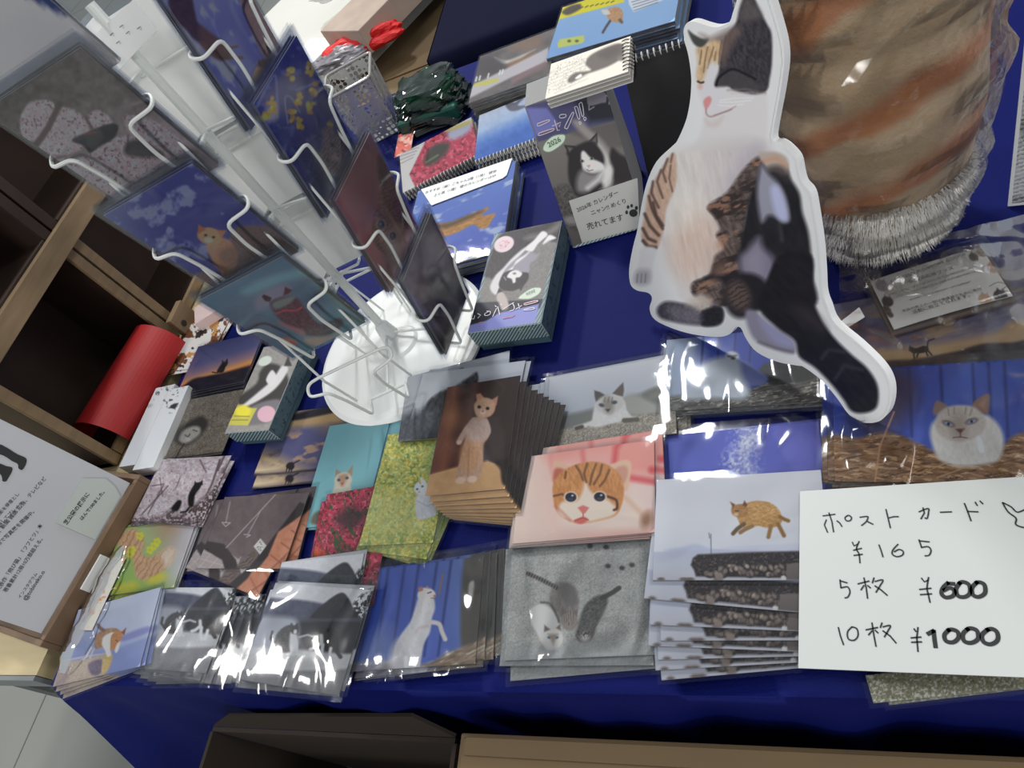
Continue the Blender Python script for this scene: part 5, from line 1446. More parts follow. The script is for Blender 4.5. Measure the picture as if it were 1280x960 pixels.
# ------------------------------------------------------------------ price sign
s, w, h = flat_sheet([(1000, 614), (1285, 595), (1285, 846), (998, 835)], .0225)
PS = s
ps = empty('price_sign', s.pt(0, 0, -.0012), 'white card handwritten with postcard prices lying at the right front corner', 'sign')
v_ = [s.pt(-w / 2, -h / 2), s.pt(w / 2, -h / 2), s.pt(w / 2, h / 2), s.pt(-w / 2, h / 2)]
corners = [s.pt(*s.loc(*p)) for p in ((998, 835), (1290, 847), (1292, 595), (1000, 614))]
MB().prism(corners, s.n, .0012).build('card', mat('sign_card', (192, 195, 192), 0.35, coat=0.2), ps)
k4 = (960, 600, 4.0)
pen = []
pen += [[(275, 180), (335, 172)], [(305, 165), (320, 210), (328, 260)], [(292, 200), (282, 225), (298, 262)], [(345, 205), (358, 215), (370, 233)], [(395, 180), (385, 190), (392, 204), (410, 204), (418, 190), (406, 178), (395, 180)],
        [(460, 187), (495, 183), (500, 190), (490, 210), (468, 228)], [(497, 208), (525, 222)], [(590, 148), (600, 190), (612, 240)], [(605, 190), (630, 184), (652, 184)],
        [(755, 160), (800, 143), (803, 160), (796, 192), (785, 190)], [(775, 140), (782, 165), (765, 195)], [(862, 162), (918, 160)], [(982, 118), (995, 150), (1015, 205)], [(1000, 158), (1050, 160)], [(1036, 112), (1046, 128)], [(1060, 106), (1074, 120)],
        [(422, 312), (430, 330), (448, 322)], [(456, 308), (442, 345), (455, 370), (460, 415)], [(428, 352), (468, 342)], [(430, 378), (472, 372)], [(555, 325), (565, 352), (575, 385)], [(650, 322), (625, 350), (622, 372), (645, 384), (672, 376), (676, 358), (655, 348), (632, 360)],
        [(755, 300), (768, 338)], [(755, 305), (806, 310)], [(768, 338), (800, 334), (815, 352), (806, 376), (785, 380)],
        [(360, 500), (365, 540)], [(362, 505), (396, 515)], [(366, 540), (398, 535), (410, 560), (400, 585), (385, 590)], [(450, 520), (505, 506)], [(480, 490), (492, 545), (498, 592)], [(480, 528), (465, 550)], [(498, 528), (512, 540)], [(530, 490), (522, 515)], [(535, 508), (575, 500), (560, 530), (540, 562)], [(535, 530), (565, 550), (596, 577)],
        [(352, 738), (362, 780), (378, 824)], [(420, 735), (398, 760), (402, 795), (430, 802), (450, 780), (445, 745), (420, 735)], [(490, 750), (548, 738)], [(520, 715), (530, 780), (540, 832)], [(520, 755), (503, 775)], [(536, 752), (550, 765)], [(570, 715), (562, 738)], [(575, 735), (612, 728), (600, 755), (582, 785)], [(575, 755), (610, 780), (640, 815)],
        [(768, 492), (782, 510), (800, 502)], [(803, 488), (795, 540), (802, 575), (810, 612)], [(758, 548), (815, 542)], [(762, 574), (818, 570)],
        [(730, 745), (740, 758)], [(750, 738), (744, 790), (750, 858)], [(715, 790), (765, 786)], [(718, 812), (768, 810)],
        [(1172, 114), (1200, 160), (1240, 192), (1238, 222), (1268, 236), (1300, 240)], [(1174, 114), (1215, 135), (1248, 162), (1300, 140)]]
ribbon(s, pen, .0011, INK, ps, k=k4)
thick = [[(900, 515), (875, 540), (868, 570), (890, 588), (925, 580), (932, 555), (910, 540), (880, 552)], [(960, 515), (940, 545), (950, 580), (985, 585), (1010, 565), (1005, 525), (975, 510), (955, 518)], [(1045, 512), (1020, 540), (1025, 575), (1055, 585), (1085, 565), (1082, 525), (1058, 512), (1040, 515)], [(900, 518), (930, 520)],
         [(800, 770), (828, 755)], [(828, 755), (832, 795), (838, 835)], [(905, 750), (882, 775), (890, 805), (925, 812), (952, 790), (948, 760), (920, 748), (900, 752)], [(1000, 745), (975, 770), (980, 805), (1015, 815), (1050, 795), (1045, 755), (1015, 742), (995, 748)], [(1100, 748), (1070, 775), (1078, 810), (1115, 822), (1148, 800), (1145, 762), (1120, 745), (1095, 750)]]
ribbon(s, thick, .0029, INK, ps, k=k4)

# ------------------------------------------------------------------ stickers and printed boxes
TEAL = mat('box_teal', (72, 96, 106), 0.5); INKL = mat('white_ink', (226, 218, 226), 0.5); INKR = mat('pink_ink', (206, 110, 120), 0.5); INKG = mat('green_ink', (86, 120, 92), 0.5)


def flatbox(name, s, w, d, h, paint, label, cat, lid=0.6, side=None):
    """a box below the printed sheet s, with a slip-on lid"""
    R = np.stack([s.x, s.y, s.n], 1)
    e = empty(name, s.pt(0, 0, -h), label, cat)
    MB().box(s.pt(0, 0, -h / 2 - .0006), (w - .004, d - .004, h - .001), R).build('box_tray', TEAL, e)
    MB().box(s.pt(0, 0, -h * lid / 2 - .0004), (w, d, h * lid), R).build('lid', TEAL, e)
    place('printed_lid', print_mesh('printed_lid', s, w, d, paint, .0008, .0003), e, inv_of(e) @ s.mat(), False)
    return e


s, w, h = flat_sheet([(620, 295), (704, 272), (673, 405), (582, 416)], .042)
w, h = .101, .172
nb1 = flatbox('calendar_box', s, w, h, .040, p_nyan_box, 'lying teal cardboard box printed with an upside-down black and white cat', 'box', .66)


def strip(A):
    A.fill((70, 92, 98)); A.stripes(None, (166, 184, 184), 0, 3.4, 32, .5, 0, .9)


fs = Sheet(s.pt(0, -h / 2 - .0006, -.0135), s.x, s.n)
place('striped_front', print_mesh('striped_front', fs, w, .026, strip, .0007, .0003), nb1, inv_of(nb1) @ fs.mat(), False)
rs_ = Sheet(s.pt(w / 2 + .0006, 0, -.0135), s.y, s.n)
place('printed_side', print_mesh('printed_side', rs_, h, .026, p_nyan_side, .001, .0003), nb1, inv_of(nb1) @ rs_.mat(), False)
k8 = (570, 360, 8.0)
ribbon(s, [[(680, 160), (800, 130), (812, 142), (700, 172), (680, 160)], [(680, 218), (770, 200), (782, 214), (690, 226), (680, 218)], [(600, 215), (660, 180)], [(625, 160), (640, 210)], [(540, 235), (580, 220), (585, 190), (570, 160)], [(470, 220), (560, 160), (580, 150)], [(420, 190), (440, 270)], [(370, 290), (410, 205)], [(395, 180), (405, 192)], [(450, 165), (462, 176)],
           [(330, 240), (290, 262), (300, 280), (340, 270), (345, 240), (310, 235)], [(220, 260), (250, 275), (222, 305)], [(165, 265), (155, 300), (180, 315), (190, 280)]], .0012, INKL, nb1, k=k8, h=.0009)
ribbon(s, [[(680, 165), (805, 134)], [(470, 310), (500, 300), (560, 290), (590, 270)], [(240, 350), (262, 345)]], .0012, INKR, nb1, k=k8, h=.0011)
text(s, '2026', (790, 15), (700, 55), INKG, nb1, k=k8, h=.0009)
ribbon(s, [[(640, 440), (640, 420), (655, 415), (665, 435)], [(690, 425), (700, 410)], [(720, 425), (735, 400), (745, 420)], [(760, 400), (775, 420)]], .0011, INK, nb1, k=k8, h=.0009)


def p_nyan2(A):
    A.at(160, 400); A.fill((150, 146, 142)); A.tex(None, 14, .5, 3)
    A.poly([(540, 400), (640, 320), (660, 260), (700, 220), (760, 230), (800, 290), (790, 380), (700, 500), (600, 440)], (66, 62, 62), 2)
    A.poly([(560, 440), (640, 370), (720, 300), (770, 230), (800, 250), (740, 340), (640, 410)], (216, 212, 212), 1.5); A.poly([(690, 300), (720, 250), (745, 290), (720, 330)], (220, 216, 216), 1.2); A.poly([(800, 180), (820, 230), (780, 230)], (70, 66, 66), 1)
    A.ell(685, 205, 36, 22, (206, 214, 204), -25, .8); A.poly([(560, 520), (620, 430), (760, 400), (700, 510)], (120, 116, 120), 2)
    A.ell(692, 470, 46, 40, (214, 172, 184), -20, .8); A.poly([(522, 440), (645, 440), (600, 528), (484, 524)], (196, 188, 90), .8, sm=False); A.ell(575, 455, 40, 30, (232, 218, 70), 0, 2)
    A.line([(520, 500), (600, 500)], (120, 110, 60), 1, .6, .8); A.line([(530, 480), (606, 482)], (120, 110, 60), 1, .6, .8)


s2, _, _ = flat_sheet([(326, 445), (384, 432), (337, 525), (281, 534)], .038)
nb2 = flatbox('calendar_box', s2, .083, .150, .036, p_nyan2, 'teal calendar box with yellow note and pink round sticker under the rack', 'box', .66)
fs = Sheet(s2.pt(0, -.0756, -.0125), s2.x, s2.n)
place('striped_front', print_mesh('striped_front', fs, .083, .024, strip, .0007, .0003), nb2, inv_of(nb2) @ fs.mat(), False)
rs_ = Sheet(s2.pt(.0421, 0, -.0125), s2.y, s2.n)
place('printed_side', print_mesh('printed_side', rs_, .15, .024, p_nyan_side, .001, .0003), nb2, inv_of(nb2) @ rs_.mat(), False)

# upright display box with the day calendar on top
pl = un(717, 311, 0.0); prt = un(806, 285, 0.0)
fx = unit((prt - pl) * np.array([1, 1, 0])); fb = np.array([-fx[1], fx[0], 0])
lean = math.radians(26); fy = math.cos(lean) * np.array([0, 0, 1.0]) + math.sin(lean) * fb
FW, FH, FD = .101, 0.0, .062
_b = min(range(100, 260), key=lambda q: abs(pr(pl + fy * q * .001)[1] - 134)); FH = _b * .001; print('FH', FH)
fo = pl + fx * FW / 2 + fy * FH / 2 + np.array([0, 0, .001])
FS = Sheet(fo, fx, fy)
GAIN[0] = 1.35
db = empty('display_box', FS.pt(0, -FH / 2), 'upright grey box showing a black and white cat with title and price note', 'box')
R = np.stack([FS.x, FS.y, FS.n], 1)
_e = FS.n * -.0006; _F0 = FS.pt(FW / 2, -FH / 2) + _e; _F1 = FS.pt(FW / 2, FH / 2) + _e; _B1 = _F1 + fb * .050; _B0 = _F0 + fb * .118
MB().prism([_F0, _B0, _B1, _F1], fx, FW).build('box_body', mat('box_grey', (132, 132, 130), 0.55), db, bevel=.0006)
place('printed_front', print_mesh('printed_front', FS, FW, FH, p_nyan_front, .0008, .0003), db, inv_of(db) @ FS.mat(), False)
k8 = (650, 90, 8.0)
ribbon(FS, [[(175, 515), (280, 478), (290, 492), (185, 540), (175, 515)], [(190, 610), (325, 565), (330, 585), (195, 635), (190, 610)], [(345, 480), (375, 585), (395, 580)], [(325, 540), (410, 500), (395, 545)], [(395, 440), (410, 425), (458, 425), (455, 450), (405, 460), (395, 440)],
            [(540, 410), (520, 410), (450, 545), (460, 562), (480, 555), (540, 410)], [(545, 350), (575, 350), (600, 455), (580, 460), (545, 350)], [(590, 320), (620, 308), (638, 425), (620, 436), (590, 320)], [(590, 505), (600, 495), (612, 508), (602, 524), (590, 505)], [(636, 462), (650, 450), (662, 466), (648, 486), (636, 462)]], .0009, INKL, db, k=k8, h=.0006)
ribbon(FS, [[(180, 518), (282, 484)], [(195, 615), (325, 572)], [(352, 490), (378, 575)]], .0008, INKR, db, k=k8, h=.0004)
text(FS, '2026', (290, 755), (415, 690), INKG, db, k=k8, h=.0006, bold=.02)
nq = [FS.pt(*FS.loc(*p), .0022) for p in ((711.5, 250.5), (728, 303), (800, 284), (797, 222))]
pn = MB().prism([nq[0], nq[1], nq[2], nq[3]], FS.n, .0008)
nn_ = pn.build('price_note', mat('note_card', (196, 196, 190), 0.6), None)
tag(nn_, 'white handwritten note with a black paw stuck on the upright cat box', 'note')
k8 = (680, 200, 8.0)
for body, a, b_ in (('2026年 カレンダー', (340, 515), (750, 335)), ('ニャン!! めくり', (480, 545), (825, 420)), ('売れてます', (440, 690), (800, 590))):
    text(FS, body, a, b_, INK, nn_, k=k8, h=.0025, bold=.008)
pw = MB()
for cx, cy, rx, ry in ((895, 525, 42, 38), (828, 518, 14, 20), (842, 465, 13, 18), (878, 452, 13, 18), (925, 474, 15, 20)):
    P = [FS.pt(*FS.loc(680 + (cx + rx * math.cos(t)) / 8, 200 + (cy + ry * math.sin(t)) / 8), .0026) for t in np.linspace(0, 2 * math.pi, 17)[:-1]]
    pw.prism(P[::-1], FS.n, .0003)
pw.build('paw_print', INK, nn_)

GAIN[0] = 1.0
# calendar block on the box
ct = [un(680, 121, .170), un(782, 82, .170), un(790, 46, .170), un(691, 88, .170)]
CS_, w, h = flat_sheet([(691, 88), (790, 46), (782, 82), (680, 121)], .172)
cz = FS.pt(0, FH / 2)[2] - T
CS_, w, h = flat_sheet([(691, 88), (790, 46), (782, 82), (680, 121)], cz + .0165)
cb = empty('desk_calendar', CS_.pt(0, 0, -.016), 'thick ring bound desk calendar with a cat page lying on the upright box', 'calendar')
Rc = np.stack([CS_.x, CS_.y, CS_.n], 1)
w, h = .102, .072
lm = mat('page_edges', (176, 168, 156), 0.7)
for k in range(6):
    MB().box(CS_.pt(.0006 * (k % 3), .0008 * (k % 2), -.0014 - k * .0025), (w, h, .0018), Rc).build('page_block', lm if k % 2 == 0 else WHITE, cb)
place('printed_page', print_mesh('printed_page', CS_, w, h, p_calpage, .0008, .0004), cb, inv_of(cb) @ CS_.mat(), False)
eb = CS_.pt(w / 2, 0, -.004)
rg = MB()
for k in range(9):
    c = CS_.pt(w / 2 - .002 - k * .0005, -h / 2 + .006 + k * .0075, -.007); R2 = .0085
    rg.tube([c + R2 * (math.cos(t) * CS_.x + math.sin(t) * CS_.n) for t in np.linspace(0, 2 * math.pi, 14)[:-1]], .0006, 5, closed=True)
rg.build('ring_binding', mat('black_wire', (40, 38, 38), 0.4, 0.6), cb)

# black easel calendar seen from behind
ea = un(812, 95, .10); 
ebk = empty('easel_calendar', un(850, 190, 0), 'open black backed easel calendar with white rings behind the cat standee', 'calendar')
BLK = mat('black_board', (16, 15, 17), 0.6)
q0 = [un(838, 232, .002), un(880, 190, .002), un(836, 52, .125), un(806, 66, .125)]
def quadslab(q, t, name, m, par):
    n = unit(np.cross(q[1] - q[0], q[3] - q[0]))
    return MB().prism(q, n, t).build(name, m, par)
A0 = np.array([-.175, .80, T + .002]); A1 = np.array([-.065, .795, T + .002]); top0 = np.array([-.172, .865, T + .135]); top1 = np.array([-.062, .860, T + .135]); B0 = np.array([-.17, .935, T + .002]); B1 = np.array([-.06, .93, T + .002])
quadslab([A0, A1, top1, top0], .002, 'front_board', BLK, ebk); quadslab([B1, B0, top0 + np.array([0, .003, 0]), top1 + np.array([0, .003, 0])], .002, 'back_board', BLK, ebk)
quadslab([A0 + np.array([0, .008, .002]), A1 + np.array([0, .008, .002]), B1 + np.array([0, -.008, .002]), B0 + np.array([0, -.008, .002])], .0015, 'base_board', BLK, ebk)
rg = MB()
for k in range(14):
    c = top0 + (top1 - top0) * (k + .5) / 14 + np.array([0, .001, .001])
    rg.tube([c + .005 * (math.cos(t) * np.array([0, 1, 0]) + math.sin(t) * np.array([0, 0, 1])) for t in np.linspace(0, 2 * math.pi, 12)[:-1]], .0008, 5, closed=True)
rg.build('ring_binding', mat('white_wire', (214, 214, 210), 0.35), ebk)

# ------------------------------------------------------------------ calendars at the back
def calstack(kind, s, w, h, n, th, paint, lab, grp, rings=False, side=None, offs=None, film=True):
    out = []
    me = print_mesh(kind, s, w, h, paint, .0011, .0006); lo = print_mesh(kind + '_low', s, w, h, paint, .003, .0006)
    for k in range(n):
        dx, dy, r = (0, 0, 0) if k == 0 else (offs[k - 1] if offs else (random.uniform(-.003, .003), random.uniform(-.003, .003), random.uniform(-1, 1)))
        M = s.mat() @ Matrix.Translation(Vector((dx, dy, -k * th))) @ Matrix.Rotation(math.radians(r), 4, 'Z')
        L = lab if k == 0 else f"{lab}, {ORD[k]} from the top of its pile"
        e = empty(kind, (0, 0, 0), ' '.join(L.split()[:16]), 'calendar', grp)
        e.matrix_world = M; WM[e.name] = M
        bm_ = bpy.data.meshes.get(kind + '_blk_' + grp)
        if bm_ is None:
            bx = MB().box((0, 0, -th / 2 - .0004), (w, h, th - .0016)); bm_ = bpy.data.meshes.new(kind + '_blk_' + grp)
            bm_.from_pydata(bx.v, [], bx.f); bm_.materials.append(side or lm)
        c = bpy.data.objects.new('page_block', bm_); link(c, e)
        c = bpy.data.objects.new('printed_cover', me if k == 0 else lo); link(c, e)
        if film:
            c = bpy.data.objects.new('plastic_sleeve', sleeve_mesh(w, h)); link(c, e)
        if rings:
            rm = bpy.data.meshes.get('rings_' + grp)
            if rm is None:
                rb = MB(); nr = int(w / .0062)
                for q in range(nr):
                    c0 = np.array([-w / 2 + (q + .5) * w / nr, -h / 2 - .001, -th / 2])
                    rb.tube([c0 + (th / 2 + .0012) * np.array([0, math.cos(t), math.sin(t)]) for t in np.linspace(0, 2 * math.pi, 11)[:-1]], .0008, 4, closed=True)
                rm = bpy.data.meshes.new('rings_' + grp); rm.from_pydata(rb.v, [], rb.f); rm.materials.append(MATS['white_wire'])
            c = bpy.data.objects.new('ring_binding', rm); link(c, e)
        out.append(e)
    return out


s, w, h = flat_sheet([(527, 236), (648, 196), (612, 316), (500, 352)], .030)
LC = calstack('wall_calendar', s, .176, .190, 5, .0058, p_leapcal, 'sleeved calendar with a striped cat leaping across blue sky', 'leaping cat calendars', side=mat('film_edges', (120, 122, 118), 0.3, var=.5, vscale=60, stretch=(1, 1, 12)))
tq = [s.pt(*s.loc(*p), .0022) for p in ((527, 238), (540, 258), (629, 224), (634, 220), (641, 199))]
tgm = MB().prism(tq, s.n, .0008).build('paper_tag', WHITE)
tag(tgm, 'white paper strip of Japanese text lying across the leaping cat calendar', 'label')
k5 = (480, 130, 5.333)
text(s, 'おすすめ〈猫〉ごちゃん2種（1冊） 壁掛', (280, 605), (755, 460), INKS, tgm, k=k5, h=.0025); text(s, '上と裏（1種） 壁のカレンダーはSP', (335, 625), (750, 490), INKS, tgm, k=k5, h=.0025)
s, w, h = flat_sheet([(493, 190), (583, 150), (600, 200), (517, 234)], .017)
calstack('ring_calendar', s, .146, .120, 3, .0055, p_redcal, 'ring bound calendar with red flowers and a white text panel', 'red flower calendars', True)
text(s, 'かわいい', (90, 355), (215, 320), INKS, LC[0], k=k5, h=.002) if False else None
s, w, h = flat_sheet([(600, 140), (676, 108), (680, 175), (585, 210)], .030)
calstack('ring_calendar', s, .112, .125, 5, .0058, p_bluecal, 'ring bound calendar with pale blue sky and clouds', 'blue sky calendars', True)
s, w, h = flat_sheet([(600, 68), (692, 38), (694, 92), (583, 130)], .045)
calstack('desk_calendar', s, .150, .140, 7, .0062, p_greycal, 'grey brown photo calendar with a yellow price strip', 'grey photo calendars', side=MATS['film_edges'])
s, w, h = flat_sheet([(700, 5), (850, -34), (846, 28), (690, 70)], .050)
calstack('wall_calendar', s, .215, .150, 7, .0068, p_yellowcal, 'light blue calendar with yellow top band and an upside-down cat', 'light blue calendars', side=MATS['film_edges'])

# green cellophane bag pile
GRN = clear_mat('green_film', (120, 170, 152), 1.0, .03, .08, 16, 1.0, (1, 1, 1), .01, True)
gb = empty('gift_bag', (-.58, 1.15, T), 'dark green cellophane bag with glossy folds behind the red flower calendar', 'bag')
DG = mat('green_bag_inside', (30, 84, 70), 0.35, bump=.6, bscale=30)
MB().box((-.578, 1.150, T + .018), (.125, .100, .030)).box((-.578, 1.155, T + .038), (.115, .085, .012)).build('bag_contents', DG, gb, bevel=.006)
v = []; f = []
for j in range(25):
    for i in range(29):
        a = 2 * math.pi * i / 28; ph = j / 24
        rx = .074 * (1 - .25 * ph) + .004 * math.sin(i * 2.3 + j); ry = .060 * (1 - .3 * ph) + .004 * math.cos(i * 1.9 + j * .7)
        ca, sa = math.cos(a), math.sin(a); pw_ = .5
        v.append((-.578 + rx * math.copysign(abs(ca) ** pw_, ca), 1.150 + ry * math.copysign(abs(sa) ** pw_, sa) + .01 * ph, T + .003 + .062 * ph + .003 * math.sin(i * 1.3)))
for j in range(24):
    for i in range(28): q = j * 29 + i; f.append((q, q + 1, q + 30, q + 29))
f.append(tuple(24 * 29 + i for i in range(28)))
obj('cellophane', v, f, GRN, gb, False, world=True)

# ------------------------------------------------------------------ mesh pen basket
m, nt, bs = nodes('punched_metal'); MATS['punched_metal'] = m
bs.inputs['Base Color'].default_value = (.7, .69, .66, 1); bs.inputs['Metallic'].default_value = .6; bs.inputs['Roughness'].default_value = .35
tc = nt.nodes.new('ShaderNodeTexCoord'); vo = nt.nodes.new('ShaderNodeTexVoronoi'); vo.inputs['Scale'].default_value = 105; vo.inputs['Randomness'].default_value = .25
cm = nt.nodes.new('ShaderNodeMath'); cm.operation = 'GREATER_THAN'; cm.inputs[1].default_value = .0042 * 105
nt.links.new(tc.outputs['Object'], vo.inputs['Vector']); nt.links.new(vo.outputs['Distance'], cm.inputs[0]); nt.links.new(cm.outputs[0], bs.inputs['Alpha'])
pb = empty('pen_basket', (-.70, 1.13, T), 'punched silver metal basket with a dark rim behind the postcard rack', 'basket')
bc = np.array([-.705, 1.165, T]); ang = math.radians(14); bxv = np.array([math.cos(ang), math.sin(ang), 0]); byv = np.array([-math.sin(ang), math.cos(ang), 0])
for sx, sy in ((1, 0), (-1, 0), (0, 1), (0, -1)):
    n = bxv * sx + byv * sy; tt = byv * abs(sx) + bxv * abs(sy)
    r0, r1 = .038, .048
    q = [bc + n * r0 - tt * r0 + [0, 0, .002], bc + n * r0 + tt * r0 + [0, 0, .002], bc + n * r1 + tt * r1 + [0, 0, .120], bc + n * r1 - tt * r1 + [0, 0, .120]]
    MB().prism(q, n, .0008).build('mesh_side', m, pb)
MB().box(bc + [0, 0, .0015], (.076, .076, .002), np.stack([bxv, byv, [0, 0, 1]], 1)).build('basket_floor', MATS['grey_metal'], pb)
MB().tube(rounded([bc + bxv * a * .049 + byv * b_ * .049 + [0, 0, .121] for a, b_ in ((0, -1), (1, -1), (1, 1), (-1, 1), (-1, -1), (0, -1))], .01), .0028, 8).build('rim', mat('rim_metal', (176, 172, 166), 0.3, 0.5), pb)
op_ = Sheet((-.628, 1.072, T + .012), (1, .1, 0), (-.1, 1, 0))
o = bpy.data.objects.new('greeting_card', print_mesh('greeting_card', op_, .035, .07, p_orangeprint, .002)); link(o); o.matrix_basis = op_.mat(); WM[o.name] = op_.mat(); tag(o, 'small orange and white card standing between basket and red flower calendar', 'card')
# ------------------------------------------------------------------ cat standee
a = un(845, 413, .012); b = un(1080, 529, .012)
sx_ = unit(b - a); back = np.array([-sx_[1], sx_[0], 0]);
if back @ np.array([0.3, 1, 0]) < 0: back = -back
th = math.radians(16)
CSH = Sheet((a + b) / 2, sx_, math.cos(th) * np.array([0, 0, 1.0]) + math.sin(th) * back)
OUT = [(858.7, 28.7), (854.5, 38), (856, 52), (860.6, 70), (863.7, 92), (864, 108), (862, 130), (857, 152), (847, 175), (841, 182), (820.6, 202), (808.4, 229), (801, 261), (797, 286), (791, 310), (786.5, 336), (788, 355), (796, 363), (810, 366), (815, 373), (812, 386), (819, 400), (844.7, 412), (872.8, 419), (900, 421), (913, 417), (919, 409.5), (926, 410), (933, 424), (946, 440), (971, 452),
       (996.5, 457), (1005, 459), (1027.5, 476), (1047, 498.7), (1061, 518), (1078, 528), (1097.8, 527), (1110, 515.6), (1114.6, 496), (1112, 476), (1100.6, 456.5), (1075, 431), (1044, 404.5), (1034.5, 383), (1029, 366.6), (1027.5, 342), (1024.8, 306), (1018.7, 265), (1013.6, 241), (1004, 229), (1000, 216), (996, 198), (984, 184), (975, 178), (966, 175),
       (969, 150), (975, 118), (980, 82), (979, 57), (972.5, 30), (962, -4), (952, -30), (938, -40), (927, -24), (921, 0), (916, 16), (912, 27), (902, 32.5), (892.5, 34), (880, 31), (867.5, 27)]
OP = spline(OUT, True, 4)
L2 = [CSH.loc(*p) for p in OP]
zmin = min(q[1] for q in L2)
st = empty('cat_standee', CSH.pt(0, zmin), 'large cutout board of a sitting calico cat with white border standing on the table', 'standee')
BOARD = mat('white_foam_board', (236, 236, 235), 0.45)
MB().prism([CSH.pt(*q) for q in L2][::-1], CSH.n, .007).build('foam_board', BOARD, st)


def p_standee(A):
    W = (206, 206, 208); BK = (34, 33, 38)
    A.fill((214, 214, 214))
    A.at(0, 0, 1)
    # white head, neck and chest
    A.poly([(870, 88), (872, 110), (880, 135), (878, 160), (868, 180), (850, 190), (838, 208), (830, 240), (838, 262), (842, 290), (828, 300), (836, 330), (846, 352), (850, 372), (868, 380), (900, 372), (930, 340), (950, 250), (957, 190), (960, 130), (950, 112), (905, 90), (890, 70)], (208, 204, 204), 3)
    A.grad((850, 240), (960, 240), [(0, (206, 200, 194)), (.4, (196, 188, 186)), (1, (178, 170, 176))], A.poly([(846, 190), (956, 180), (950, 260), (925, 350), (860, 370), (836, 300), (838, 240)], None, 10) * .8)
    A.at(780, 180, 4.923)
    A.poly([(330, 500), (420, 380), (540, 430), (590, 560), (570, 720), (520, 800), (400, 830), (310, 760), (280, 620)], (204, 178, 162), 16, al=.75)
    A.poly([(300, 330), (420, 280), (520, 400), (400, 500), (300, 480)], (220, 214, 206), 14, al=.6)
    ch = A.poly([(330, 60), (820, 60), (760, 200), (560, 380), (600, 700), (420, 860), (300, 760), (230, 560), (330, 300)], None, 3); A.tex(ch, 14, .25, 5, 78, 6)
    A.poly([(830, 0), (840, 90), (700, 240), (620, 300), (640, 200), (760, 60)], (174, 168, 176), 10, al=.6)
    # left foreleg tan stripes and white paw
    l = A.poly([(310, 50), (325, 150), (318, 260), (262, 400), (250, 500), (225, 600), (200, 645), (150, 650), (112, 590), (112, 520), (130, 420), (150, 300), (200, 200), (250, 120)], (190, 160, 140), 2)
    A.tex(l, 16, .4, 3, 70, 2)
    for q, w in (([(270, 90), (240, 170), (260, 230)], 2.4), ([(230, 160), (205, 230), (240, 330)], 2.4), ([(290, 130), (280, 210), (300, 290)], 1.6), ([(180, 230), (170, 300), (215, 390)], 2.8), ([(155, 320), (175, 400), (215, 480), (240, 520)], 3.4), ([(130, 430), (160, 500), (215, 560)], 4), ([(118, 520), (150, 580), (195, 600)], 4), ([(180, 360), (200, 440), (240, 500)], 4), ([(120, 595), (150, 630), (196, 636)], 4.5), ([(300, 60), (290, 110)], 1.6)):
        A.line(q, (76, 58, 54), w, 1.4, .85)
    A.poly([(110, 640), (200, 645), (180, 740), (165, 840), (120, 868), (70, 850), (60, 810), (90, 740)], (206, 204, 206), 2); A.poly([(70, 800), (100, 770), (160, 780), (160, 850), (110, 868), (66, 850)], (150, 148, 152), 4, al=.7)
    for x in (85, 110, 135): A.line([(x, 800), (x - 4, 850)], (96, 92, 98), 1.4, 1, .6)
    # right flank: tabby and black
    tb_ = A.poly([(840, 80), (780, 110), (710, 190), (650, 280), (590, 330), (515, 385), (560, 450), (590, 520), (570, 560), (610, 640), (560, 690), (530, 800), (430, 850), (415, 900), (470, 960), (620, 1000), (860, 1000), (900, 800), (760, 640), (760, 400), (860, 200)], (92, 80, 76), 2.5)
    A.tex(tb_, 34, .35, 7, 60, 3); A.spots(tb_, (44, 38, 38), .12, .5, 9, -20, 3, .1, .8); A.spots(tb_, (160, 118, 96), .14, .63, 12, -20, 3, .08, .7)
    A.ell(600, 610, 26, 40, (176, 130, 104), 30, 5, .7); A.ell(590, 780, 44, 60, (140, 108, 92), 30, 6, .6)
    bk_ = A.poly([(850, 120), (800, 260), (760, 380), (720, 620), (700, 700), (760, 900), (700, 1000), (1160, 1000), (1160, 800), (1140, 560), (1100, 420), (1080, 300), (1020, 200), (1000, 120), (940, 90)], BK, 3)
    A.tex(bk_, 10, .2, 4, 70, 3)
    A.poly([(835, 60), (860, 50), (940, 48), (1000, 80), (1015, 130), (1000, 190), (940, 170), (880, 150)], (176, 160, 148), 2.5); A.line([(870, 100), (940, 85), (1000, 130)], (196, 140, 110), 4, 2, .7); A.poly([(880, 150), (950, 130), (1010, 170), (1020, 240), (960, 210)], (60, 54, 56), 4, al=.8)
    A.poly([(850, 130), (900, 190), (960, 250), (1000, 340), (1018, 460), (990, 480), (940, 450), (890, 440), (850, 480), (830, 400), (820, 300), (830, 200)], (146, 146, 160), 4); A.poly([(905, 270), (950, 260), (990, 340), (1012, 450), (980, 476), (945, 450), (920, 380)], (176, 180, 212), 4)
    A.line([(960, 490), (975, 590)], (90, 88, 86), 4, 3, .5)
    A.poly([(716, 700), (760, 650), (830, 570), (860, 640), (920, 700), (932, 790), (890, 850), (820, 920), (770, 900), (725, 800)], (128, 122, 140), 6); A.poly([(740, 720), (830, 640), (860, 720), (860, 850), (800, 880)], (150, 144, 160), 8, al=.7)
    # feet
    A.at(780, 330, 3.556)
    f = A.poly([(146, 210), (160, 180), (200, 165), (300, 178), (380, 170), (440, 200), (440, 250), (410, 274), (330, 272), (220, 256), (165, 240)], (74, 70, 76), 2.5); A.poly([(280, 170), (340, 130), (390, 160), (385, 205), (340, 215), (300, 195)], (196, 184, 172), 4, al=.85); A.poly([(345, 210), (430, 190), (440, 250), (400, 274), (345, 270)], BK, 2)
    A.poly([(200, 190), (320, 200), (340, 262), (230, 250)], (110, 106, 116), 5, al=.8); A.tex(f, 20, .4, 8)
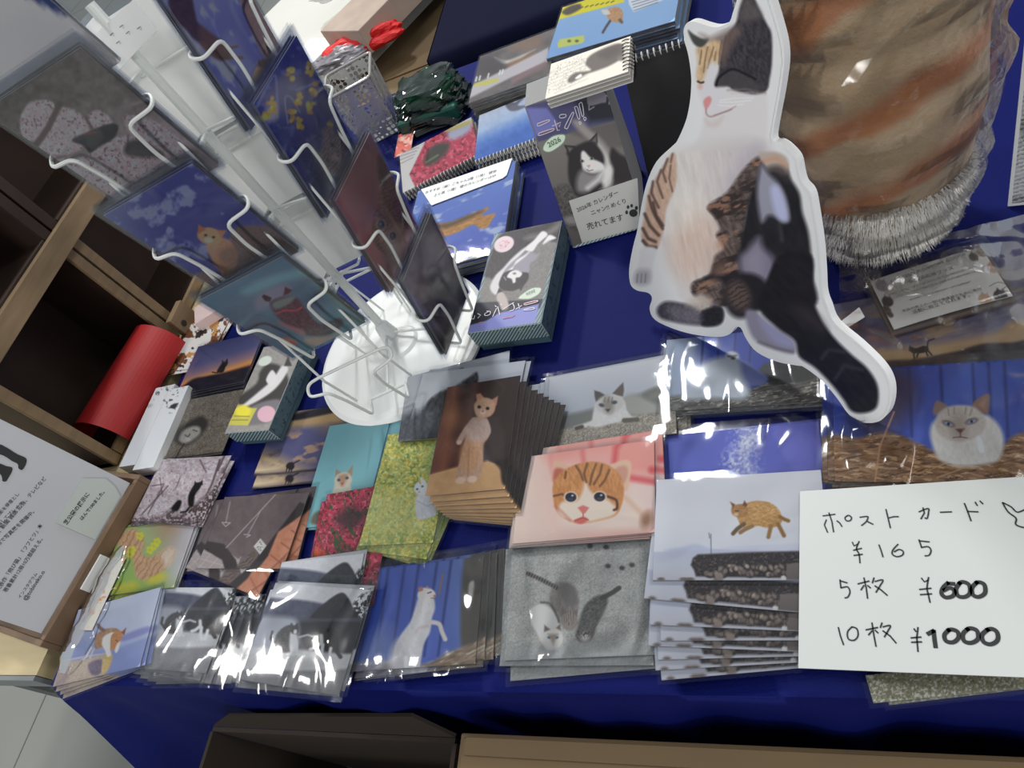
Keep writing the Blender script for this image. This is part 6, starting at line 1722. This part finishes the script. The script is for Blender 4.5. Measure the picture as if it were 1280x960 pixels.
    A.poly([(360, 60), (440, 80), (460, 200), (520, 240), (600, 200), (640, 100), (560, 40)], BK, 4)
    b2 = A.ell(510, 140, 50, 70, (110, 90, 80), -20, 5, .8); A.stripes(b2, BK, 0, 6, 60, .4, 2, .8)
    A.poly([(540, 215), (580, 205), (640, 260), (700, 300), (752, 340), (766, 380), (750, 398), (690, 385), (600, 350), (560, 300)], (138, 134, 150), 3); A.poly([(600, 240), (700, 300), (752, 345), (740, 370), (660, 340)], (150, 150, 186), 4, al=.8); A.line([(600, 345), (680, 375), (750, 390)], (90, 84, 88), 3, 2, .6)
    # tail
    t = A.poly([(600, 190), (640, 60), (700, -40), (835, -40), (840, 130), (870, 230), (930, 320), (1010, 400), (1080, 460), (1125, 530), (1132, 600), (1115, 645), (1060, 662), (1010, 650), (975, 600), (920, 530), (850, 460), (780, 410), (760, 340), (680, 280)], (26, 26, 32), 2.5)
    A.tex(t, 8, .2, 4, 40, 3); A.poly([(740, 200), (830, 200), (900, 290), (860, 300)], (56, 52, 54), 8, al=.6)
    for q in ([(880, 420), (910, 380), (980, 390)], [(940, 510), (980, 450), (1060, 470)]): A.line(q, (62, 62, 70), 3, 3, .7)
    # head
    A.at(840, 0, 8)
    d = A.poly([(640, 230), (680, 80), (730, -60), (770, -120), (820, -40), (880, 90), (950, 230), (1000, 340), (1004, 600), (985, 760), (950, 900), (860, 940), (740, 930), (620, 900), (560, 860), (440, 860), (430, 800), (470, 700), (480, 560), (500, 440), (560, 330)], (58, 54, 60), 1.8)
    A.tex(d, 24, .4, 7, 70, 2); A.poly([(720, -20), (820, 20), (900, 160), (760, 220), (680, 180)], (104, 96, 94), 5, al=.6)
    A.poly([(360, 400), (480, 330), (600, 270), (660, 260), (700, 330), (620, 420), (560, 560), (520, 650), (480, 560), (440, 470)], (110, 94, 90), 5, al=.8)
    t = A.poly([(250, 480), (340, 440), (420, 400), (490, 430), (480, 560), (450, 640), (400, 640), (360, 700), (320, 800), (280, 830), (250, 760), (260, 620)], (196, 168, 132), 3); A.tex(t, 22, .5, 3, 80, 3)
    for q in ([(300, 500), (280, 640)], [(360, 470), (330, 620), (320, 720)], [(420, 470), (380, 600), (360, 680)], [(440, 520), (430, 600)], [(500, 400), (480, 520), (470, 640)], [(540, 360), (520, 480), (500, 600)], [(590, 330), (570, 430)]): A.line(q, (96, 76, 62), 1.6, .9, .75)
    A.poly([(400, 620), (450, 680), (440, 780), (420, 860), (480, 880), (560, 960), (520, 1050), (400, 1100), (330, 1050), (320, 900), (340, 760)], (206, 204, 208), 4)
    A.poly([(165, 300), (220, 340), (300, 380), (370, 385), (330, 450), (280, 470), (225, 440), (185, 370)], (70, 72, 68), 1.5); A.poly([(270, 330), (340, 340), (380, 380), (330, 390)], (150, 136, 130), 3, al=.7)
    A.poly([(440, 860), (470, 770), (560, 710), (640, 690), (720, 730), (800, 790), (900, 840), (960, 860), (900, 900), (700, 900), (600, 860), (500, 860)], (72, 68, 72), 3, al=.8); A.line([(445, 850), (470, 780), (540, 720), (620, 690), (740, 740), (840, 790)], (26, 24, 28), 3.0, 1, .9)
    A.line([(560, 900), (740, 890), (940, 930)], (140, 126, 124), 2, 1.5, .6); A.line([(600, 930), (800, 920), (940, 950)], (190, 180, 180), 1.5, 1, .6)
    A.line([(262, 812), (290, 828), (318, 820)], (44, 36, 36), 2.4, .8); A.ell(285, 865, 24, 26, (206, 160, 150), 0, 2, .8)
    A.at(780, 0, 4)
    A.poly([(400, 500), (425, 480), (440, 495), (430, 525), (412, 545), (402, 530)], (206, 140, 140), 1.2); A.line([(412, 545), (415, 570), (440, 582), (500, 560), (540, 545)], (150, 110, 112), 1.6, 1, .8); A.poly([(405, 590), (440, 610), (500, 580), (470, 630), (420, 630)], (196, 180, 176), 3, al=.6)
    for q in ([(480, 500), (560, 490), (650, 488)], [(480, 510), (560, 510), (640, 500)], [(470, 525), (530, 530), (600, 520)]): A.line(q, (236, 234, 236), .9, .6, .7)
    A.line([(450, 575), (520, 555), (560, 530)], (136, 112, 118), 1.2, 1, .6)


def region_print(name, sh, loop, paint, step, parent, lift=.0004, shrink=.0016):
    L = np.array(loop); x0, y0 = L.min(0); x1, y1 = L.max(0)
    nx = int((x1 - x0) / step); ny = int((y1 - y0) / step)
    a = np.linspace(x0, x1, nx + 1); b = np.linspace(y0, y1, ny + 1); A, B = np.meshgrid(a, b); A = A.ravel(); B = B.ravel()
    ins = inside(A, B, L); d = segdist(A, B, L, True); ok = (ins & (d > shrink)).reshape(ny + 1, nx + 1)
    P = sh.o + A[:, None] * sh.x + B[:, None] * sh.y; X, Y = pr(P)
    art = Art(X, Y, A, B); paint(art); rgb = np.minimum(lin(art.C) * GAIN[0], .9)
    q = ok[:-1, :-1] & ok[1:, :-1] & ok[:-1, 1:] & ok[1:, 1:]
    jj, ii = np.nonzero(q); W = nx + 1; k = jj * W + ii
    F = np.stack([k, k + 1, k + 1 + W, k + W], 1)
    used, inv = np.unique(F.ravel(), return_inverse=True); F = inv.reshape(-1, 4)
    V = np.stack([A[used], B[used], np.full(len(used), lift)], 1)
    me = bpy.data.meshes.new(name); me.from_pydata(V.tolist(), [], F.tolist()); me.materials.append(P_FOAM)
    at = me.attributes.new('print', 'FLOAT_COLOR', 'POINT'); col = np.ones((len(V), 4)); col[:, :3] = rgb[used]; at.data.foreach_set('color', col.ravel())
    me.polygons.foreach_set('use_smooth', [True] * len(F)); me.update()
    return place(name, me, parent, inv_of(parent) @ sh.mat(), False)


GAIN[0] = 1.22
region_print('printed_cat', CSH, L2, p_standee, .00085, st)
GAIN[0] = 1.0
foot = CSH.pt(0.0, zmin, -.0075)
_u = CSH.loc(928, 330); _v = CSH.loc(985, 440)
MB().prism([CSH.pt(_v[0] - .010, _v[1], -.0078), CSH.pt(_v[0] + .014, _v[1], -.0078), CSH.pt(_u[0] + .014, _u[1], -.0078), CSH.pt(_u[0] - .010, _u[1], -.0078)], CSH.n, .002).build('rear_strut', BOARD, st)

# ------------------------------------------------------------------ plush cushion wrapped in film
pc = np.array([.080, .606, T + .008])
prof = [(.012, .0), (.050, .004), (.066, .025), (.074, .06), (.079, .10), (.086, .15), (.089, .20), (.091, .25), (.092, .30), (.092, .36), (.094, .42), (.108, .47), (.09, .51), (.05, .535), (.01, .54)]
pr_ = spline(prof, False, 4)


def lath(prof, c, seg, ns, amp, sq=1.0, sd=1):
    v = []; f = []
    for j, (r, z) in enumerate(prof):
        for i in range(seg):
            t = 2 * math.pi * i / seg
            k = 1 + amp * (2 * float(vnoise(np.array([3 * math.cos(t) + 9]), np.array([3 * math.sin(t) + z * ns]), sd)[0]) - 1)
            v.append(c + np.array([r * k * math.cos(t), r * k * math.sin(t) * sq, z]))
    n = len(prof)
    for j in range(n - 1):
        for i in range(seg):
            f.append((j * seg + i, j * seg + (i + 1) % seg, (j + 1) * seg + (i + 1) % seg, (j + 1) * seg + i))
    f.append(tuple(range(seg - 1, -1, -1))); f.append(tuple((n - 1) * seg + i for i in range(seg)))
    return v, f


m, nt, bs = nodes('plush_fur'); bs.inputs['Roughness'].default_value = .9; bs.inputs['Sheen Weight'].default_value = .4; bs.inputs['Specular IOR Level'].default_value = .1
tc = nt.nodes.new('ShaderNodeTexCoord'); sp = nt.nodes.new('ShaderNodeSeparateXYZ'); nz = nt.nodes.new('ShaderNodeTexNoise'); nz.inputs['Scale'].default_value = 9; nz.inputs['Detail'].default_value = 4
mu = nt.nodes.new('ShaderNodeMath'); mu.operation = 'MULTIPLY_ADD'; mu.inputs[1].default_value = .09; ad = nt.nodes.new('ShaderNodeMath'); ad.operation = 'ADD'
x2 = nt.nodes.new('ShaderNodeMath'); x2.operation = 'MULTIPLY_ADD'; x2.inputs[1].default_value = .35
rp = nt.nodes.new('ShaderNodeValToRGB'); L_ = nt.links
L_.new(tc.outputs['Object'], sp.inputs[0]); L_.new(tc.outputs['Object'], nz.inputs['Vector'])
L_.new(nz.outputs['Fac'], mu.inputs[0]); L_.new(sp.outputs['Z'], mu.inputs[2])
L_.new(sp.outputs['X'], x2.inputs[0]); x2.inputs[1].default_value = -.45; L_.new(mu.outputs[0], x2.inputs[2])
mr = nt.nodes.new('ShaderNodeMapRange'); mr.inputs['From Min'].default_value = 0; mr.inputs['From Max'].default_value = .6; L_.new(x2.outputs[0], mr.inputs[0]); L_.new(mr.outputs[0], rp.inputs['Fac'])
cw = tuple(lin((226, 216, 200))) + (1,); ct_ = tuple(lin((188, 162, 130))) + (1,); cor = tuple(lin((182, 122, 82))) + (1,)
els = rp.color_ramp.elements; els[0].position = 0; els[0].color = cw; els[1].position = 1; els[1].color = ct_
for p, c in ((.10, cw), (.17, ct_), (.215, ct_), (.235, cor), (.255, cor), (.285, ct_), (.37, ct_), (.39, cor), (.42, cor), (.45, ct_), (.56, ct_), (.58, cor), (.61, cor), (.64, ct_), (.76, ct_), (.78, cor), (.81, cor), (.84, ct_)):
    e = els.new(p); e.color = c
L_.new(rp.outputs['Color'], bs.inputs['Base Color'])
nb_ = nt.nodes.new('ShaderNodeTexNoise'); nb_.inputs['Scale'].default_value = 260; bpn = nt.nodes.new('ShaderNodeBump'); bpn.inputs['Strength'].default_value = .5; bpn.inputs['Distance'].default_value = .003
L_.new(tc.outputs['Object'], nb_.inputs['Vector']); L_.new(nb_.outputs['Fac'], bpn.inputs['Height']); L_.new(bpn.outputs['Normal'], bs.inputs['Normal'])
MATS['plush_fur'] = m
plu = empty('plush_cushion', pc, 'tall cream plush cushion with orange stripes wrapped in clear film behind the standee', 'cushion')
v, f = lath([(r, z) for r, z in pr_], np.zeros(3), 48, 14, .05, .85, 4)
obj('cushion_body', v, f, m, plu, True)
# fluffy base
rng = np.random.default_rng(5); v = []; f = []
for k in range(9000):
    t = rng.uniform(0, 2 * math.pi); z = rng.uniform(.0, .085) ; r = np.interp(z, [0, .004, .025, .06, .1], [.05, .055, .066, .074, .079])
    p = np.array([r * math.cos(t), r * math.sin(t) * .85, z]); o_ = np.array([math.cos(t), math.sin(t), rng.uniform(-.9, .1)]); o_ = unit(o_ + rng.normal(size=3) * .25)
    L = rng.uniform(.006, .014); sd = unit(np.cross(o_, [0, 0, 1])) * .0006; e = p + o_ * L; e[2] = max(e[2] - .004, -.009); b0 = len(v)
    v += [p - sd, p + sd, (p + e) / 2 + sd * .8 + [0, 0, .002], (p + e) / 2 - sd * .8 + [0, 0, .002], e]; f += [(b0, b0 + 1, b0 + 2, b0 + 3), (b0 + 3, b0 + 2, b0 + 4)]
o = obj('fluffy_fur', v, f, mat('white_fur', (240, 236, 228), .8, sheen=.3), plu); o['kind'] = 'stuff'
v, f = lath([(r * 1.06 + .006 + .002 * math.sin(j * 1.7), z) for j, (r, z) in enumerate(pr_[4:-4])], np.zeros(3), 60, 40, .07, .88, 9)
f = f[:-2]
obj('clear_film', v, f, CRINKLE, plu, False)
# loose corner of the wrapping film on the left
fl = []; nf = 14
P0 = [un(862, -20, .33), un(985, 40, .26), un(1000, 215, .12), un(1060, 350, .015)]

# rescue goods packet
s, w, h = flat_sheet([(1093, 349), (1222, 303), (1270, 368), (1112, 416)], .016)
rg_ = empty('goods_packet', s.pt(0, 0, -.01), 'clear packet with a white cat rescue support card lying below the plush cushion', 'packet')
cw_, ch_ = .101, .066
bend = lambda a, b: -.8 * (a ** 2) + .25 * a * 0
place('printed_card', print_mesh('printed_card', s, cw_, ch_, p_rescue, .0007, .0008, bend=bend), rg_, inv_of(rg_) @ s.mat(), False)
MB().box(s.pt(0, 0, -.0065), (cw_ + .008, ch_ + .008, .006), np.stack([s.x, s.y, s.n], 1)).build('packet_contents', mat('packet_brown', (74, 62, 58), .5), rg_, bevel=.002)
k5 = (1040, 280, 5.333)
for body, a_, b_ in (('CAT RESCUE SUPPORT GOODS', (395, 395), (895, 208)), ('保護猫応援グッズ', (515, 398), (815, 300)), ('PROCEEDS FROM THE SALES OF THIS PRODUCT WILL', (400, 472), (965, 288)), ('HELP TO CONTRIBUTE A SAFE FUTURE FOR CATS', (430, 492), (990, 312)), ('AS PART OF THE RESCUED CAT SUPPORT', (520, 512), (930, 390)), ('本品の売上の一部は保護猫のために寄付', (470, 590), (1000, 440)), ('活動に役立てられます。', (540, 600), (920, 485))):
    text(s, body, a_, b_, INK if 'RESCUE' in body else INKS, rg_, k=k5, h=.0006)
sm_ = sleeve_mesh(cw_, ch_, .008, .012, .004, bend=lambda a, b: .001 * np.sin(60 * a)); place('clear_packet', sm_, rg_, inv_of(rg_) @ s.mat(), False)
wl = [un(1048, 404, .013), un(1054, 413, .013), un(1081, 396, .013), un(1074, 384, .013)]
o = MB().prism(wl, np.array([0, 0, 1.0]), .0006).build('blank_label', WHITE); tag(o, 'small blank white label strip right of the standee tail', 'label')

# loose wrapping film over the right-hand prints
v = []; f = []
nx, ny = 40, 30
for j in range(ny + 1):
    for i in range(nx + 1):
        px = 1050 + 250 * i / nx; py = 330 + 285 * j / ny - 60 * i / nx
        p = un(px, py, .0155)
        zz = .006 * float(fbm(np.array([i * .22]), np.array([j * .26]), 3, 3)[0]) + (.004 if (i in (0, nx) or j in (0, ny)) else .004)
        v.append(p + [0, 0, zz])
for j in range(ny):
    for i in range(nx): q = j * (nx + 1) + i; f.append((q, q + 1, q + nx + 2, q + nx + 1))
LOOSE = clear_mat('loose_film', (254, 254, 254), .5, -.01, .06, 20, .8, (1, 1, 1), .006, True)
tag(obj('plastic_film', v, f, LOOSE, smooth=True, world=True), 'loose crinkled clear film lying over the straw cat and dusk prints', 'film')

# sign at the right edge
es = empty('easel_sign', un(1275, 150, 0), 'yellow sign with a black and white shape cut off by the right edge', 'sign')
e0 = un(1266, 262, .0) ; ex_ = unit([.98, -.2, 0]); ES = Sheet(e0 + ex_ * .05 + np.array([0, .02, .13]), ex_, (0, .12, .99))
MB().prism([ES.pt(-.05, -.13), ES.pt(.05, -.13), ES.pt(.05, .13), ES.pt(-.05, .13)], ES.n, .003).build('board', WHITE, es)
place('printed_front', print_mesh('printed_front', ES, .094, .254, lambda A: (A.fill((206, 176, 90)), A.at(900, 0, 3.368), A.poly([(1236, 330), (1300, 320), (1400, 340), (1400, 980), (1236, 980)], (40, 40, 44), 1), A.ell(1262, 560, 20, 12, (220, 220, 220), 30), A.ell(1258, 725, 26, 18, (220, 220, 220), 40)), .0012, .0004), es, inv_of(es) @ ES.mat(), False)

# ------------------------------------------------------------------ spinner rack
PA0, PA1 = np.array([-.545, .600, T + .004]), np.array([-.610, .672, T + .50])
axd = unit(PA1 - PA0)
WIRE = mat('white_coated_wire', (214, 216, 212), 0.4)
GWH = mat('white_plastic', (222, 224, 222), 0.4)
rk = empty('postcard_rack', (-.53, .59, T), 'white wire spinner rack holding sleeved postcards on a round white base', 'rack')
MB().lathe([(.128, 0), (.132, .002), (.132, .006), (.126, .009), (.03, .010), (.026, .014)], (-.528, .585, T + .0012), 64).build('base_plate', GWH, rk, smooth=False, bevel=0)
MB().tube([PA0, PA1], .006, 12).build('pole', WIRE, rk)
MB().lathe([(.012, 0), (.014, .01), (.010, .03), (.007, .034)], PA0, 20, axd).build('hub', GWH, rk)


def axpt(z): return PA0 + axd * ((z) / axd[2])


nA = unit([.29, -.92, -.24]); rA = unit([.955, .30, 0]); nB = unit([.965, -.17, -.2]); rB = unit([.18, .984, .03])


def frames():
    out = []
    for ci, (n, r, C0, d) in enumerate(((nA, rA, np.array([-.518, .474, .334]), np.array([.012, -.012, -.11])), (nB, rB, np.array([-.438, .605, .328]), np.array([.0175, -.019, -.11])))):
        for flip in (0, 1):
            lst = []
            for k in ((-2, -1, 0, 1, 2) if ci == 0 and not flip else (-1, 0, 1, 2)):
                c = C0 + d * k; c = c + np.array([0, 0, T]); x = r; nn = n
                if flip:
                    Rf = Matrix.Rotation(math.pi, 3, Vector(axd)); q = axpt(c[2] - T)
                    q = PA0 + axd * ((c - PA0) @ axd)
                    nn = -unit(n - axd * (n @ axd)); c = q + nn * .052; nn = unit(nn - .10 * axd); x = -unit(r - nn * (r @ nn))
                y = np.cross(nn, x)
                lst.append(Sheet(c, x, y))
            out.append(lst)
    return out


FR = frames()
TOPS = FR[0].pop(0)
PAINT = {(0, 0): p_rackcherry, (0, 1): p_rackginger, (0, 2): p_rackteal, (2, 0): p_racksky, (2, 1): p_rackflower, (2, 2): p_rackpink}
LAB = {(0, 0): 'rack postcard of a dark cat among cherry blossom, topmost on the left side', (0, 1): 'rack postcard of a ginger cat under blue sky, middle of the left side', (0, 2): 'rack postcard of a dark cat on turquoise cloth, lowest on the left side',
       (2, 0): 'rack postcard of a leaping brown cat against the sky, topmost on the right side', (2, 1): 'rack postcard of a tabby among yellow flowers on deep blue, right side', (2, 2): 'rack postcard of a kitten face on dull pink, right side'}
hw, hh = .05, .074


def bare(A): A.fill((150, 156, 190)); A.spots(None, (190, 196, 216), .04, .5, 3, w=.2)


_low = {}
GAIN[0] = 2.3
for ci, lst in enumerate(FR):
    vis = ci in (0, 2)
    prev = None
    back = None
    for k, s in enumerate(lst):
        # pocket wires
        pk = MB()
        for sg_ in (-1, 1):
            path = [s.pt(sg_ * .040, .012, -.012), s.pt(sg_ * (hw + .006), .012, -.010), s.pt(sg_ * (hw + .007), .010, .006), s.pt(sg_ * .030, .012, .013), s.pt(sg_ * .026, -.02, .013), s.pt(sg_ * .026, -hh - .006, .010), s.pt(sg_ * .026, -hh - .006, -.012)]
            pk.tube(rounded(path, .008, 4), .0019, 7)
        pk.build('wire_pocket', WIRE, rk)
        cw_b = MB().tube([s.pt(-.040, .012, -.012), s.pt(.040, .012, -.012)], .0019, 7).build('cross_wire', WIRE, rk)
        cb_ = MB()
        q = PA0 + axd * ((s.pt(0, -hh, -.012) - PA0) @ axd)
        cb_.tube([s.pt(-.026, -hh - .006, -.012), s.pt(.026, -hh - .006, -.012)], .0019, 7).tube([s.pt(0, -hh - .006, -.012), q], .0019, 7)
        cb_.build('cross_wire', WIRE, rk)
        if k == 3 and not (ci == 2): continue
        pf = PAINT.get((ci, k)); lab = LAB.get((ci, k))
        if ci == 2 and k == 3:
            pf = p_rackdark; lab = 'rack postcard of dull brown and grey shapes, lowest on the right side'
            s = Sheet(s.o + np.array([0, 0, .003]), s.x, s.y)
        side = ('left', 'rear left', 'right', 'rear right')[ci]
        if pf is not None:
            pile('postcard', lab, s, 0, (.1, .148), pf, [(0, -.001, 0), (.001, 0, .5), (-.0005, -.001, -.5), (.0006, .001, .3), (0, -.002, -.4)], smt=SLEEVE_R, group='postcards in a rack pocket ' + side + ' ' + str(k), gap=.0016, step=.0009)
        else:
            key = 'bare'
            if key not in _low:
                _low[key] = print_mesh('postcard', s, .1, .148, bare, .006)
            for j in range(4):
                M = s.mat() @ Matrix.Translation(Vector((0, 0, -j * .0016)))
                o = bpy.data.objects.new('postcard', _low[key]); link(o); o.matrix_basis = M; WM[o.name] = M
                tag(o, f'sleeved postcard on the {side} side of the rack with white back showing', 'postcard', f'postcards on the {side} side of the rack')
                c = bpy.data.objects.new('plastic_sleeve', sleeve_mesh(.1, .148)); link(c, o)
    # side rails
    ra = MB()
    for sg_ in (-1, 1):
        ra.tube([lst[0].pt(sg_ * .040, .04, -.013)] + [s.pt(sg_ * .040, .0, -.013) for s in lst] + [lst[3].pt(sg_ * .040, -.07, -.013)], .0016, 7)
    ra.build('side_rail', WIRE, rk)

GAIN[0] = 1.0
pile('postcard', 'pale frosted postcard at the top left corner of the photo, above the cherry blossom card', TOPS, 0, (.1, .148), lambda A: (A.fill((232, 230, 232)), A.poly([(60, -40), (140, 10), (80, 20), (20, -10)], (70, 84, 140), 2, sm=False)), [(0, .001, 0), (.001, 0, .5), (0, -.001, -.5)], group='postcards in the topmost rack pocket', gap=.0016, step=.004)
# price slip on the rack top, written side away
tS = Sheet(un(152, 56, .46), unit(un(190, 10, .46) - un(85, 55, .46)), (0, .35, .94))
cr = [hit(x, y, tS.o, tS.n) for x, y in ((98, 62), (140, 96), (196, 38), (168, -2))]
o = MB().prism(cr, tS.n, .0008).build('price_slip', WHITE); tag(o, 'white price slip with faint mirrored numbers at the top of the rack', 'note')
ribbon(tS, [[(x, y), (x + 4, y - 3), (x + 5, y + 1)] for x, y in ((112, 66), (124, 54), (138, 44), (150, 34), (133, 66), (146, 54), (158, 42), (172, 36), (128, 78))], .0006, INKS, o, h=.0006)

# ------------------------------------------------------------------ cartons under the table front
CB = mat('cardboard', (106, 86, 58), .75, var=.06, vscale=6); CBD = mat('cardboard_shaded', (46, 36, 26), .85)  # second tone is the cardboard darkened, shade painted into the open carton
oc = empty('open_carton', (-.59, -.1, 0), 'open cardboard carton with dark inside standing under the front of the table', 'carton')
x0, x1, y0, y1, zt = -.765, -.415, -.26, .104, T - .095
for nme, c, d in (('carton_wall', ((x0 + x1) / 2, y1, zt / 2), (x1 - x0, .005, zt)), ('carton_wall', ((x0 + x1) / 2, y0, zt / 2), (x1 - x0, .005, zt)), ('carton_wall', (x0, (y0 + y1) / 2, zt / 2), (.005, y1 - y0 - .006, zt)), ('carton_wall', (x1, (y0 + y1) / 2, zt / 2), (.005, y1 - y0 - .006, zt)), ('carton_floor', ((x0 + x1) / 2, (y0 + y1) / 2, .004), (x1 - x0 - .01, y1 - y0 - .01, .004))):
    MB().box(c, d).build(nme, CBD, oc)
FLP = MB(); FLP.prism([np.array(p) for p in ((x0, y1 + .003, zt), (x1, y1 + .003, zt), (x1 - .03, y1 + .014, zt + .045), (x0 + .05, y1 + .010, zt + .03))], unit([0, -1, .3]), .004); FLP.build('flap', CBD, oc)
cc2 = empty('closed_carton', (0, -.1, 0), 'closed brown cardboard carton with an orange mark in front of the table', 'carton')
MB().box((.02, -.092, (T - .070) / 2), (.83, .40, T - .070)).build('carton_body', CB, cc2, bevel=.002)
MB().box((.02, -.092, T - .068), (.82, .39, .003)).build('top_flap', CB, cc2, bevel=.001)
MB().box((.02, .095, T - .065), (.81, .016, .003)).build('flap_edge', CB, cc2)
oq = Sheet((.045, .085, T - .0658), (1, 0, 0), (0, 1, 0)); MB().box(oq.pt(0, 0, .0004), (.05, .012, .0006)).build('orange_mark', mat('orange_print', (176, 72, 40), .6), cc2)

# ------------------------------------------------------------------ background
wt = empty('white_table', (-1.3, 1.9, 0), 'white table with grey metal rim behind the left of the sales table', 'table')
e1 = un(440, 82, 0); e2 = un(522, -4, 0); de = unit(e2 - e1); pn_ = np.array([-de[1], de[0], 0])
wa = e1 - de * .02; q = [wa, wa + de * 1.2, wa + de * 1.2 + pn_ * .7, wa + pn_ * .7]
MB().prism(q, np.array([0, 0, 1.0]), .025).build('tabletop', mat('white_laminate', (206, 204, 196), .4), wt)
MB().box(wa + de * .6 - pn_ * .004 + [0, 0, -.012], (1.2, .008, .034), np.stack([de, -pn_, [0, 0, 1]], 1)).build('metal_rim', mat('rim_grey', (150, 150, 148), .35, .5), wt)
for s_, t_ in ((.1, .40), (1.1, .40), (.1, .64), (1.1, .64)):
    p = wa + de * s_ + pn_ * t_; MB().tube([(p[0], p[1], 0), (p[0], p[1], T - .03)], .014).build('leg', MATS['grey_metal'], wt)


def lump(name, c, r, sc, m, lab, cat, seed, amp=.35, sub=4):
    bm = bmesh.new(); bmesh.ops.create_icosphere(bm, subdivisions=sub, radius=1.0)
    for v_ in bm.verts:
        n_ = float(fbm(np.array([v_.co.x * sc + 5 + seed]), np.array([v_.co.y * sc + v_.co.z * sc * 1.3 + 9]), seed, 4)[0]) - .5
        v_.co *= 1 + amp * 2 * n_
        v_.co = Vector((v_.co.x * r[0], v_.co.y * r[1], max(v_.co.z, -.4) * r[2]))
    me = bpy.data.meshes.new(name); bm.to_mesh(me); bm.free(); me.materials.append(m)
    zm = min(v_.co.z for v_ in me.vertices)
    return tag(place(name, me, None, Matrix.Translation(Vector((c[0], c[1], c[2] - zm + .001)))), lab, cat)


p = un(448, 52, .02); lump('cloth_glove', (p[0], p[1], T), (.11, .045, .03), 1.6, mat('red_cloth', (206, 22, 24), .6), 'crumpled bright red glove lying on the white table edge', 'glove', 4)
p = un(424, 68, .02); lump('plastic_wrap', (p[0], p[1], T), (.09, .035, .024), 3, mat('grey_mixed', (120, 116, 122), .3, var=.5, vscale=40), 'dark crumpled plastic wrapper beside the red glove', 'wrapper', 7)
p = un(470, 22, .03); o = MB().box((p[0], p[1] + .05, T + .03), (.26, .16, .058), np.stack([de, -pn_, [0, 0, 1]], 1)).build('cardboard_tray', mat('pinkish_card', (164, 146, 132), .7, var=.1, vscale=20), bevel=.002); tag(o, 'dull pink cardboard box standing on the white table', 'box')
p = un(428, 4, .06); lump('paper_ball', (p[0], p[1] + .1, T + .06), (.12, .07, .04), 4, WHITE, 'crumpled white paper on top of the pinkish cardboard box', 'paper', 9, .3)
p = un(400, 62, .0); o = MB().box((p[0] - .02, p[1], T + .004), (.09, .12, .006), np.stack([de, -pn_, [0, 0, 1]], 1)).build('paper_sheet', WHITE); tag(o, 'white paper sheet on the white table left of the red glove', 'paper')

bc1 = empty('background_carton', (-.84, 1.60, 0), 'plain brown cardboard carton on the floor beyond the sales table', 'carton')
MB().box((-.84, 1.60, .32), (.34, .52, .64)).build('carton_body', CB, bc1, bevel=.004); MB().box((-.84, 1.60, .642), (.33, .25, .003)).build('top_flap', CB, bc1)
# table behind with navy cloth
v = []; f = []
X0, X1, Y0, Y1 = -.645, 1.9, 1.37, 1.84
xs = np.linspace(X0, X1, 80); rows = []
for y in np.linspace(Y1, Y0, 16): rows.append([(x, y, T - .002) for x in xs])
for k in range(1, 14): rows.append([(x, Y0 - .004 - .02 * (k / 13) + .008 * min(1, k / 3) * math.sin(x * 22), T - .002 - .66 * k / 13) for x in xs])
for r in rows: v += r
for j in range(len(rows) - 1):
    for i in range(79): a_ = j * 80 + i; f.append((a_, a_ + 80, a_ + 81, a_ + 1))
b0 = len(v)
for k in range(10):
    for y in np.linspace(Y0, Y1, 14): v.append((X0 - .003 - .01 * math.sin(y * 20) * (k > 0), y, T - .002 - .66 * k / 9))
for k in range(9):
    for i in range(13): a_ = b0 + k * 14 + i; f.append((a_, a_ + 14, a_ + 15, a_ + 1))
tag(obj('tablecloth', v, f, mat('dark_navy_cloth', (5, 8, 36), .8, spec=.1, bump=.2, bscale=300), smooth=True, world=True), 'dark navy cloth hanging over the table behind the calendars', 'tablecloth')
# little boxes behind the red roll
for q, m_, lab in (([(165, 390), (184, 384), (206, 408), (176, 412)], mat('white_box', (206, 200, 198), .6), 'small white carton with red printing between crate and red roll'), ([(236, 382), (262, 372), (284, 388), (252, 396)], mat('pink_card', (226, 200, 196), .6), 'folded pale pink card by the foot of the crates')):
    s, w, h = flat_sheet(q, .025); o = MB().box(s.pt(0, 0, -.012), (min(w, .07), min(h, .05), .023), np.stack([s.x, s.y, s.n], 1)).build('small_carton', m_, bevel=.001); tag(o, lab, 'box')
